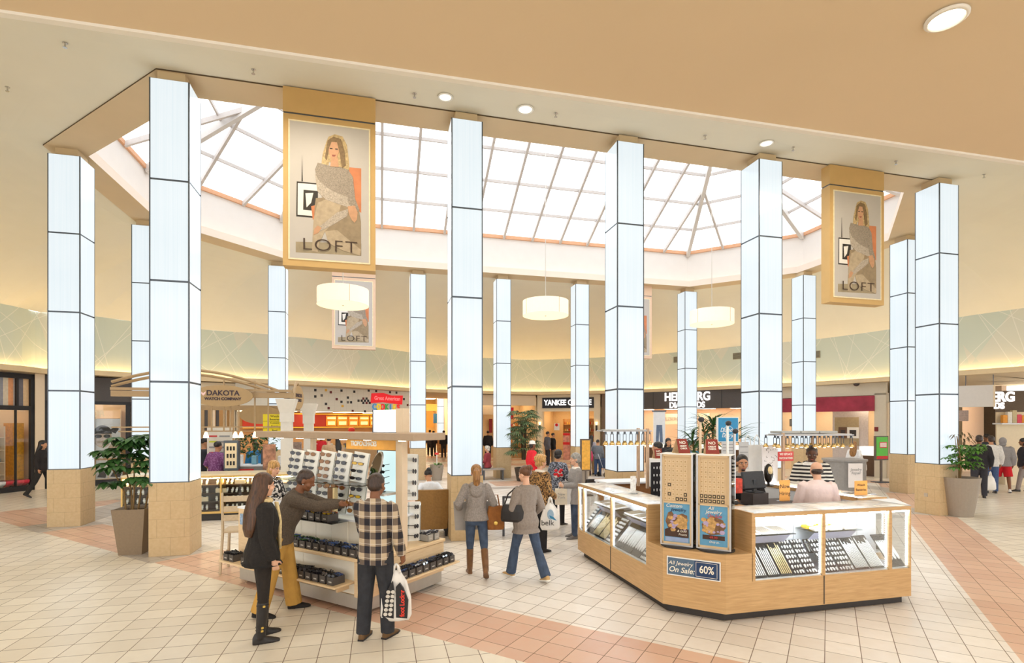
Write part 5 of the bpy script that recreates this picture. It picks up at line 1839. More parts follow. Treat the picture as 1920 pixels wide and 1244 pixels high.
# ---- 2 eyewear shop
S = Shop(fpt(84), fpt(247))
L = S.L
S.shell('wall_eyewear_shop', 'inside walls of the eyewear shop', 3.0, 3.6, M_SHOPW, M_LITC)
fascia(S, 'eyewear_fascia', 'dark grey fascia band over the eyewear shop', 0, L, 2.95, 3.8, M_DGREY)
o = S.root('shop_window', 'black framed eyewear shop window with big photo posters', 'shop window')
MB().box(0, L, -.06, .04, 0, .2).build('sill', M_BLK, o)
MB().box(0, L, -.06, .04, 2.85, 2.96).build('head', M_BLK, o)
for px in (88, 172, 240): MB().box(S.xpx(px)-.07, S.xpx(px)+.07, -.06, .04, 0, 2.9).build('jamb', M_BLK, o)
MB().box(.1, L-.1, -.01, 0, .2, 2.85).build('window_glass', M_GLS, o)
text('lettering', 'OR', .30, mat('cream_letter', (240, 226, 196), .5, var=0), o, (S.xpx(183), -.02, 2.52), depth=.004, bold=.006)
def wall_poster(S, px0, px1, z0, z1, y, label, kind):
    o = S.root('photo_poster', label, 'poster', S.xpx(px0), y)
    w = S.xpx(px1)-S.xpx(px0)
    MB().box(0, w, 0, .02, z0, z1).build('sheet', mat('poster_paper', (222, 220, 216), .5, var=.05), o)
    mb = MB()
    h = z1-z0
    if kind == 'glasses':
        cx = w*.30
        mb.slab_xz([(cx+.26*math.cos(a), z0+h*.52+.36*math.sin(a)) for a in [2*PI*i/16 for i in range(16)]], -.004, 0, 0)
        mb.slab_xz([(cx+.27*math.cos(a), z0+h*.62+.30*math.sin(a)) for a in [PI*i/12 for i in range(13)]], -.006, 0, 1)
        for s in (-.12, .12): mb.slab_xz([(cx+s+.10*math.cos(a), z0+h*.56+.07*math.sin(a)) for a in [2*PI*i/12 for i in range(12)]], -.008, 0, 1)
        mb.slab_xz([(w*.5, z0+h*.25), (w*.75, z0+h*.5), (w*.95, z0+h*.42), (w*.9, z0+h*.2), (w*.6, z0+h*.1)], -.005, 0, 0)
        mb.slab_xz([(w*.55, z0+h*.7), (w*.8, z0+h*.62), (w*.95, z0+h*.75), (w*.75, z0+h*.8)], -.006, 0, 1)
    else:
        mb.slab_xz([(w*.1, z0+h*.1), (w*.5, z0+h*.55), (w*.9, z0+h*.2), (w*.8, z0+h*.05)], -.004, 0, 1)
        mb.slab_xz([(w*.3, z0+h*.6), (w*.5, z0+h*.9), (w*.7, z0+h*.6)], -.005, 0, 0)
    mb.build('photo', [mat('sepia_photo', (196, 172, 150), .5, var=.2), mat('dark_photo', (64, 58, 56), .5, var=.3)], o)
    return o
wall_poster(S, 178, 226, .95, 2.35, .10, 'large sepia photo poster of a face with dark glasses in the eyewear window', 'glasses')
wall_poster(S, 180, 202, .22, .88, .10, 'small black and white photo card low in the eyewear window', 'abstract')
wall_poster(S, 204, 230, .22, .88, .10, 'second small black and white photo card low in the eyewear window, nearer the planter', 'abstract')
shelf_unit(S, 'back_shelving', 'lit cream back shelving inside the eyewear shop', S.xpx(180), S.xpx(232), 2.6, (1.2, 1.8, 2.4), M_SHOPW)
pier(247, 262, M_SHOPW, 'cream pier hidden behind the widest pillar')
# ---- 3 beige shop behind the watch kiosk
S = Shop(fpt(262), fpt(440))
S.shell('wall_beige_shop', 'beige walls behind the watch kiosk', 2.5, 3.75, M_BEIGE, M_LITC)
fascia(S, 'beige_fascia', 'plain beige fascia behind the watch kiosk arch', 0, S.L, 2.9, 3.8, M_BEIGE)
for px, c in ((388, M_DGREY), (402, M_SHOPW), (424, M_BEIGE)):
    o = S.root('shop_door_frame', 'tall %s door frame behind the watch kiosk' % {388: 'charcoal', 402: 'cream', 424: 'beige'}[px], 'door frame', S.xpx(px), .1)
    MB().box(-.05, .05, 0, .1, 0, 2.9).box(.35, .45, 0, .1, 0, 2.9).box(-.05, .45, 0, .1, 2.8, 2.9).build('frame', c, o)
# ---- 4 cookie shop
S = Shop(fpt(440), fpt(770))
SC4 = S
L = S.L
S.shell('wall_cookie_shop', 'inside walls of the cookie shop', 3.2, 2.75, mat('cookie_wall', (196, 160, 116), .8, var=.05), M_LITW)
def tile_facade():
    m, t, p = newmat('square_facade_tiles')
    x, y, z = t.xyz(t.coords())
    g = t.m('MAXIMUM', t.m('LESS_THAN', t.m('FRACT', t.m('DIVIDE', t.m('ADD', x, 50), .30)), .03), t.m('LESS_THAN', t.m('FRACT', t.m('DIVIDE', z, .30)), .03))
    c = t.mix(t.m('MULTIPLY', g, .35), lin((222, 216, 200)), lin((180, 172, 156)))
    t.l.new(c, p.inputs['Base Color'])
    p.inputs['Roughness'].default_value = .4
    return m
zt = 2.72
o = S.root('cookie_facade', 'pale square tiled facade of the cookie shop dotted with coloured tiles', 'facade')
MB().box(0, L, -.06, .08, zt, 3.82).build('tiled_wall', tile_facade(), o)
tm = [mat('black_tile', (44, 40, 40), .4), mat('maroon_tile', (110, 40, 38), .4), mat('yellow_tile', (230, 176, 60), .4), mat('grey_tile', (110, 104, 96), .4)]
dots = [(590, 732, 0), (610, 732, 2), (619, 736, 1), (639, 733, 0), (663, 735, 0), (690, 733, 0), (704, 734, 0), (730, 736, 0), (742, 737, 0), (590, 744, 0), (630, 749, 1), (651, 746, 0), (639, 754, 0), (651, 755, 3), (657, 755, 0), (610, 758, 0), (641, 762, 2), (615, 766, 1), (590, 769, 0), (660, 771, 1), (683, 772, 0),
        (671, 752, 0), (677, 752, 0), (680, 748, 1), (683, 752, 0), (680, 756, 0), (686, 748, 0), (686, 756, 1), (689, 752, 0), (692, 756, 0), (751, 752, 0), (756, 749, 0), (763, 760, 1), (705, 770, 3), (602, 742, 3), (746, 770, 0)]
for px, py, c in dots:
    x, z = S.xpx(px), S.zpx(px, py)
    MB().box(x-.055, x+.055, -.068, -.058, z-.055, z+.055).build('coloured_tile', tm[c], o)
o = S.root('cookie_sign', 'red and rainbow lettered cookie shop sign on the tiled facade', 'sign', S.xpx(724), -.06, S.zpx(724, 748))
o.scale = (1.25, 1, 1.15)
mb = MB()
mb.slab_xz([(-.74, -.22), (-.70, .20), (-.2, .24), (.2, .14), (.74, .16), (.70, -.24), (.2, -.2), (-.2, -.16)], -.06, 0)
mb.build('red_banner', mat('red_sign', (226, 34, 44), .4, var=.03, emit=(226, 30, 40), estr=.35), o)
text('lettering', 'Great American', .235, mat('pink_letter', (255, 150, 150), .4, var=0, emit=(255, 130, 130), estr=.4), o, (0, -.065, .0), depth=.006, sx=.78, bold=.002)
cc = [(80, 140, 190), (236, 200, 50), (226, 50, 50), (70, 160, 80), (236, 200, 50), (80, 140, 190), (226, 50, 50)]
for k, ch in enumerate('COOKIES'):
    text('letter', ch, .34, mat('sign_letter_%d' % (k % 4), cc[k], .4, var=0, emit=cc[k], estr=.3), o, (-.58+k*.185, -.03, -.38), depth=.03, bold=.012, sx=.75)
o = S.root('menu_board_row', 'row of glowing orange cookie menu boards behind the counter', 'menu board', 0, 2.9)
x0, x1 = S.xpx(586), S.xpx(615)
def mpx(px):
    """x on the menu wall plane (2.9 m behind the front)"""
    q = S.p(0, 2.9)
    r = (px-960)/FPX
    d = S.d/S.L
    return (r*q.y-q.x)/(d.x-r*d.y)
MB().box(mpx(455), mpx(612), -.02, .05, 2.02, 2.62).build('red_panel', mat('red_speckled_panel', (168, 52, 36), .5, var=.3, scale=60, emit=(190, 50, 30), estr=.08), o)
MB().box(mpx(455), mpx(765), -.03, .05, 2.62, 2.68).box(mpx(455), mpx(765), -.03, .05, 1.95, 2.0).build('yellow_trim', mat('yellow_trim', (236, 180, 60), .5, emit=(240, 170, 50), estr=.3), o)
for k, (a, b) in enumerate(((611, 630), (632, 651), (653, 671), (673, 691), (693, 712), (714, 733))):
    x0, x1 = mpx(a), mpx(b)
    bd = MB().box(x0, x1, -.05, -.02, 2.04, 2.56).build('menu_board', mat('orange_menu', (240, 140, 40), .5, var=.2, scale=6, emit=(250, 140, 40), estr=.25), o)
    MB().box(x0+.05, x1-.05, -.056, -.05, 2.40, 2.50).box(x0+.08, x1-.08, -.056, -.05, 2.10, 2.28).build('menu_picture', mat('pale_menu', (255, 236, 170), .5, var=.4, scale=14, emit=(255, 230, 160), estr=.35), bd)
o = S.root('cookie_counter', 'steel and glass cookie shop counter', 'counter', S.xpx(588), .5)
w = S.xpx(764)-S.xpx(588)
MB().box(0, w, 0, .8, 0, .95).build('base', mat('counter_front', (190, 160, 120), .5), o)
MB().box(0, w, 0, .8, .95, 1.0).build('top', M_KSILV, o)
MB().box(.1, w-.1, .05, .10, 1.0, 1.35).build('sneeze_glass', M_GLS, o)
o = S.root('drink_machine', 'small grey drink machine with a red lid on the cookie counter', 'machine', S.xpx(677), .9, 1.0)
MB().bbox(-.12, .12, -.12, .12, 0, .75, .02).build('body', M_KSILV, o)
mb = MB()
mb.ell((0, 0, .85), (.17, .15, .13), 14, 8)
mb.build('lid', mat('red_plastic', (220, 50, 46), .4), o, smooth=True)
goods(S, (S.xpx(600), S.xpx(755)), .75, 1.0, (1.0,), [(206, 60, 50), (236, 232, 224), (120, 110, 100), (230, 190, 90)], 'packs on the cookie counter', 'small pack or cup standing on the cookie counter', 'box', 16, 'snack_pack')
# ---- 5 corridor beyond: a long mall hall
S = Shop(fpt(770), fpt(905))
hall = thing('wall_corridor', 'long far mall corridor between the cookie and candle shops', 'corridor', (0, 0, 0))
hall['kind'] = 'structure'
a, b = fpt(768), fpt(903)
dv = V*26
def quad(pts, name, m, parent):
    mb = MB()
    mb._add(pts, [(0, 1, 2, 3)], 0)
    return mb.build(name, m, parent, fix=False)
z3 = 3.8
quad([a, a+dv, a+dv+Vector((0, 0, 4.6)), a+Vector((0, 0, 4.6))], 'hall_wall', M_SHOPW, hall)
quad([b+dv, b, b+Vector((0, 0, 4.6)), b+dv+Vector((0, 0, 4.6))], 'hall_wall', M_SHOPW, hall)
quad([a+dv, b+dv, b+dv+Vector((0, 0, 4.6)), a+dv+Vector((0, 0, 4.6))], 'hall_end', mat('yellow_hall_wall', (226, 190, 120), .8, var=.05), hall)
c6 = V*6.5
quad([a+c6+Vector((0, 0, 4.55)), b+c6+Vector((0, 0, 4.55)), b+dv+Vector((0, 0, 4.55)), a+dv+Vector((0, 0, 4.55))], 'hall_ceiling', M_CREAM, hall)
quad([a+c6+Vector((0, 0, ZS)), b+c6+Vector((0, 0, ZS)), b+c6+Vector((0, 0, 4.6)), a+c6+Vector((0, 0, 4.6))], 'hall_header', M_TAN, hall)
for k in range(4):
    q = a.lerp(b, .5)+V*(9+k*4.5)
    MB().box(-1.6, 1.6, -1.2, 1.2, 4.50, 4.53).build('hall_lamp', M_LITC, hall, loc=q, rz=TH)
def far_panel(name, label, cat, px0, px1, py0, py1, Y, m, th=.1):
    p0, p1 = dpt(px0, py1, Y), dpt(px1, py0, Y)
    o = MB().box(0, p1.x-p0.x, 0, th, 0, p1.z-p0.z).build(name, m, loc=p0)
    return tag(o, label, cat)
far_panel('shop_sign_panel', 'orange hanging shop panel far down the corridor', 'sign', 800, 812, 772, 802, 45, mat('orange_panel', (226, 140, 60), .5))
far_panel('shop_sign_panel', 'blue hanging shop panel far down the corridor', 'sign', 808, 830, 776, 794, 47, mat('teal_blue_panel', (44, 106, 148), .5))
far_panel('shop_sign_panel', 'yellow strip of shop front far down the corridor', 'sign', 798, 834, 758, 771, 49, mat('yellow_panel', (226, 190, 96), .5))
o = dup(bpy.data.objects['light_pillar'], Vector((dpt(826, 850, 40).x, 40, 0)), label='tiny very distant glowing pillar far down the corridor')
o.scale = (.8, .8, .75)
far_panel('display_gondola', 'low wooden goods table with yellow wares far down the corridor', 'table', 819, 836, 822, 850, 36, mat('wood_gondola', (196, 150, 100), .6, var=.3, scale=6), .8)
for k in range(6):
    q = dpt(821+k*2.4, 824, 36.2)
    tag(MB().bbox(-.06, .06, -.05, .05, 0, .14, .005).build('ware_pack', mat('ware_yellow', (236, 190, 80), .5, var=.2), loc=q), 'small pack on the distant wooden goods table', 'goods', 'packs on the distant goods table')
# hall shop between far pillars J..K, right of the centre pillar
far_panel('shop_front_strip', 'grey fascia strip above the seated woman', 'fascia', 893, 926, 742, 778, 32.5, mat('grey_fascia', (196, 184, 164), .6), .3)
far_panel('door_post', 'golden door post behind the seated woman', 'post', 911, 916, 780, 858, 33.5, mat('golden_post', (206, 160, 84), .5), .2)
far_panel('hanging_garment_row', 'dark red garments hanging behind the seated woman', 'clothing', 917, 923, 786, 812, 33.0, mat('dark_red_cloth', (140, 50, 60), .8, var=.2), .2)
# ---- 6 shop with orange racks and the candle shop
S = Shop(fpt(903, .3), fpt(1004, .3))
S.shell('wall_rack_shop', 'warm walls of the shop left of the candle shop', 3.0, 3.7, M_WARMW, M_LITW)
fascia(S, 'warm_fascia', 'tan fascia left of the candle shop', 0, S.L, 3.2, 3.8, M_TAN)
shelf_unit(S, 'stock_shelving', 'wooden stock shelves behind the fan palm', S.xpx(956), S.xpx(1000), 2.0, (.5, 1.0, 1.5, 2.0), mat('honey_wood', (206, 160, 100), .6, var=.1))
goods(S, (S.xpx(957), S.xpx(998)), 2.08, 2.2, (.5, 1.0, 1.5, 2.0), [(206, 70, 60), (236, 226, 200), (230, 150, 60)], 'stock behind the fan palm', 'small carton on the wooden stock shelves behind the fan palm', 'box', 7, 'stock_carton')
o = S.root('red_hanging_banner', 'bright red hanging banner behind the fan palm top', 'banner', S.xpx(955), .3)
MB().box(0, .35, 0, .03, 2.4, 3.1).build('cloth', mat('bright_red_cloth', (226, 40, 44), .7), o)
S = Shop(fpt(1008, .5), fpt(1126, .5))
SY = S
L = S.L
S.shell('wall_candle_shop', 'warm golden inside walls of the candle shop', 4.0, 3.1, M_WARMW, M_LITW)
M_IVW = mat('ivory_woodwork', (236, 220, 190), .6, var=.03)
o = S.root('candle_shop_front', 'ivory wooden shop front framing the candle shop', 'shop front')
dx0, dx1 = S.xpx(1018), S.xpx(1114)
for x0, x1 in ((0, dx0), (dx1, L)): MB().box(x0, x1, -.1, .3, 0, 3.82).build('pilaster', M_IVW, o)
MB().box(dx0, dx1, -.1, .25, 3.0, 3.82).build('header', M_IVW, o)
MB().box(dx0, dx1, -.12, .0, 2.86, 3.0).build('lintel_trim', M_IVW, o)
o = S.root('candle_sign', 'black YANKEE CANDLE sign board with white letters', 'sign', (dx0+dx1)/2, -.16, 3.36)
w = dx1-dx0
MB().box(-w/2, w/2, 0, .08, -.30, .30).build('sign_board', mat('black_sign', (40, 40, 44), .5), o)
text('lettering', 'YANKEE CANDLE', .44, M_LETW, o, (0, -.01, 0), depth=.02, bold=.012, sx=.80)
for px, lb in ((1013, 'dark wall sconce left of the candle shop entrance'), (1119, 'dark wall sconce right of the candle shop entrance')):
    o = S.root('wall_sconce', lb, 'wall lamp', S.xpx(px), -.14, 1.95)
    MB().box(-.05, .05, 0, .05, -.2, .2).build('bracket', M_BLK, o)
    mb = MB()
    mb.lathe([(.05, .12), (.07, .30), (.065, .30)], 12)
    mb.build('lamp_cup', mat('warm_glow', (255, 220, 150), .5, var=0, emit=(255, 210, 140), estr=3.0), o)
hw = mat('honey_wood', (206, 160, 100), .6, var=.1)
for px0, px1, y, lb in ((1038, 1062, 2.6, 'wooden candle shelving in the middle of the candle shop'), (1074, 1088, 1.5, 'tall wooden candle shelving right inside the candle shop'), (1098, 1112, 1.0, 'lit white candle shelving by the candle shop right jamb')):
    zs = (.5, .9, 1.3, 1.7, 2.1)
    shelf_unit(S, 'candle_shelving', lb, S.xpx(px0), S.xpx(px1)+.3, y, zs, hw)
    goods(S, (S.xpx(px0)+.05, S.xpx(px1)+.25), y+.08, y+.18, zs, [(206, 70, 50), (236, 190, 90), (240, 226, 190), (196, 120, 60), (150, 60, 50)], 'candles on the %s' % lb[:24], 'jar candle on the %s' % lb, 'jar', 7, 'jar_candle')
o = S.root('sale_stand', 'tall red and white sale stand inside the candle shop door', 'display stand', S.xpx(1058), .6)
MB().box(-.2, .2, 0, .3, 0, 1.6).build('stand_body', mat('red_white_print', (226, 150, 130), .5, var=.5, scale=6), o)
for z0, z1 in ((.9, 1.05), (1.45, 1.58)): MB().box(-.2, .2, -.01, 0, z0, z1).build('red_band', mat('bright_red_cloth', (226, 40, 44), .7), o)
o = S.root('sale_poster', 'white sale poster with a red star hanging inside the candle shop', 'poster', S.xpx(1038), .8, 1.75)
MB().box(-.15, .17, 0, .02, 0, .42).build('sheet', M_SIGNW, o)
mb = MB()
mb.lathe([(.09, 0), (.09, .01)], 10)
q = mb.build('red_star', mat('bright_red_cloth', (226, 40, 44), .7), o, loc=(0, -.012, .32))
q.rotation_euler = (PI/2, 0, 0)
o = S.root('wood_table', 'low wooden table of pumpkins and candles inside the candle shop', 'table', S.xpx(1044), 1.4)
MB().box(-.4, .4, 0, .5, .55, .6).build('table_top', hw, o)
for x in (-.36, .32): MB().box(x, x+.05, .05, .45, 0, .55).build('leg_board', hw, o)
pier(1128, 1140, mat('brown_pier', (120, 100, 82), .6, var=.1), 'brown stone pier right of the candle shop', off=.2)
# ---- 7 diamond shop
S = Shop(fpt(1142, .2), fpt(1396, .2))
SH = S
L = S.L
S.shell('wall_diamond_shop', 'blush inside walls of the diamond shop', 4.0, 3.0, M_PINKWALL, M_LITC)
o = S.root('diamond_shop_fascia', 'dark brown grey fascia with white HELZBERG DIAMONDS letters', 'sign')
MB().box(0, L, -.08, .1, 2.92, 3.82).build('board', M_DGREY, o)
for px in (1226, 1354): MB().box(S.xpx(px)-.012, S.xpx(px)+.012, -.085, -.075, 2.92, 3.82).build('joint', M_BLK, o)
text('lettering', 'HELZBERG', .60, M_LETW, o, (S.xpx(1289), -.10, 3.52), depth=.03, bold=.016, sx=.82)
text('lettering', 'DIAMONDS', .40, M_LETW, o, (S.xpx(1289), -.10, 3.10), depth=.03, bold=.012, sx=.86)
o = S.root('wall_lettering', 'pale grey shop name lettering on the blush back wall of the diamond shop', 'sign', S.xpx(1240), 2.9, 2.42)
MB().box(-1.6, 1.6, .0, .06, -.3, .3).build('wall_band', M_PINKWALL, o)
text('lettering', 'HELZBERG DIAMONDS', .26, mat('grey_letter', (170, 160, 150), .5), o, (0, -.01, 0), depth=.01, sx=.85)
o = S.root('red_sign', 'crimson square sign with white ampersand in the diamond shop', 'sign', S.xpx(1264), 1.2, 2.52)
MB().box(-.24, .24, 0, .03, -.27, .27).build('board', mat('crimson_board', (176, 44, 60), .5), o)
text('lettering', '&', .36, M_SIGNW, o, (-.02, -.005, -.05), depth=.004, bold=.008)
for k, (px, zc) in enumerate(((1199, 1.9), (1270, 1.85))):
    o = S.root('framed_picture', ['white framed picture at the left of the diamond shop', 'white framed dark photograph left of the far pillar in the diamond shop'][k], 'picture', S.xpx(px), 2.6, zc)
    MB().box(-.2, .2, 0, .03, -.3, .3).build('frame', M_SIGNW, o)
    MB().box(-.1, .1, -.005, 0, -.16, .16).build('photo', mat('dark_photo', (64, 58, 56), .5, var=.3), o)
for k, px in enumerate((1215, 1300, 1360)):
    o = S.root('jewelry_counter', ['dark wood jewelry counter at the left of the diamond shop', 'dark wood jewelry counter in the middle of the diamond shop', 'dark wood jewelry counter at the right of the diamond shop'][k], 'counter', S.xpx(px)-.6, 1.0)
    MB().box(0, 1.2, 0, .6, 0, .85).build('base', mat('dark_counter', (96, 72, 52), .5, var=.1), o)
    MB().box(0, 1.2, 0, .6, .85, 1.05).build('lit_top', mat('lit_case', (250, 246, 240), .4, var=0, emit=(255, 246, 230), estr=.6), o)
# hanging garment poster near the lamp rack (mannequin print)
o = thing('hanging_banner', 'white hanging banner with a pair of blue jeans printed on it', 'banner', dpt(1236, 860, 15.0))
h, w = 84*15/FPX, 22*15/FPX
MB().box(-w/2, w/2, -.01, .01, .4, h+.05).build('cloth', mat('banner_cloth', (226, 228, 232), .7, var=.05), o)
MB().box(-w/2-.03, w/2+.03, -.02, .02, h+.05, h+.09).build('rail', M_DARKM, o)
mb = MB()
mb.slab_xz([(-.08, .95), (.08, .95), (.10, .45), (.02, .45), (.0, .8), (-.02, .45), (-.10, .45)], -.014, -.01)
mb.build('jeans_print', mat('blue_print_jeans', (96, 112, 140), .6, var=.2), o)
MB().box(-.02, .02, .01, .05, -1.2, h).build('stand_pole', M_DARKM, o)
pier(1396, 1452, M_BEIGE, 'beige pier between the diamond and crimson shops', off=.2)
# ---- 8 crimson banner shop
S = Shop(fpt(1452, .25), fpt(1662, .25))
SR = S
L = S.L
S.shell('wall_crimson_shop', 'cream inside walls of the crimson banner shop', 3.2, 3.0, M_SHOPW, M_LITC)
o = S.root('crimson_shop_front', 'beige shop front with a long crimson banner', 'shop front')
MB().box(0, L, -.05, .15, 3.32, 3.82).build('header', mat('grey_beige_wall', (206, 194, 172), .7, var=.03), o)
MB().box(S.xpx(1640), L, -.05, .3, 0, 3.4).build('pilaster', mat('grey_beige_wall', (206, 194, 172), .7, var=.03), o)
mC = mat('crimson_banner', (152, 46, 64), .6, var=.35, scale=3.0)
MB().box(S.xpx(1455), S.xpx(1641), -.12, -.05, 2.68, 3.30).build('crimson_banner', mC, o)
bk = S.root('inner_partition', 'grey partition with a cream framed opening inside the crimson banner shop', 'partition', S.xpx(1536), 1.4)
w = S.xpx(1604)-S.xpx(1536)
MB().box(0, w, 0, .06, 0, 2.75).build('panel', mat('grey_lilac_wall', (206, 198, 196), .7), bk)
MB().box(.1, w*.75, -.03, 0, 1.2, 2.45).build('opening_panel', mat('olive_wall', (176, 160, 128), .7, var=.1), bk)
for k, (f, lb) in enumerate(((.32, 'small dark framed picture in the crimson banner shop'), (.60, 'larger white framed picture in the crimson banner shop'))):
    o = S.root('framed_picture', lb, 'picture', S.xpx(1536)+w*f, 1.33, 1.75)
    MB().box(-.18-.05*k, .18+.05*k, 0, .03, -.22, .26).build('frame', [mat('brown_frame', (110, 80, 60), .5), M_SIGNW][k], o)
    MB().box(-.09-.04*k, .09+.04*k, -.006, 0, -.12, .14).build('photo', mat('dark_photo', (64, 58, 56), .5, var=.3), o)
o = S.root('jewelry_counter', 'dark counter with glowing white case at the right of the crimson banner shop', 'counter', S.xpx(1604), .4)
w = S.xpx(1638)-S.xpx(1604)
MB().box(0, w, 0, .6, 0, .85).build('base', mat('dark_counter', (96, 72, 52), .5, var=.1), o)
MB().box(0, w, 0, .6, .85, 1.22).build('lit_top', mat('lit_case', (250, 246, 240), .4, var=0, emit=(255, 246, 230), estr=.6), o)
o = S.root('tv_screen', 'small wall screen left of the far pillar in the crimson banner shop', 'screen', S.xpx(1474), 1.0, 2.2)
MB().box(-.3, .3, 0, .06, -.16, .18).build('housing', M_BLK, o)
MB().box(-.27, .27, -.004, 0, -.13, .15).build('screen', mat('grey_screen', (140, 146, 150), .2, var=.5, scale=8), o)
o = S.root('fire_alarm', 'small dark red alarm box on the beige pilaster', 'alarm', S.xpx(1644), -.07, 1.95)
MB().bbox(-.07, .07, 0, .05, -.09, .09, .01).build('housing', mat('alarm_red', (120, 36, 36), .5), o)
o = S.root('security_dome', 'small dark security camera dome under the soffit', 'camera', S.xpx(1612), -.35, ZS-.02)
mb = MB()
mb.lathe([(.11, 0), (.11, -.04), (.08, -.09), (.02, -.12)], 14)
mb.build('dome', mat('smoked_dome', (70, 60, 54), .2), o, smooth=True)
# ---- 9 passage on the right with second diamond shop sign
S = Shop(fpt(1662, .4), fpt(1990, .4))
o = thing('wall_right_passage', 'blush walls of the passage on the right', 'shop interior', (0, 0, 0))
o['kind'] = 'structure'
q0, q1 = dpt(1770, 900, 26), dpt(1878, 900, 22.5)
T = Shop((q0.x, q0.y), (q1.x, q1.y))
MB().box(0, T.L, 0, .2, 0, 3.8).build('blush_wall', M_PINKWALL, o, loc=T.a, rz=T.rz)
MB().box(-3.2, 8, -2.5, 3, 4.0, 4.05).build('passage_ceiling', M_TAN, o, loc=T.a, rz=T.rz)
for k in range(3): MB().box(.2+k*1.9, 1.5+k*1.9, -1.9, -1.2, 3.96, 3.99).build('passage_fill_strip', mat('passage_fill_strip', (255, 240, 215), .5, var=0, emit=(255, 236, 205), estr=9.0), o, loc=T.a, rz=T.rz)  # glowing strips added to brighten the passage and its blush wall
tw = thing('shop_tower', 'dark brown shop corner tower with white ERG DS letters', 'shop front', dpt(1866, 900, 20.5), -.15)
tw.location.z = 0
MB().box(0, 1.05, 0, .6, 0, 3.45).build('tower_body', mat('dark_brown_stone', (96, 80, 64), .6, var=.2, scale=20), tw)
text('lettering', 'ERG', .52, M_LETW, tw, (.25, -.02, 3.20), depth=.03, bold=.016, sx=.85)
text('lettering', 'DS', .34, M_LETW, tw, (.12, -.02, 2.86), depth=.03, bold=.012, sx=.85)
p0, p1 = dpt(1790, 764, 18.2), dpt(1864, 722, 17.6)
o = thing('hanging_banner', 'pale grey blank banner box hanging above the shoppers on the right', 'banner', (p0.x, p0.y, p0.z), math.atan2(p1.y-p0.y, p1.x-p0.x))
MB().box(0, (p1-p0).to_2d().length, 0, .25, 0, p1.z-p0.z).build('panel_face', mat('grey_panel', (212, 206, 200), .6, var=.03), o)
MB().box((p1-p0).to_2d().length-.02, (p1-p0).to_2d().length+.03, -.01, .26, 0, p1.z-p0.z).build('edge_strip', M_TAN, o)
for x in (.3, 1.0): MB().box(x-.01, x+.01, .1, .12, p1.z-p0.z, 3.85-p0.z).build('hanger', M_DARKM, o)
far_panel('notice_board', 'red and white notice panel on the blush wall', 'sign', 1796, 1816, 770, 790, 21.5, mat('notice_print', (226, 206, 200), .5, var=.3, scale=20), .04)
T2 = Shop(tuple(dpt(1862, 900, 22.6))[:2], tuple(dpt(2150, 900, 19.6))[:2])
MB().box(0, T2.L, 0, .2, 0, 4.0).build('beige_wall', M_BEIGE, o, loc=T2.a, rz=T2.rz)
# vents and alarm on the frieze
for px, py, w_, h_, lb in ((1383, 668, .42, .30, 'square grey vent grille on the frieze above the diamond shop sign end'), (1267, 675, .20, .30, 'narrow grey vent grille on the frieze left of the far drum lamp pillar'), (1533, 665, .22, .30, 'narrow grey vent grille on the frieze above the crimson banner')):
    q = frieze_at(px)
    q2 = frieze_at(px+4)-frieze_at(px-4)
    v_ = thing('wall_vent', lb, 'vent', (q.x, q.y, CAMH-(py-HZ)/FPX*q.y), math.atan2(q2.y, q2.x))
    MB().box(-w_/2, w_/2, -.05, .0, -h_/2, h_/2).build('vent_frame', mat('vent_grey', (150, 140, 116), .5), v_)
    for j in range(5): MB().box(-w_/2+.02, w_/2-.02, -.06, -.05, -h_/2+.03+j*h_*.18, -h_/2+.05+j*h_*.18).build('slat', mat('vent_slat', (112, 104, 84), .5), v_)
# shelves of bright wares at the far right edge
o = thing('ware_stall', 'bright stall with a white shelf and pink and orange wares at the far right edge', 'stall', dpt(1885, 905, 18.8), -.2)
o.location.z = 0
MB().box(0, 1.6, 0, .5, 0, .75).build('base', M_IVW, o)
MB().box(-.1, 1.6, 0, .5, 2.15, 2.2).build('top_shelf', M_CASEW, o)
MB().box(0, 1.6, .45, .5, .75, 2.6).build('back_board', M_IVW, o)
for k in range(10):
    c = [(226, 80, 100), (236, 160, 60), (240, 236, 226), (206, 190, 150)][k % 4]
    q = tag(MB().bbox(-.07, .07, -.07, .07, 0, rg.uniform(.25, .5), .008).build('ware_pack', mat('stall_%d' % (k % 4), c, .5, var=.1), loc=o.location+Vector((.12+(k % 5)*.17, .18, .75 if k < 5 else 2.2)), rz=-.2), 'small coloured pack on the bright stall at the far right edge', 'goods', 'packs on the bright stall')
for k, (px, py) in enumerate(((1912, 705), (1916, 711))):
    q = dpt(px, py, 17.2)
    downlight('recessed_downlight', (q.x, q.y, ZS+.14), .16, ['glowing downlight in the right passage soffit', 'second glowing downlight in the right passage soffit, lower'][k])
# ---- free standing signs
q = gpt(1652, 905)
o = thing('directory_sign', 'green and red directory sign on a dark pole, left of the right hand pillars', 'sign', (q.x, q.y, 0), .25)
MB().bbox(-.28, .28, -.2, .2, 0, .03, .01).build('foot', M_DARKM, o)
MB().box(-.03, .03, -.03, .03, .03, 1.0).build('pole', mat('brown_grey_pole', (104, 92, 82), .5), o)
MB().box(-.30, .30, -.035, .035, .82, 1.72).build('sign_frame', mat('brown_grey_pole', (104, 92, 82), .5), o)
MB().box(-.26, .26, -.045, -.03, .87, 1.68).build('green_field', mat('leaf_green_print', (96, 196, 70), .5, var=.05), o)
MB().box(-.26, .26, -.047, -.045, .87, .98).box(-.12, .22, -.047, -.045, 1.28, 1.50).build('red_field', mat('bright_red_print', (214, 44, 50), .5), o)
MB().box(-.10, .20, -.049, -.047, 1.31, 1.47).build('pink_field', mat('pale_pink_print', (244, 214, 210), .5), o)
q = gpt(1098, 930)
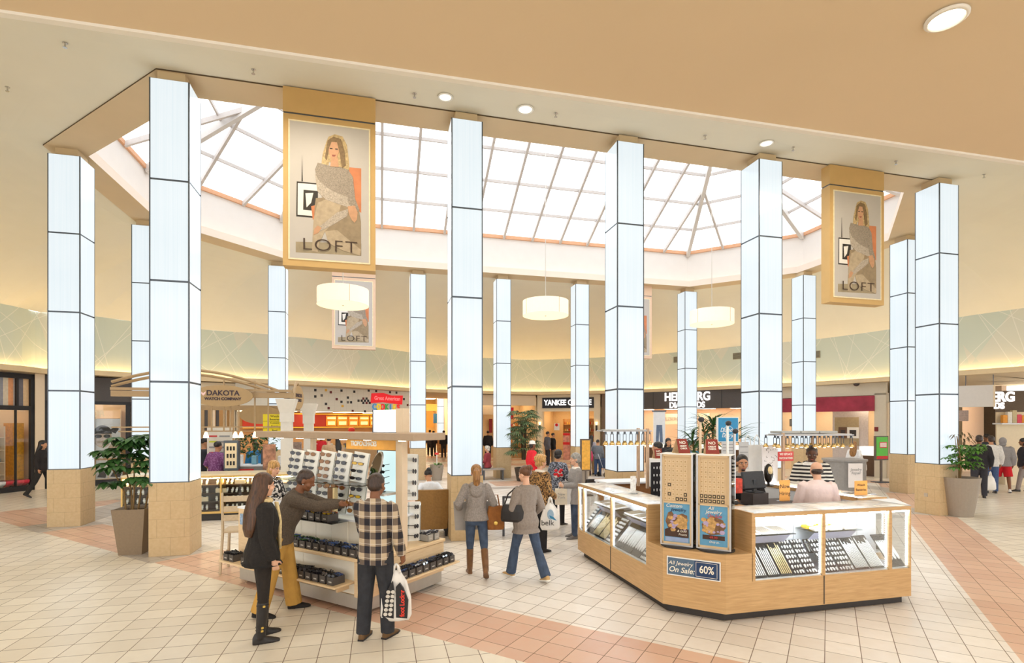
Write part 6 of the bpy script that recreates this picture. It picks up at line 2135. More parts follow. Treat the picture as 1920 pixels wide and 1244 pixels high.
o = thing('easel_sign', 'tall orange menu easel sign by the far pillar and spiky planter', 'sign', (q.x, q.y, 0), .2)
MB().box(-.17, .17, -.03, .03, .75, 1.72).build('sign_frame', mat('brown_grey_pole', (104, 92, 82), .5), o)
MB().box(-.13, .13, -.036, -.03, .79, 1.68).build('orange_field', mat('amber_print', (236, 170, 70), .5, var=.3, scale=14), o)
MB().box(-.02, .02, -.02, .02, 0, .75).bbox(-.2, .2, -.15, .15, 0, .03, .01).build('pole', mat('brown_grey_pole', (104, 92, 82), .5), o)
# dark framed glass barrier by the walking women
q = gpt(944, 1006)
o = thing('low_barrier', 'low dark framed glass barrier beside the woman with the black shoulder bag', 'barrier', (q.x, q.y, 0), TH)
MB().box(-.02, .02, -.02, .02, 0, .78).box(.85, .89, -.02, .02, 0, .78).box(-.02, .89, -.02, .02, .74, .78).box(-.02, .89, -.02, .02, .34, .38).build('dark_frame', mat('slate_frame', (86, 88, 94), .4), o)
MB().box(.02, .85, -.006, .006, .38, .74).build('glass_pane', M_GLS, o)

# ================================================================== watch kiosk with arched canopy
DO = gpt(380, 978)
d0 = (DO-JO)
wk = thing('watch_kiosk', 'watch kiosk with glass fronted watch cases, tan arched canopy and white posts', 'kiosk', (DO.x, DO.y, 0), TH)
DM = Matrix.Translation(Vector((DO.x, DO.y, 0))) @ Matrix.Rotation(TH, 4, 'Z')
M_TANM = mat('tan_metal_canopy', (176, 148, 110), .5, metal=.1, var=.05)
M_GOLDR = mat('gold_rail', (222, 184, 110), .35, metal=.3, var=.05)
X0, X1 = -1.6, 2.3
MB().box(X0, X1, .06, .70, 0, .16).build('plinth', M_KICK, wk)
MB().box(X0, X1, .0, .05, .16, .21).box(X0, X1, 0, .05, .98, 1.02).build('gold_rail', M_GOLDR, wk)
MB().box(X0, X1, .35, .72, .16, .98).build('case_back', mat('brown_case', (74, 56, 40), .6, var=.2), wk)
MB().box(X0, X1, 0, .72, 1.02, 1.06).build('counter_top', mat('cream_counter', (236, 220, 184), .3), wk)
MB().box(X0, X1, .012, .018, .21, .98).build('case_glass', M_GLASS, wk)
for x in (X0, .35, X1-.03): MB().box(x, x+.03, 0, .36, .16, 1.02).build('divider', M_GOLDR, wk)
for k in range(4): MB().box(X0, X1, .04, .30, .22+k*.19, .235+k*.19).build('case_shelf', mat('brown_case', (74, 56, 40), .6, var=.2), wk)
MB().box(X0, X1, .06, .08, .95, .965).build('case_lamp', mat('warm_case_lamp', (255, 236, 190), .5, var=0, emit=(255, 226, 170), estr=40.0), wk)
rw = random.Random(4)
def watch_mesh():
    mb = MB()
    mb.bbox(-.021, .021, -.006, .006, -.06, .06, .004, 0)
    mb.M = Matrix.Translation(Vector((0, -.009, .0))) @ Matrix.Rotation(PI/2, 4, 'X')
    mb.lathe([(.027, -.005), (.027, .005)], 12, mi=1)
    return mb.mesh('wrist_watch', [mat('watch_strap', (236, 226, 206), .4, var=.3, scale=3), mat('watch_face', (250, 248, 240), .2, var=.1)])
WME = watch_mesh()
for r in range(4):
    for k in range(34):
        x = X0+.08+k*.105
        if k % 11 == 5: continue
        if x > 1.65: break
        R = DM @ Matrix.Translation(Vector((x+rw.uniform(-.015, .015), .10+.02*rw.random(), .235+r*.19+.062))) @ Matrix.Rotation(-.35, 4, 'X') @ Matrix.Rotation(rw.uniform(-.2, .2), 4, 'Y')
        o = bpy.data.objects.new('wrist_watch', WME)
        COL.objects.link(o)
        o.location, o.rotation_euler = R.to_translation(), R.to_euler()
        tag(o, 'pale wrist watch standing in the watch kiosk case', 'watch', 'watches in the watch kiosk case')
for k, (x, z) in enumerate(((-.02, .44), (.75, .82), (.35, .63), (1.1, .25))):
    o = tag(MB().bbox(-.11, .11, -.02, .02, 0, .10, .004).build('watch_gift_box', mat('cream_gift_box', (240, 222, 186), .5, var=.05), loc=DM @ Vector((x, .09, z-.01)), rz=TH), 'cream gift box lying open among the watches in the kiosk case', 'box', 'cream gift boxes in the watch case')
# white posts with flared capitals
M_WPOST = mat('white_post', (226, 220, 208), .5, var=.03)
def dx(px, yloc, Z=None):
    """local x at depth line y=yloc seen in column px"""
    q = DM @ Vector((0, yloc, 0))
    r = (px-960)/FPX
    return (r*q.y-q.x)/(U.x-r*U.y)
for px, yl, zt in ((538, .3, 2.78), (579, 2.4, 2.74)):
    x = dx(px, yl)
    MB().box(x-.12, x+.12, yl-.12, yl+.12, 0, zt-.55).build('white_post', M_WPOST, wk)
    q = lambda r, z: [(x-r, yl-r, z), (x+r, yl-r, z), (x+r, yl+r, z), (x-r, yl+r, z)]
    mb = MB()
    mb.loft([q(.14, zt-.55), q(.14, zt-.33), q(.22, zt-.02), q(.22, zt)])
    mb.build('capital', M_WPOST, wk)
xr = dx(538, .3)
# arched beam, lower beams, thin bars
mb = MB()
pts = []
for i in range(21):
    t = i/20
    pts.append((lerp(-1.9, xr, t), .3, 2.80+.52*math.sin(PI*min(1, max(0, (t*.86+.14))))))
for dz in (0, .10): mb.tube([(p[0], p[1], p[2]+dz) for p in pts], .035, 6)
mb.build('arched_beam', M_TANM, wk)
MB().box(-1.9, xr+.15, .25, .36, 2.80, 2.93).box(-1.9, xr+.1, .22, .30, 2.94, 3.0).build('lintel_beam', M_TANM, wk)
MB().box(-1.9, xr, 2.3, 2.42, 2.55, 2.68).build('rear_beam', M_TANM, wk)
MB().box(xr-.05, xr+.06, .3, 2.5, 2.80, 2.90).build('side_beam', M_TANM, wk)
MB().box(-1.9, xr, .28, .31, 2.10, 2.13).box(-1.9, xr, .60, .63, 2.0, 2.03).build('lamp_rail', M_TANM, wk)
for px in (397, 420, 432, 448, 478, 503):
    x = dx(px, .3)
    MB().box(x-.015, x+.015, .28, .31, 2.02, 3.2 if px in (420, 478) else 2.82).build('hanger_bar', M_TANM, wk)
for px in (386, 441, 478, 452):
    x = dx(px, .6)
    mb = MB()
    mb.lathe([(.02, 2.0), (.05, 1.92), (.06, 1.86)], 12, x, .61)
    mb.build('spot_lamp', mat('glowing_spot', (255, 250, 230), .4, var=0, emit=(255, 236, 200), estr=4.0), wk)
def oval_sign(x, y, z, rx, rz_, lines, rot, label):
    o = bpy.data.objects.new('oval_sign', None)
    COL.objects.link(o)
    o.parent = wk
    o.location = (x, y, z)
    o.rotation_euler = (0, 0, rot)
    mb = MB()
    mb.slab_xz([(rx*math.cos(a), rz_*math.sin(a)) for a in [2*PI*i/36 for i in range(36)]], -.03, .03)
    mb.build('oval_board', mat('tan_oval', (178, 148, 104), .5, var=.04), o)
    for body, zz, s, sx in lines: text('lettering', body, s, mat('dark_purple_ink', (60, 44, 54), .5, var=0), o, (.02, -.033, zz), depth=.004, sx=sx, bold=.004)
    return o
ox = dx(417, .15)
ov = oval_sign(ox, .15, 2.83, .64, .245, [('DAKOTA', .06, .165, 1.0), ('WATCH COMPANY', -.07, .085, 1.0)], 0, '')
mb = MB()
mb.slab_xz([(-.44, .10), (-.385, .06), (-.33, .10), (-.345, .04), (-.385, .0), (-.425, .04)], -.036, -.03)
mb.build('bird_emblem', mat('pale_pink_emblem', (244, 206, 200), .5, var=0), ov)
oval_sign(dx(489, 2.2), 2.2, 2.42, .52, .24, [], 0, '')
oval_sign(xr+.12, 1.1, 2.85, .42, .30, [('DAKOTA', .05, .12, 1.0), ('WATCH', -.07, .10, 1.0)], PI/2*.9, '')
mb = MB()
mb.tube([(xr+.1, .55+.55*t*2, 2.80+.42*math.sin(PI*t)) for t in [i/14 for i in range(15)]], .04, 6)
mb.build('side_arch', M_TANM, wk)
# white price columns, stock and counters inside
def wk_thing(name, label, cat, x, y, z=0, rz=0): return thing(name, label, cat, DM @ Vector((x, y, z)), TH+rz)
for px, lb, y in ((402, 'white tall panel with short coloured labels in the watch kiosk', 1.7), (421, 'white tall panel with stacked price labels in the watch kiosk', 1.6)):
    o = wk_thing('label_panel', lb, 'panel', dx(px, y), y)
    MB().box(-.17, .17, 0, .06, 0, 2.1).build('panel', M_WPOST, o)
    for k in range(6): MB().box(-.12, .12, -.006, 0, 1.15+k*.14, 1.19+k*.14).build('price_label', [mat('grey_ink', (150, 150, 150), .5), mat('lime_label', (206, 214, 60), .5), mat('red_ink', (206, 62, 60), .5, var=0)][k % 3 if px == 402 else 0], o)
o = wk_thing('yellow_service_sign', 'yellow three part watch service sign hanging by the white post', 'sign', dx(515, .5), .5, 1.92)
MB().box(-.26, .26, 0, .02, 0, .50).build('yellow_board', mat('bright_yellow', (246, 226, 40), .5, var=.02), o)
for k in range(2): MB().box(-.26, .26, -.004, 0, .165+k*.165, .17+k*.165).build('divider_line', M_BLACKI, o)
for body, z, s in (('Watch', .45, .07), ('Batteries', .375, .06), ('Custom', .29, .06), ('Repair', .21, .06), ('Band', .11, .06), ('Fitting', .04, .05)): text('lettering', body, s, M_BLACKI, o, (0, -.006, z), depth=.001)
o = wk_thing('work_counter', 'grey inner work counter of the watch kiosk', 'counter', .2, 1.2)
MB().box(0, 1.9, 0, .6, 0, 1.12).build('counter_body', mat('grey_counter', (150, 146, 142), .5, var=.1), o)
MB().box(-.02, 1.92, -.02, .62, 1.12, 1.15).build('counter_top', M_CASEW, o)
MB().box(.25, .6, -.012, 0, 1.0, 1.06).build('red_plate', mat('bright_red_print', (214, 44, 50), .5), o)
for k, (x, y, w, h, c, lb) in enumerate(((.35, 1.5, .25, .25, (236, 236, 234), 'white printer on the watch kiosk work counter'), (.75, 1.55, .12, .22, (120, 170, 190), 'blue bottle box on the watch kiosk work counter'), (1.05, 1.5, .26, .36, (70, 70, 74), 'black case marked with a number three on the work counter'), (1.4, 1.6, .2, .2, (226, 224, 220), 'white small carton beside the numbered black case'))):
    o = wk_thing('counter_carton', lb, 'box', x, y, 1.15)
    MB().bbox(-w/2, w/2, -.1, .1, 0, h, .01).build('carton', mat('counter_carton_%d' % k, c, .5, var=.15), o)
    if k == 2: text('lettering', '3', .22, M_SIGNW, o, (0, -.105, h/2), depth=.002, bold=.004)
o = wk_thing('watch_tower_display', 'glass watch tower with cream interior standing on the kiosk counter', 'display', dx(435, 1.0), 1.0, 1.06)
MB().box(-.16, .16, -.1, .1, 0, .72).build('tower_frame', M_DARKM, o)
MB().box(-.13, .13, -.11, -.1, .05, .66).build('cream_inside', mat('cream_gift_box', (240, 222, 186), .5), o)
for r in range(3):
    for c in range(3): MB().box(-.09+c*.07, -.05+c*.07, -.118, -.11, .12+r*.18, .22+r*.18).build('watch', M_BLK, o)
o = wk_thing('snack_rack', 'orange and brown card rack beside the white post of the watch kiosk', 'rack', dx(505, .9), .9, 1.06)
MB().box(-.14, .14, -.05, .05, 0, .62).build('rack_board', mat('orange_card', (176, 128, 104), .5, var=.8, scale=9), o)
o = wk_thing('photo_rack', 'grey framed photo rack right of the white watch kiosk post', 'rack', dx(556, 1.2), 1.2, 1.0)
MB().box(-.12, .12, -.05, .05, 0, .72).build('rack_board', mat('grey_photo_print', (150, 130, 120), .5, var=.6, scale=14), o)
o = wk_thing('ficus_plant', 'bushy green ficus plant inside the watch kiosk', 'potted plant', dx(474, 2.2), 2.2)
round_planter(o, .2, .28, .6)
st, mb = MB(), MB()
st.tube([(0, 0, .5), (.05, 0, 1.2), (0, .05, 1.75)], [.03, .025, .012], 7)
st.build('stem', M_STEM, o)
for k in range(260):
    a, r = rs.uniform(0, 2*PI), .62*math.sqrt(rs.random())
    leaf(mb, (r*math.cos(a), r*.8*math.sin(a), 1.62+rs.uniform(-.30, .35)*(1-.4*r)), rdir(.5), .15, .035, .9)
mb.build('foliage', M_LEAF2, o, fix=False)
# ================================================================== people
def R3(ax, deg): return Matrix.Rotation(math.radians(deg), 3, ax)
SKIN = {'light': mat('skin_light', (226, 176, 146), .55, var=.06), 'tan': mat('skin_tan', (196, 142, 106), .55, var=.06), 'brown': mat('skin_brown', (132, 86, 58), .5, var=.08), 'dark': mat('skin_dark', (92, 60, 44), .5, var=.08)}
def hairmat(n, c):
    m, t, p = newmat('hair_'+n)
    f = t.noise(t.mapping(t.coords(), sc=(70, 70, 5)), 1.0, 3.0)
    c = lin(c)
    t.l.new(t.mix(t.m('MULTIPLY_ADD', f, 2.6, -.8), tuple(v*.45 for v in c), tuple(min(1, v*1.6) for v in c)), p.inputs['Base Color'])
    p.inputs['Roughness'].default_value = .42
    b = t.node('ShaderNodeBump')
    b.inputs['Strength'].default_value = .5
    b.inputs['Distance'].default_value = .01
    t.l.new(f, b.inputs['Height'])
    t.l.new(b.outputs[0], p.inputs['Normal'])
    return m
def folds(m):
    """soft cloth folds as a bump"""
    t = NT(m)
    p = t.n['Principled BSDF']
    b = t.node('ShaderNodeBump')
    b.inputs['Strength'].default_value = .55
    b.inputs['Distance'].default_value = .035
    t.l.new(t.noise(t.mapping(t.coords(), sc=(1.3, 1.3, .8)), 9.0, 3.0), b.inputs['Height'])
    t.l.new(b.outputs[0], p.inputs['Normal'])
    return m
HAIR = {'brown': hairmat('brown', (76, 48, 28)), 'black': hairmat('black', (34, 28, 26)), 'blonde': hairmat('blonde', (190, 146, 86)), 'honey': hairmat('honey', (150, 106, 58)), 'grey': hairmat('grey', (150, 146, 140)), 'white': hairmat('white', (206, 200, 190)), 'auburn': hairmat('auburn', (96, 60, 36)), 'stubble': hairmat('stubble', (58, 42, 34))}
M_EYEW, M_EYE, M_LIPS = mat('eye_white', (240, 236, 230), .3, var=0), mat('eye_iris', (40, 28, 20), .2, var=0), mat('lips', (168, 92, 84), .5, var=0)
def cloth(n, c, rough=.85, var=.15, scale=26):
    if 'cloth_'+n in MATS: return MATS['cloth_'+n]
    return folds(mat('cloth_'+n, c, rough, var=var, scale=scale))
def plaid():
    m, t, p = newmat('plaid_flannel')
    x, y, z = t.xyz(t.coords())
    def st(v, per, off, w): return t.m('LESS_THAN', t.m('FRACT', t.m('DIVIDE', t.m('ADD', v, 10+off), per)), w)
    w = t.m('ADD', x, t.m('MULTIPLY', y, .55))
    a, b = st(w, .125, .0, .5), st(z, .14, .02, .5)
    both = t.m('MULTIPLY', a, b)
    any_ = t.m('MAXIMUM', a, b)
    c = t.mix(any_, lin((196, 176, 148)), lin((112, 98, 86)))
    c = t.mix(both, c, lin((36, 34, 42)))
    l = t.m('MAXIMUM', st(w, .125, .063, .035), st(z, .14, .07, .03))
    c = t.mix(t.m('MULTIPLY', l, .8), c, lin((220, 212, 200)))
    t.l.new(c, p.inputs['Base Color'])
    p.inputs['Roughness'].default_value = .9
    return folds(m)
def stripes():
    m, t, p = newmat('black_white_stripes')
    x, y, z = t.xyz(t.coords())
    f = t.m('LESS_THAN', t.m('FRACT', t.m('DIVIDE', t.m('ADD', z, 10), .062)), .5)
    t.l.new(t.mix(f, lin((230, 226, 216)), lin((34, 32, 34))), p.inputs['Base Color'])
    p.inputs['Roughness'].default_value = .9
    return folds(m)
def leopard():
    m, t, p = newmat('leopard_print')
    v = t.node('ShaderNodeTexVoronoi')
    t.l.new(t.coords(), v.inputs['Vector'])
    v.inputs['Scale'].default_value = 34
    d = v.outputs['Distance']
    ringm = t.m('MULTIPLY', t.m('GREATER_THAN', d, .22), t.m('LESS_THAN', d, .50))
    c = t.mix(ringm, lin((176, 132, 78)), lin((34, 26, 22)))
    t.l.new(c, p.inputs['Base Color'])
    p.inputs['Roughness'].default_value = .8
    return folds(m)
def floral(n, a, b, sc=24):
    m, t, p = newmat(n)
    f = t.m('GREATER_THAN', t.noise(t.coords(), sc, 1.0), .52)
    t.l.new(t.mix(f, lin(a), lin(b)), p.inputs['Base Color'])
    p.inputs['Roughness'].default_value = .85
    return m
TOR_M = [(-.12, .140, .100, 0), (-.03, .166, .115, 0), (.12, .152, .104, 0), (.30, .172, .118, 0), (.42, .180, .110, -.005), (.485, .150, .084, -.012), (.535, .070, .062, -.015)]
TOR_F = [(-.12, .146, .104, 0), (-.03, .170, .120, -.006), (.13, .128, .094, 0), (.30, .148, .118, .012), (.42, .154, .098, 0), (.48, .128, .078, -.01), (.535, .058, .053, -.015)]
def person(label, x, y, ang, H=1.7, sex='m', skin='light', hair=('short', 'black'), top=None, bottom=None, shoes=None, pose=None, vox=.012, face=False, extras=()):
    """one figure standing at (x, y), facing ang degrees clockwise from straight away from the camera"""
    pose = pose or {}
    k = H/1.72
    root = thing('person', label, 'person', (x, y, 0), math.radians(-ang))
    hp = .90
    TOR = TOR_M if sex == 'm' else TOR_F
    legs = {}
    for s, nm in ((-1, 'L'), (1, 'R')):
        tp, kb, sp = pose.get('leg'+nm, (0, 0, 2))
        hip = Vector((s*.088, 0, -.03))
        tpr, ks = math.radians(tp), math.radians(tp-kb)
        spx = math.sin(math.radians(sp))*s
        kn = hip+Vector((spx*.42, math.sin(tpr)*.42, -math.cos(tpr)*.42))
        an = kn+Vector((spx*.20, math.sin(ks)*.40, -math.cos(ks)*.40))
        legs[nm] = [hip, kn, an]
    low = min(legs['L'][2].z, legs['R'][2].z)
    hp = pose.get('sit', None)
    hp = (hp+.10)/k if hp is not None else -low+.075
    for nm in legs: legs[nm] = [p+Vector((0, 0, hp)) for p in legs[nm]]
    pit, tw = pose.get('torso', (0, 0))
    Rt = R3('Z', -tw) @ R3('X', -pit)
    P0 = Vector((0, 0, hp))
    def T(px, py, pz):
        f = max(0, min(1, (pz+.04)/.18))
        q = Vector((px, py, pz))
        return P0+q.lerp(Rt @ q, f)
    def ringT(z, rx, ry, yo, n=16):
        return [T(rx*math.copysign(abs(math.cos(a))**.85, math.cos(a)), yo+ry*math.copysign(abs(math.sin(a))**.85, math.sin(a)), z) for a in [2*PI*i/n for i in range(n)]]
    shw = .178 if sex == 'm' else .155
    arms = {}
    for s, nm in ((-1, 'L'), (1, 'R')):
        sh = T(s*shw, -.01, .452)
        spec = pose.get('arm'+nm, None)
        U1, F1 = .285, .250
        if spec is None: wr = sh+Vector((s*.06, .03, -.515))
        else: wr = Vector(spec[:3])/1.0
        d = wr-sh
        if d.length > (U1+F1)*.985:
            d = d.normalized()*(U1+F1)*.985
            wr = sh+d
        L = d.length
        a_ = (U1*U1-F1*F1+L*L)/(2*L)
        h = math.sqrt(max(0, U1*U1-a_*a_))
        pole = Vector((s*.5, -.75, -.55)) if spec is None or len(spec) < 4 else Vector(spec[3])
        e = d.normalized()
        pl = (pole-e*pole.dot(e)).normalized()
        el = sh+e*a_+pl*h
        arms[nm] = (sh, el, wr)
    nb = T(0, -.015, .52)
    hpt, hyw = pose.get('head', (0, 0))
    Rh = R3('Z', -hyw) @ R3('X', -hpt-pit*.35)
    hc = T(0, .0, .56)+Rh @ Vector((0, .012, .115))
    S = Matrix.Scale(k, 4)
    HM = Matrix.Translation(hc) @ Rh.to_4x4()
    def B(head=False):
        m = MB()
        m.M = S @ HM if head else S
        return m
    # ---- body: one continuous skin
    b = B()
    b.loft([ringT(r[0], r[1]*.92, r[2]*.92, r[3]) for r in TOR])
    fm = 1.0 if sex == 'm' else .90
    for nm in ('L', 'R'):
        hip, kn, an = legs[nm]
        b.tube([hip+Vector((0, 0, .04)), hip.lerp(kn, .5), kn, kn.lerp(an, .35), an], [.082*fm, .072*fm, .054*fm, .052*fm, .036*fm], 10, round_ends=True)
        sh, el, wr = arms[nm]
        b.tube([sh.lerp(el, .10), sh.lerp(el, .5), el, el.lerp(wr, .4), wr], [.043*fm, .043*fm, .037*fm, .036*fm, .026*fm], 10, round_ends=True)
        # hand: palm, four curled fingers of different length, thumb from the side of the palm
        s = -1 if nm == 'L' else 1
        fd = (wr-el).normalized()
        pn = Vector(pose.get('palm'+nm, (-s, .15, 0)))
        pn = (pn-fd*pn.dot(fd)).normalized()
        sd = fd.cross(pn).normalized()
        thumb_side = sd if sd.y >= 0 else -sd
        if abs(sd.y) < .3: thumb_side = sd*(1 if sd.x*(-s) > 0 else -1)
        Rp = Matrix((sd, fd, pn)).transposed()
        pc = wr+fd*.05
        b.ell(pc, (.040*fm, .052*fm, .017), 12, 7, R=Rp)
        b.tube([wr, pc], [.026*fm, .030*fm], 8)
        curl = pose.get('curl'+nm, 28)
        for i, (off, ln) in enumerate(((.030, .062), (.010, .072), (-.010, .068), (-.029, .052))):
            base = wr+fd*.085*fm+thumb_side*off*fm
            dirv = fd.copy()
            pts = [base]
            for q, seg in enumerate((.42, .33, .25)):
                ax = fd.cross(pn).normalized()
                a2 = math.radians(curl*(.6+.4*q)*(1+.10*i))
                dirv = (Matrix.Rotation(a2, 3, ax) @ dirv)
                if dirv.dot(pn) < -.2: dirv = -dirv
                pts.append(pts[-1]+dirv*ln*seg)
            b.tube(pts, [.0092, .0088, .0082, .0072], 7, round_ends=True)
        tb = wr+fd*.028+thumb_side*.030
        t1 = tb+(thumb_side*.75+fd*.55+pn*.35).normalized()*.034
        t2 = t1+(thumb_side*.25+fd*.85+pn*.45).normalized()*.030
        b.tube([tb-thumb_side*.012, tb, t1, t2], [.012, .0115, .0100, .0085], 7, round_ends=True)
    b.tube([nb-(hc-nb)*.25, nb, hc+Rh @ Vector((0, -.018, -.03))], [.066*fm, .054*fm, .050*fm], 12)
    h = B(True)
    h.ell((0, -.008, .035), (.077, .097, .092), 18, 12)
    h.ell((0, .028, -.040), (.057, .062, .070), 16, 10)
    h.ell((0, .060, -.088), (.026, .026, .022), 10, 7)
    h.ell((0, .098, -.014), (.0125, .020, .018), 10, 7)
    h.ell((0, .088, .010), (.009, .012, .030), 10, 7)
    h.ell((0, .076, .036), (.050, .014, .011), 10, 6)
    for s in (-1, 1):
        h.ell((s*.042, .055, -.030), (.026, .026, .024), 10, 7)
        h.ell((s*.078, -.006, -.006), (.010, .022, .031), 8, 7)
    b.v += h.v
    o_ = len(b.v)-len(h.v)
    b.f += [tuple(i+o_ for i in f) for f in h.f]
    b.mi += h.mi
    body = remesh_obj(b, 'body', SKIN[skin], root, vox*k, 2)
    if face:
        for s in (-1, 1):
            e = B(True)
            e.ell((s*.031, .083, .014), (.0135, .007, .0062), 12, 7, 0)
            e.ell((s*.031, .0895, .014), (.0068, .0035, .0062), 10, 6, 1)
            e.build('eye', [M_EYEW, M_EYE], root, smooth=True)
            e = B(True)
            e.ell((s*.031, .090, .034), (.021, .005, .0045), 10, 6)
            e.build('eyebrow', HAIR['black' if hair[1] in ('black', 'stubble') else 'brown'], root, smooth=True)
        e = B(True)
        e.ell((0, .088, -.060), (.022, .008, .0075), 12, 7)
        e.build('lips', M_LIPS, root, smooth=True)
    # ---- hair
    st, hcol = hair
    if st != 'none':
        q = B(True)
        cap = lambda g=1.0: q.ell((0, -.019, .052), (.084*g, .100*g, .089*g), 18, 12)
        if st == 'short': cap()
        elif st == 'buzz':
            q.ell((0, -.017, .050), (.0815, .097, .086), 18, 12)
            q.ell((0, -.034, .0), (.0800, .080, .070), 16, 10)
        elif st == 'curly':
            cap(1.08)
            rr_ = random.Random(9)
            for i in range(36):
                a, zz = rr_.uniform(0, 2*PI), rr_.uniform(-.05, .13)
                if math.sin(a) > .35 and zz < .07: continue
                r = math.sqrt(max(.05, 1-((zz-.05)/.105)**2))
                q.ell((.088*r*math.cos(a), -.02+.102*r*math.sin(a), zz), (.026, .026, .026), 8, 6)
            q.ell((0, -.06, -.03), (.078, .062, .06), 12, 8)
        elif st in ('bob', 'cropped'):
            cap(1.07)
            q.ell((0, -.045, -.01 if st == 'cropped' else -.04), (.090, .075, .07 if st == 'cropped' else .10), 14, 9)
        elif st == 'bald':
            q.ell((0, -.036, -.012), (.0815, .084, .052), 16, 9)
        elif st in ('long', 'verylong'):
            cap(1.05)
            zs_ = [.06, -.04, -.14, -.26, -.36, -.42] if st == 'long' else [.06, -.04, -.15, -.30, -.44, -.52]
            rx_ = [.088, .100, .118, .126, .104, .06]
            yc = [-.03, -.045, -.08, -.115, -.13, -.13]
            ry_ = [.090, .085, .075, .060, .045, .025]
            q.loft([[(rx_[i]*math.cos(a), yc[i]+ry_[i]*math.sin(a), zs_[i]) for a in [2*PI*j/16 for j in range(16)]] for i in range(6)])
        elif st == 'ponytail':
            cap(1.04)
            q.tube([(0, -.10, .06), (0, -.145, .03), (0, -.15, -.08), (0, -.125, -.22), (0, -.12, -.34)], [.04, .056, .060, .048, .018], 10, round_ends=True)
        elif st == 'bun':
            cap(1.03)
            q.ell((0, -.095, .105), (.052, .05, .048), 12, 9)
            q.ell((.02, -.115, .095), (.03, .03, .03), 10, 7)
        elif st == 'hat' or st == 'cap':
            cap(1.0)
            q.ell((0, -.05, -.02), (.08, .06, .06), 12, 8)
        remesh_obj(q, 'hair', HAIR[hcol], root, max(.006, vox*.7)*k, 2)
        if st == 'hat':
            q = B(True)
            q.lathe([(.135, .055), (.14, .060), (.10, .075), (.092, .14), (.05, .165), (.01, .168)], 20, 0, -.012)
            q.build('hat', cloth('white_hat', (238, 234, 226)), root, smooth=True)
        if st == 'cap':
            q = B(True)
            q.lathe([(.092, .06), (.094, .10), (.07, .145), (.01, .155)], 18, 0, -.012)
            q.prism([(-.07, .06), (.07, .06), (.05, .16), (-.05, .16)], .062, .072)
            q.build('cap', cloth('white_cap', (236, 232, 226)), root)
    # ---- trousers
    if bottom:
        bm_, fl = bottom.get('mat'), bottom.get('flare', 1.0)
        q = B()
        g = bottom.get('gap', .014)
        q.loft([ringT(z, rx+g*f_, ry+g*f_, yo) for z, rx, ry, yo, f_ in ((-.13, TOR[0][1], TOR[0][2], 0, .9), (*TOR[1], .6), (.07, TOR[2][1]+.006, TOR[2][2]+.004, 0, .2))])
        end = bottom.get('end', 1.0)
        for nm in ('L', 'R'):
            hip, kn, an = legs[nm]
            lo = kn.lerp(an, end) if end > 0 else hip.lerp(kn, 1+end)
            if end >= .9: lo = an+Vector((0, -.004, -.02))
            if end > 0: q.tube([hip+Vector((0, 0, .02)), hip.lerp(kn, .5), kn, kn.lerp(lo, .5), lo], [(.088+g)*fm, (.076+g)*fm, (.060+g)*fm, (.052+g)*fm*lerp(1, fl, .6), (.046+g)*fm*fl], 12)
            else: q.tube([hip+Vector((0, 0, .02)), hip.lerp(kn, .5), lo], [(.090+g)*fm, (.085+g)*fm, (.088+g)*fm], 12)
        remesh_obj(q, 'trousers', bm_, root, vox*1.1*k, 3)
    # ---- shoes or boots
    if shoes:
        for nm in ('L', 'R'):
            hip, kn, an = legs[nm]
            up = max(0, an.z-.075)
            fp = math.asin(min(.9, up/.16)) if pose.get('sit') is None else 0
            Rf = R3('Z', (8 if nm == 'L' else -8)) @ Matrix.Rotation(-fp, 3, 'X')
            q = MB()
            q.M = S @ Matrix.Translation(an) @ Rf.to_4x4()
            def fr(yy, w, z0, z1): return [(-w, yy, z0), (-w*.9, yy, z1*.6+z0*.4), (-w*.45, yy, z1), (w*.45, yy, z1), (w*.9, yy, z1*.6+z0*.4), (w, yy, z0)]
            zb = -.075
            q.loft([fr(-.075, .022, zb, -.01), fr(-.055, .034, zb, .03), fr(.0, .038, zb, .035), fr(.06, .043, zb, -.01), (fr(.12, .047, zb, -.032)), fr(.165, .038, zb, -.045), fr(.185, .015, zb, -.058)])
            parts = [q]
            if shoes.get('boot'):
                q.tube([(0, 0, -.02), Rf.inverted() @ (an.lerp(kn, shoes['boot']*.5)-an), Rf.inverted() @ (an.lerp(kn, shoes['boot'])-an)], [.050*fm, .060*fm, .064*fm], 12)
            remesh_obj(q, 'boot' if shoes.get('boot') else 'shoe', shoes['mat'], root, max(.007, vox*.8)*k, 2)
            if shoes.get('sole'):
                q = MB()
                q.M = S @ Matrix.Translation(an) @ Rf.to_4x4()
                q.prism([(-.030, -.078), (.030, -.078), (.040, 0), (.050, .12), (.035, .178), (0, .190), (-.035, .178), (-.050, .12), (-.040, 0)], -.079, -.058)
                q.build('sole', shoes['sole'], root)
    # ---- top garments
    for gi, gm in enumerate(top or ()):
        g = gm.get('gap', .016)
        hem = gm.get('hem', -.08)
        fl = max(gm.get('flare', 0.0), .014)
        q = B()
        rings = []
        if hem < -.12: rings.append(ringT(hem, TOR[1][1]+g+fl, TOR[1][2]+g+fl, -.004))
        for z, rx, ry, yo in TOR[:-1]:
            if z > hem+.02 or z == TOR[0][0] and hem <= -.12: rings.append(ringT(z, rx+g+fl*max(0, min(1, (.1-z)/.35)), ry+g+fl*max(0, min(1, (.1-z)/.35)), yo))
        if hem >= -.12: rings.insert(0, ringT(hem, TOR[1][1]+g+fl*.5, TOR[1][2]+g+fl*.5, -.002))
        nz = gm.get('neck', .53)
        rings.append(ringT(nz, (.080 if sex == 'm' else .070)+g*.4, .070+g*.3, -.012))
        q.loft(rings)
        sl = gm.get('sleeve', 1.0)
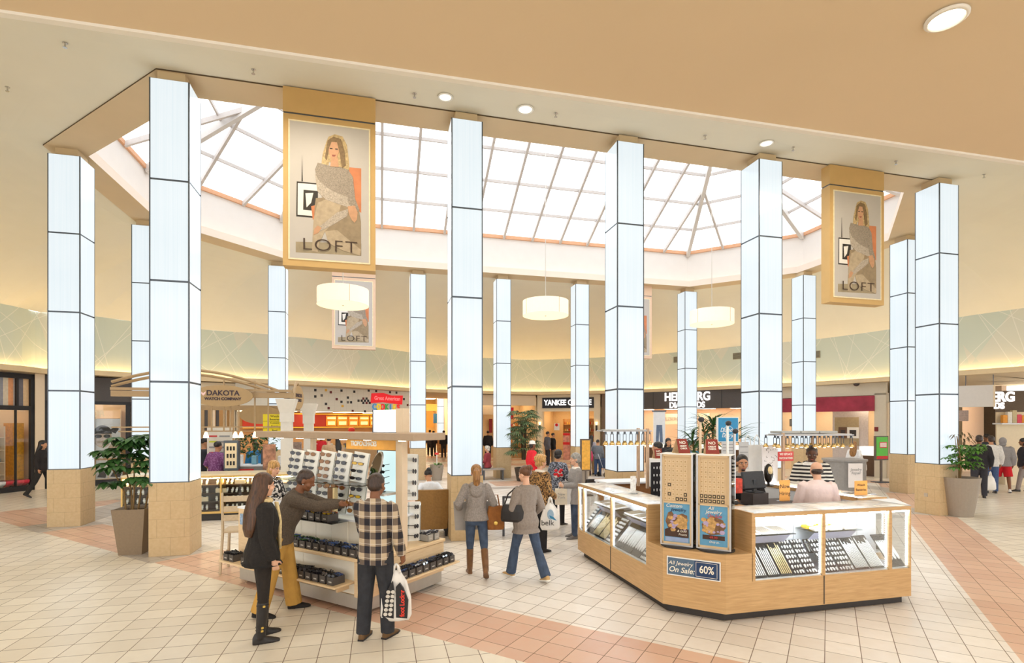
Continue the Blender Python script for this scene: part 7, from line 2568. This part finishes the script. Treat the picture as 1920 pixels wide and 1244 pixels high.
        for nm in ('L', 'R'):
            sh, el, wr = arms[nm]
            if sl <= 0: continue
            pts, rad = [sh+(nb-sh)*.15, sh, sh.lerp(el, .5), el], [(.050+g)*fm, (.058+g)*fm, (.050+g)*fm, (.044+g)*fm]
            if sl > .6:
                pts += [el.lerp(wr, .5), el.lerp(wr, .97*sl)]
                rad += [(.040+g)*fm, (.032+g)*fm]
            else: pts[3] = sh.lerp(el, sl*1.6)
            q.tube(pts, rad, 12)
            q.ell(sh, ((.050+g*.8)*fm,)*3, 12, 8)
        if gm.get('hood'):
            if gm['hood'] == 'up':
                q2 = S @ HM
                hh = MB()
                hh.M = q2
                hh.ell((0, -.030, .028), (.098, .108, .125), 16, 11)
                hh.ell((0, -.03, -.08), (.092, .09, .06), 14, 8)
                o_ = len(q.v)
                q.v += hh.v
                q.f += [tuple(i+o_ for i in f) for f in hh.f]
                q.mi += hh.mi
            else:
                q.ell(T(0, -.085, .50), (.125, .065, .05), 14, 8)
                q.ell(T(0, -.135, .42), (.105, .045, .11), 14, 8)
        if gm.get('collar'):
            q.tube([T(.072*math.cos(a), -.012+.066*math.sin(a), .525+.012*math.sin(a)*-1) for a in [2*PI*i/18 for i in range(19)]], .017, 7)
        remesh_obj(q, gm.get('name', 'shirt'), gm['mat'], root, vox*1.0*k, 3)
    for ex in extras: ex(root, B, T, legs, arms, S, HM)
    return root, k, arms, legs, T
# handy garments
DEN, DEND = cloth('denim', (66, 80, 102), var=.35, scale=12), cloth('dark_denim', (48, 49, 54), var=.35, scale=12)
BLK, CHAR, GREYC = cloth('black', (34, 32, 34)), cloth('charcoal_knit', (84, 76, 68), var=.4, scale=60), cloth('grey_knit', (150, 142, 136), var=.3, scale=50)
KHAKI = cloth('mustard_chino', (200, 154, 76), var=.12, scale=8)
LEATH, LEATHB = mat('black_leather', (40, 36, 34), .35, var=.2), mat('brown_leather', (120, 82, 48), .4, var=.3)
SOLEW = mat('white_sole', (236, 234, 228), .5)
BUCK = mat('brass_buckle', (226, 190, 96), .3, metal=.7)

# 1 ---- woman in the black coat
def ex1(root, B, T, legs, arms, S, HM):
    q = B()
    q.loft([[T(.030+.05*math.cos(a)*.6, .13+.02*math.sin(a), .50) for a in [2*PI*i/10 for i in range(10)]], [T(.05+.05*math.cos(a), .155+.022*math.sin(a), .30) for a in [2*PI*i/10 for i in range(10)]], [T(.06+.06*math.cos(a), .15+.02*math.sin(a), .02) for a in [2*PI*i/10 for i in range(10)]]])
    q.tube([T(.088*math.cos(a), -.01+.085*math.sin(a), .52) for a in [2*PI*i/16 for i in range(17)]], .030, 8)
    q.build('scarf', cloth('cream_scarf', (226, 202, 150), var=.3, scale=40), root, smooth=True)
    for nm in ('L', 'R'):
        hip, kn, an = legs[nm]
        for f, w in ((.16, .046), (.24, .048), (.78, .055)):
            c = an.lerp(kn, f)
            q = B()
            q.tube([c+Vector((w*math.cos(a), w*math.sin(a), 0)) for a in [2*PI*i/16 for i in range(17)]], .006, 6)
            q.build('boot_strap', LEATH, root)
            q = B()
            q.bbox(c.x+w-.004, c.x+w+.009, c.y-.012, c.y+.012, c.z-.011, c.z+.011, .003)
            q.build('buckle', BUCK, root)
p = gpt(492, 1199)
person('woman in a black coat and tall buckled boots with very long brown hair, arms down', p.x, p.y, 52, 1.69, 'f', 'light', ('verylong', 'brown'),
       [dict(mat=cloth('black_coat', (36, 32, 30), var=.3, scale=60), name='coat', hem=-.13, gap=.034, flare=.045)], dict(mat=cloth('black_leggings', (40, 34, 30), var=.2), gap=.004, end=.3), dict(mat=LEATH, boot=.86),
       dict(legL=(4, 3, 2), legR=(-2, 2, 2), armR=(.20, .06, .83), armL=(-.20, .10, .84), head=(4, -14)), .0075, False, (ex1,))
# 2 ---- leaning man at the counter
def ex2(root, B, T, legs, arms, S, HM):
    q = B(True)
    q.ell((.080, .004, -.036), (.006, .006, .006), 8, 6)
    q.build('ear_stud', M_SILV, root)
p = gpt(526, 1150)
person('man in charcoal sweater and mustard trousers leaning over the sunglasses counter with both arms out', p.x, p.y, 76, 1.73, 'm', 'brown', ('buzz', 'stubble'),
       [dict(mat=cloth('charcoal_sweater', (88, 76, 64), var=.4, scale=70), name='sweater', hem=-.10, gap=.022, collar=True)], dict(mat=KHAKI, flare=1.35, gap=.024), dict(mat=mat('black_suede', (40, 36, 34), .8)),
       dict(legL=(10, 2, 5), legR=(-12, 4, 4), torso=(24, 8), armR=(.02, .70, 1.23, (.3, -.2, -1)), armL=(-.10, .72, 1.22, (-.3, -.2, -1)), palmR=(-.6, .1, -.6), palmL=(.6, .1, -.6), curlR=48, curlL=44, head=(14, 8)), .0075, False, (ex2,))
o = bpy.data.objects.new('sunglasses', SG[1])
COL.objects.link(o)
o.location = dpt(655, 944, 6.25)
o.rotation_euler = (.4, .2, -.6)
tag(o, 'sunglasses held out in both hands by the leaning man in the charcoal sweater', 'sunglasses')
# 3 ---- plaid man with the shopping bag
def plastic_bag(label, loc, rz, w, h, d, prints, handle_h=.16):
    o = thing('shopping_bag', label, 'bag', loc, rz)
    mw = mat('white_plastic_bag', (238, 234, 228), .4, var=.06, scale=8)
    ring = lambda rx, ry, z, n=18: [(rx*math.copysign(abs(math.cos(a))**.7, math.cos(a)), ry*math.sin(a)+.012*math.sin(5*a), z) for a in [2*PI*i/n for i in range(n)]]
    mb = MB()
    mb.loft([ring(w*.42, d*.35, 0), ring(w*.5, d*.5, .05), ring(w*.48, d*.46, h*.45), ring(w*.34, d*.28, h*.78), ring(w*.12, d*.10, h)])
    mb.build('bag_body', mw, o, smooth=True)
    for s in (-1, 1):
        mb = MB()
        mb.tube([(s*w*.10, 0, h*.96), (s*w*.06, 0, h+handle_h*.5), (0, 0, h+handle_h*.72)], [.022, .014, .010], 7)
        mb.build('handle', mw, o, smooth=True)
    prints(o, w, h, d)
    return o
def fl_print(o, w, h, d):
    mk = mat('bag_black_print', (36, 34, 36), .5, var=.1)
    y = -d*.5-.014
    mb = MB()
    mb.slab_xz([(.015, .05), (.125, .04), (.135, .22), (.09, .34), (.05, .40), (.012, .36)], y-.002, y+.03)
    mb.build('black_print', mk, o)
    mb = MB()
    mb.slab_xz([(-.13, .06), (-.01, .04), (-.01, .34), (-.02, .42), (-.05, .38), (-.10, .24)], y+.002, y+.03)
    mb.build('black_print', mk, o)
    for r in range(6):
        for c in range(2):
            q = MB()
            q.ell((-.093+c*.047+r*.006, y-.0, .085+r*.045), (.021, .004, .019), 8, 6)
            q.build('grey_cup_print', mat('bag_grey_print', (206, 200, 190), .5), o)
    text('lettering', 'foot Locker', .066, mat('bag_red_print', (226, 60, 44), .5, var=0), o, (.078, y-.004, .195), (PI/2, -PI/2, 0), depth=.001, bold=.002, sx=.85)
p = gpt(704, 1196)
pr, k, arms, legs, T = person('man in a plaid flannel shirt and dark jeans seen from behind', p.x, p.y, 14, 1.69, 'm', 'brown', ('buzz', 'stubble'),
       [dict(mat=plaid(), name='plaid_shirt', hem=-.13, gap=.020, collar=True)], dict(mat=DEND, gap=.020, flare=1.1), dict(mat=mat('brown_suede_boot', (104, 78, 50), .8, var=.3), boot=.22, sole=F_BLK),
       dict(legL=(-3, 2, 2), legR=(6, 6, 3), armR=(.27, .10, .80), armL=(-.12, .30, 1.0), curlR=62, head=(6, 6)), .0075)
a = math.radians(-14)
hx, hy = .20*k, .10*k
hand = Vector((p.x+hx*math.cos(a)-hy*math.sin(a), p.y+hx*math.sin(a)+hy*math.cos(a)-.05, 0))
plastic_bag('white plastic shopping bag with black and red print, held low by the plaid shirt man', (hand.x, hand.y, .19), .05, .32, .50, .16, fl_print, .10)
# 4 ---- woman in the hooded top
def ex4(root, B, T, legs, arms, S, HM):
    q = B()
    q.M = S
    q.loft([[(-.33, .20, .66), (.26, .22, .66), (.26, .26, .66), (-.33, .24, .66)], [(-.36, .18, 1.12), (.30, .20, 1.12), (.30, .24, 1.12), (-.36, .22, 1.12)]])
    o = q.build('carried_board', mat('grey_carrier', (176, 170, 164), .6, var=.05), root)
p = gpt(893, 1078)
person('woman in grey hooded top, jeans and tall brown boots with streaked blonde ponytail', p.x, p.y, -6, 1.60, 'f', 'light', ('ponytail', 'honey'),
       [dict(mat=GREYC, name='hooded_top', hem=-.06, gap=.026, flare=.015, hood=True)], dict(mat=DEN, gap=.010, end=.22), dict(mat=LEATHB, boot=.82),
       dict(legL=(8, 2, 1), legR=(-14, 24, 4), armL=(-.26, .16, 1.02), armR=(.26, .17, .98), curlL=50, curlR=50), .0085, False, (ex4,))
def soft_bag(name, label, loc, rz, w, h, d, m, strap=None, extra=None):
    o = thing(name, label, 'bag', loc, rz)
    mb = MB()
    ring = lambda f, z: [(w*f*.5*math.copysign(abs(math.cos(a))**.6, math.cos(a)), d*.5*f*math.copysign(abs(math.sin(a))**.6, math.sin(a)), z) for a in [2*PI*i/16 for i in range(16)]]
    mb.loft([ring(.92, 0), ring(1.0, .03), ring(.98, h*.6), ring(.80, h)])
    mb.build('bag_body', m, o, smooth=False)
    if strap:
        mb = MB()
        mb.tube(strap, .010, 6)
        mb.build('strap', m, o)
    if extra: extra(o)
    return o
def fringe(o):
    mb = MB()
    mb.ell((0, -.075, .10), (.03, .008, .03), 12, 7)
    mb.build('gold_disc', BUCK, o)
o = soft_bag('brown_handbag', 'brown suede handbag with a gold disc at the right side of the hooded woman', (p.x+.28, p.y+.02, .66), .1, .26, .34, .13, mat('rust_suede', (150, 94, 44), .8, var=.3), [(-.06, 0, .32), (-.03, 0, .50), (.03, 0, .50), (.06, 0, .32)], fringe)
# 5 ---- woman in the grey sweater with bun
p = gpt(986, 1086)
p5 = p
person('woman in a grey sweater and flared jeans with hair in a bun', p.x, p.y, -32, 1.63, 'f', 'light', ('bun', 'auburn'),
       [dict(mat=cloth('grey_sweater', (142, 130, 120), var=.15, scale=40), name='sweater', hem=-.18, gap=.026, flare=.03)], dict(mat=DEN, gap=.012, flare=1.5), dict(mat=mat('tan_shoe', (196, 160, 106), .6), sole=SOLEW),
       dict(legL=(20, 4, 2), legR=(-20, 10, 3), armL=(-.14, .25, 1.02), armR=(.20, .14, .92), head=(4, -16)), .0085, True)
soft_bag('black_shoulder_bag', 'black leather shoulder bag hanging at the side of the grey sweater woman', (p.x-.19, p.y-.08, .83), -.25, .34, .24, .12, LEATH, [(-.12, 0, .22), (-.06, -.02, .38), (.04, -.03, .47), (.08, .02, .475), (.11, .05, .36), (.13, .02, .22)])
# 6 ---- leopard jacket woman
def belk(o, w, h, d):
    y = -d*.5-.006
    mb = MB()
    mb.slab_xz([(.0+.055*math.cos(a), .27+.085*math.sin(a)) for a in [2*PI*i/16 for i in range(16)]], y, y+.03)
    mb.build('pale_blue_swirl', mat('pale_blue_swirl', (150, 176, 196), .5, var=.3), o)
    mb = MB()
    mb.slab_xz([(-.02, .26), (.05, .23), (.10, .17), (.04, .19), (-.01, .22)], y-.002, y+.03)
    mb.build('blue_swirl', mat('blue_swirl', (50, 130, 170), .5), o)
    text('lettering', 'belk', .13, M_BLACKI, o, (-.05, y-.004, .13), depth=.001)
p = gpt(1013, 1034)
person('older curly blonde woman in a leopard print jacket and black trousers', p.x, p.y, 48, 1.65, 'f', 'light', ('curly', 'blonde'),
       [dict(mat=cloth('white_blouse', (238, 232, 222)), name='blouse', hem=-.16, gap=.012, collar=True), dict(mat=leopard(), name='jacket', hem=-.14, gap=.030, flare=.02, neck=.515)], dict(mat=BLK, gap=.018, flare=1.25), dict(mat=LEATH),
       dict(legL=(2, 2, 2), legR=(-2, 2, 2), armR=(.16, .20, .98), armL=(-.16, .22, 1.0), curlR=60, head=(4, 12)), .0095, True)
plastic_bag('white plastic belk bag with a pale blue swirl held by the leopard jacket woman', (p.x+.16, p.y-.16, .40), .0, .34, .46, .14, belk, .14)
# 7 ---- person beyond her
p = gpt(1047, 985)
person('young person in a dark patterned jacket behind the leopard jacket woman', p.x, p.y, 40, 1.62, 'f', 'tan', ('cropped', 'black'),
       [dict(mat=floral('blue_grey_pattern', (60, 62, 72), (150, 156, 170), 40), name='jacket', hem=-.16, gap=.03)], dict(mat=BLK, gap=.012), dict(mat=LEATH, sole=SOLEW), dict(armR=(.22, .20, 1.02), armL=(-.2, .2, 1.0)), .011)
o = thing('flower_bunch', 'bright red and white flower bunch held in front of the young person in patterned jacket', 'flowers', (p.x-.04, p.y-.26, 1.06))
mb = MB()
for i in range(14): mb.ell((rr.uniform(-.09, .09), rr.uniform(-.05, .05), rr.uniform(.0, .16)), (.035, .03, .03), 8, 6, i % 3 == 0)
mb.build('blossoms', [mat('red_blossom', (214, 36, 44), .6, var=.2), mat('white_blossom', (240, 230, 226), .6)], o, smooth=True)
soft_bag('black_handbag', 'black handbag carried by the young person beside the grey cardigan woman', (p.x+.30, p.y-.12, .86), .2, .30, .22, .12, LEATH, [(-.08, 0, .2), (-.04, 0, .34), (.04, 0, .34), (.08, 0, .2)])
# 8 ---- grey haired woman in cardigan
p = gpt(1079, 1009)
person('older woman with cropped grey hair in a grey cardigan and blue jeans', p.x, p.y, -100, 1.62, 'f', 'light', ('cropped', 'grey'),
       [dict(mat=cloth('white_tee', (240, 236, 230)), name='white_top', hem=-.12, gap=.012), dict(mat=cloth('grey_cardigan', (152, 148, 146), var=.15, scale=40), name='cardigan', hem=-.22, gap=.026, flare=.01, neck=.50)], dict(mat=DEN, gap=.012), dict(mat=mat('grey_shoe', (110, 104, 100), .7)),
       dict(armL=(-.06, .26, 1.08), armR=(.06, .27, 1.10), legL=(5, 3, 2), curlL=60, curlR=60, head=(0, 0)), .0095, True)
for q_, (dx_, w_, lb) in enumerate(((-.29, .22, 'cream paper shopping bag held in front of the grey cardigan woman'), (-.12, .15, 'white paper shopping bag right behind the cream one at the grey cardigan woman'))):
    o = thing('paper_bag', lb, 'bag', (p.x+dx_, p.y-.12+q_*.06, .66), .06)
    MB().box(-w_/2, w_/2, -.05, .05, 0, .30).build('bag_body', M_PAPERBAG if q_ else mat('cream_paper_bag', (226, 216, 196), .6), o)
    mb = MB()
    mb.tube([(-.05, 0, .30), (-.03, 0, .40), (.03, 0, .40), (.05, 0, .30)], .005, 5)
    mb.build('handle', M_PAPERBAG, o)
    if q_ == 0: text('lettering', 'New\nYork', .07, mat('grey_ink', (150, 150, 150), .5), o, (0, -.053, .17), depth=.001)
soft_bag('dark_shoulder_bag', 'small black shoulder bag behind the elbow of the grey cardigan woman', (p.x+.30, p.y+.10, .92), .2, .22, .2, .1, LEATH)
# 9 ---- red coat walker
p = gpt(998, 926)
person('person in a bright red coat and white hat striding past the fan palm', p.x, p.y, 62, 1.66, 'f', 'brown', ('hat', 'black'),
       [dict(mat=cloth('red_coat', (222, 40, 52), var=.1), name='coat', hem=-.22, gap=.035, flare=.04)], dict(mat=cloth('grey_trousers', (112, 106, 104)), gap=.014), dict(mat=LEATH), dict(legL=(22, 4, 2), legR=(-20, 8, 2), armR=(.25, .05, .9)), .013)
# 10 ---- two men by the candle shop
for px, Y, H, an, lb, c in ((1027, 27.2, 1.74, 70, 'tall man in a grey hooded jacket before the candle shop entrance', 'slate'), (1037, 27.6, 1.66, 75, 'man in a black jacket right beside the grey hooded man at the candle shop', 'black')):
    person(lb, (px-960)/FPX*Y, Y, an, H, 'm', 'tan', ('short', 'black'), [dict(mat=cloth('slate_jacket', (92, 92, 100)) if c == 'slate' else BLK, name='jacket', hem=-.12, gap=.03, hood=True)], dict(mat=cloth('stone_trousers', (150, 132, 110)) if c == 'black' else DEND, gap=.018), dict(mat=LEATH), {}, .016)
# 11 ---- seated woman
p = gpt(914, 900)
person('white haired woman in a dark red jacket sitting on a bench by the far pillar', p.x, p.y, -70, 1.62, 'f', 'light', ('curly', 'white'), [dict(mat=cloth('dark_red_jacket', (150, 60, 66)), name='jacket', hem=-.08, gap=.03)], dict(mat=cloth('slate_trousers', (84, 80, 84)), gap=.02, flare=1.2), dict(mat=LEATH),
       dict(sit=.45, legL=(82, 80, 6), legR=(78, 84, 6), armL=(-.12, .26, .72), armR=(.12, .26, .72)), .014)
o = thing('bench', 'low grey bench under the seated woman in the dark red jacket', 'bench', (p.x+.15, p.y+.02, 0), TH)
MB().bbox(-.4, .5, -.22, .22, .38, .44, .01).build('seat', mat('grey_bench', (170, 160, 150), .6), o)
for x in (-.34, .40): MB().box(x, x+.05, -.18, .18, 0, .38).build('leg', M_DARKM, o)
soft_bag('pale_handbag', 'pale handbag on the lap of the seated woman', (p.x-.24, p.y-.04, .62), 0, .26, .14, .12, mat('pale_bag', (206, 200, 190), .6))
# 12 ---- others in the distance and at the shops
def far(label, px, Y, H, an, sex, skin, hair, c, bc, name='jacket', vox=.018, **pose):
    return person(label, (px-960)/FPX*Y, Y, an, H, sex, skin, hair, [dict(mat=cloth('f_%d_%d_%d' % c, c), name=name, hem=-.12, gap=.028)], dict(mat=cloth('f_%d_%d_%d' % bc, bc), gap=.018), dict(mat=LEATH), pose, vox)
far('dark hooded figure walking away behind the seated woman', 915, 31, 1.74, 0, 'm', 'tan', ('short', 'black'), (36, 34, 38), (40, 38, 42), legL=(12, 4, 2), legR=(-10, 6, 2))
far('boy in a grey jacket and jeans right of the easel sign', 1121, 21.9, 1.50, 20, 'm', 'tan', ('short', 'black'), (104, 108, 114), (60, 78, 110), armL=(-.2, .28, 1.05))
far('woman in a patterned grey top and tan trousers left of the boy in grey', 1109, 22.6, 1.66, 40, 'f', 'tan', ('long', 'black'), (170, 160, 164), (176, 140, 100), 'blouse')
o = thing('stroller', 'small dark stroller standing beside the boy in grey', 'stroller', (3.85, 21.6, 0), .4)
MB().bbox(-.18, .18, -.25, .25, .35, .75, .05).build('seat_shell', cloth('navy_stroller', (60, 74, 100)), o)
for x in (-.2, .2):
    for y in (-.25, .25):
        mb = MB()
        mb.M = Matrix.Translation(Vector((x, y, .1))) @ Matrix.Rotation(PI/2, 4, 'Y')
        mb.lathe([(.10, -.02), (.10, .02), (.04, .025), (.04, -.025)], 14)
        mb.build('wheel', F_BLK, o)
    mb = MB()
    mb.tube([(x, -.25, .1), (x, .0, .5), (x, .35, 1.0)], .014, 6)
    mb.build('frame_tube', M_ALU, o)
o = far('pink bag carrier child hidden beside the patterned woman', 1103, 22.0, 1.25, 0, 'f', 'tan', ('long', 'brown'), (220, 70, 110), (90, 70, 70))
far('man with short dark hair behind the left lamp rack', 1233, 11.2, 1.80, -60, 'm', 'tan', ('short', 'black'), (200, 196, 190), (60, 60, 66), 'shirt', .013)
far('woman in black with dark hair by the jeans banner', 1253, 16.5, 1.72, 180, 'f', 'tan', ('long', 'black'), (44, 38, 42), (40, 38, 40))
far('man in a teal shirt seen between the two tent cards', 1292, 14.5, 1.72, 20, 'm', 'tan', ('short', 'black'), (40, 120, 150), (50, 50, 60), 'shirt', .014)
# clerk, cardigan man, pink shirt man
def goatee(root, B, T, legs, arms, S, HM):
    q = B(True)
    q.ell((0, .070, -.088), (.030, .022, .018), 12, 7)
    q.build('beard', HAIR['black'], root, smooth=True)
Y = 8.05
person('dark haired clerk in a black jacket and grey shirt behind the computer monitor', (1391-960)/FPX*Y, Y, 190, 1.72, 'm', 'tan', ('short', 'black'), [dict(mat=cloth('grey_shirt', (150, 146, 142)), name='shirt', hem=-.08, gap=.014, collar=True), dict(mat=BLK, name='jacket', hem=-.10, gap=.030, neck=.49)], dict(mat=DEND, gap=.016), dict(mat=LEATH), dict(armL=(-.2, .28, 1.08), armR=(.2, .28, 1.08), head=(6, 0)), .009, True, (goatee,))
Y = 9.0
person('tall man in a black and white striped cardigan over a white shirt, looking down', (1522-960)/FPX*Y, Y, 196, 1.83, 'm', 'dark', ('buzz', 'stubble'), [dict(mat=cloth('white_tee', (240, 236, 230)), name='white_top', hem=-.1, gap=.020), dict(mat=stripes(), name='cardigan', hem=-.14, gap=.032, neck=.45, hood=True)], dict(mat=DEND, gap=.018), dict(mat=LEATH), dict(armL=(-.18, .26, 1.05), armR=(.2, .24, 1.05), head=(22, 12)), .009, True)
Y = 7.42
person('balding man in a pale pink shirt seen from behind inside the kiosk', (1532-960)/FPX*Y, Y, 12, 1.66, 'm', 'light', ('bald', 'stubble'), [dict(mat=cloth('pale_pink_shirt', (240, 218, 214), var=.04), name='shirt', hem=-.1, gap=.026, collar=True)], dict(mat=DEND, gap=.016), dict(mat=LEATH), dict(armL=(-.2, .25, 1.0), armR=(.22, .26, 1.02), head=(8, 0)), .009)
far('woman in a white top with long brown hair near the crimson shop', 1602, 17.6, 1.58, 60, 'f', 'light', ('long', 'honey'), (236, 234, 232), (80, 74, 74), 'blouse', .014)
q = dpt(1615, 884, 17.2)
plastic_bag('white plastic bag with an orange red flower print near the crimson shop', (q.x, q.y, q.z), .1, .36, .44, .14, lambda o, w, h, d: MB().slab_xz([(.06*math.cos(a), .22+.06*math.sin(a)) for a in [2*PI*i/10 for i in range(10)]], -d*.5-.006, -d*.5+.03).build('red_print', mat('bag_red_print', (226, 60, 44), .5, var=0), o))
q = gpt(1583, 925)
o = thing('round_counter', 'grey rounded counter with a white price sheet in front of the crimson shop', 'counter', (q.x, q.y, 0), .1)
mb = MB()
mb.lathe([(.58, 0), (.58, 1.02), (.62, 1.02), (.62, 1.08)], 28)
mb.build('counter_body', mat('grey_counter', (150, 146, 142), .5, var=.1), o)
MB().box(-.34, .10, -.64, -.60, .25, .98).build('price_sheet', mat('sketched_board', (240, 234, 232), .5, var=.02), o)
text('lettering', 'Jewelry\nRepair', .12, mat('grey_ink', (150, 150, 150), .5), o, (-.12, -.645, .74), depth=.001, shear=.2)
far('person with dark hair in brown seated at the crimson shop counter', 1612, 23.4, 1.66, 200, 'f', 'tan', ('long', 'brown'), (80, 60, 50), (60, 50, 50))
# group on the right
far('man in black with red shirt print behind the leafy plant', 1836, 15.6, 1.84, 30, 'm', 'brown', ('buzz', 'stubble'), (40, 36, 40), (56, 54, 60), 'jacket', .013)
far('man in a dark top glimpsed at the back of the shopper group', 1850, 19.0, 1.80, 10, 'm', 'brown', ('short', 'black'), (50, 56, 66), (60, 60, 70))
far('man with a shaved head in a pale grey sweatshirt and blue jeans', 1858, 16.6, 1.80, 20, 'm', 'tan', ('buzz', 'stubble'), (214, 210, 206), (70, 90, 130), 'sweatshirt', .013)
q = dpt(1857, 916, 16.2)
plastic_bag('crumpled white plastic bag carried by the man in the pale grey sweatshirt', (q.x, q.y, .14), .2, .36, .46, .16, lambda o, w, h, d: None)
Y = 16.9
person('man in a grey hooded sweatshirt with hood up and bright red shorts', (1880-960)/FPX*Y, Y, 36, 1.72, 'm', 'brown', ('none', 'black'), [dict(mat=cloth('heather_hoodie', (146, 142, 142), var=.1), name='hooded_sweatshirt', hem=-.10, gap=.045, flare=.02, hood='up')], dict(mat=cloth('red_shorts', (206, 30, 40), var=.05), gap=.026, end=-.04), dict(mat=mat('white_sneaker', (236, 234, 232), .5), sole=F_BLK), dict(legL=(6, 2, 6), legR=(-8, 3, 6), armL=(-.26, .08, .86)), .012)
far('person in a dark top and grey trousers cut by the right edge', 1919, 17.0, 1.72, -60, 'f', 'brown', ('bob', 'black'), (50, 48, 54), (150, 140, 138), 'top', .014, legL=(14, 4, 2), legR=(-12, 6, 2))
# left: watch kiosk and cookie shop
person('man in a purple patterned shirt leaning on the watch kiosk counter, seen from behind', (405-960)/FPX*13.1, 13.1, 10, 1.74, 'm', 'tan', ('short', 'black'), [dict(mat=floral('purple_pattern', (120, 64, 116), (150, 100, 150), 30), name='shirt', hem=-.10, gap=.034, sleeve=.6, collar=True)], dict(mat=BLK, gap=.018), dict(mat=LEATH), dict(armL=(-.30, .25, 1.0), armR=(.30, .25, 1.0), torso=(6, 0)), .012)
far('man in a dark blue jacket left of the purple shirt man', 384, 13.9, 1.80, 60, 'm', 'tan', ('short', 'black'), (44, 46, 54), (44, 44, 50), 'jacket', .014)
far('man in a bright blue shirt bending behind the numbered black case', 482, 15.4, 1.68, -40, 'm', 'tan', ('short', 'brown'), (40, 116, 170), (50, 50, 60), 'shirt', .014, torso=(20, 0))
Y = 8.45
person('blonde attendant in a black and white floral top at the left of the sunglasses displays', (511-960)/FPX*Y, Y, 104, 1.60, 'f', 'light', ('bob', 'blonde'), [dict(mat=floral('black_white_floral', (34, 32, 36), (226, 222, 218), 26), name='floral_top', hem=-.16, gap=.024)], dict(mat=BLK, gap=.014), dict(mat=LEATH), dict(armR=(.10, .28, 1.08), armL=(-.10, .28, 1.1), head=(12, 6)), .009, True)
person('woman in white with a black hair bun sitting in the club armchair', ap.x-.06, ap.y+.40, -12, 1.62, 'f', 'tan', ('bun', 'black'), [dict(mat=cloth('white_shirt', (232, 234, 238), var=.05), name='shirt', hem=-.06, gap=.026)], dict(mat=DEND, gap=.014), dict(mat=LEATH), dict(sit=.43, torso=(14, -6), legL=(84, 84, 5), legR=(84, 84, 5), armL=(-.30, .12, .80), armR=(.26, .20, .78), head=(24, -10)), .011)
far('man in a white cap and checked shirt behind the sunglasses displays', 585, 16.5, 1.60, 95, 'm', 'light', ('cap', 'brown'), (196, 190, 186), (70, 70, 80), 'shirt', .014)
far('man in a tan jacket with his back turned at the cookie counter', 617, 19.5, 1.66, 0, 'm', 'light', ('short', 'black'), (190, 156, 120), (70, 66, 70))
far('woman with long black hair in tan leaning toward the tan jacket man', 633, 19.6, 1.64, -40, 'f', 'light', ('long', 'black'), (186, 150, 118), (60, 56, 60))
far('person in red with dark hair behind the cookie counter', 602, 22.8, 1.70, 180, 'f', 'brown', ('short', 'black'), (210, 44, 52), (60, 56, 60))
far('dark clothed walker mostly hidden behind the gift shop side pillar', 80, 15.7, 1.70, 80, 'f', 'tan', ('long', 'black'), (44, 38, 36), (46, 42, 40), 'coat', .016, legL=(16, 4, 2), legR=(-20, 12, 2))
# far corridor
for px, H, an, c, lb in ((806, 1.72, 0, (60, 56, 60), 'distant man in dark clothes walking away down the far corridor'), (813, 1.66, 20, (40, 36, 38), 'distant woman in black beside the distant man in the far corridor'), (832, 1.70, -30, (38, 36, 40), 'distant figure in black at the wooden goods table')):
    far(lb, px, 35 if px < 830 else 33.5, H, an, 'm', 'tan', ('short', 'black'), c, (50, 48, 50), 'jacket', .022)
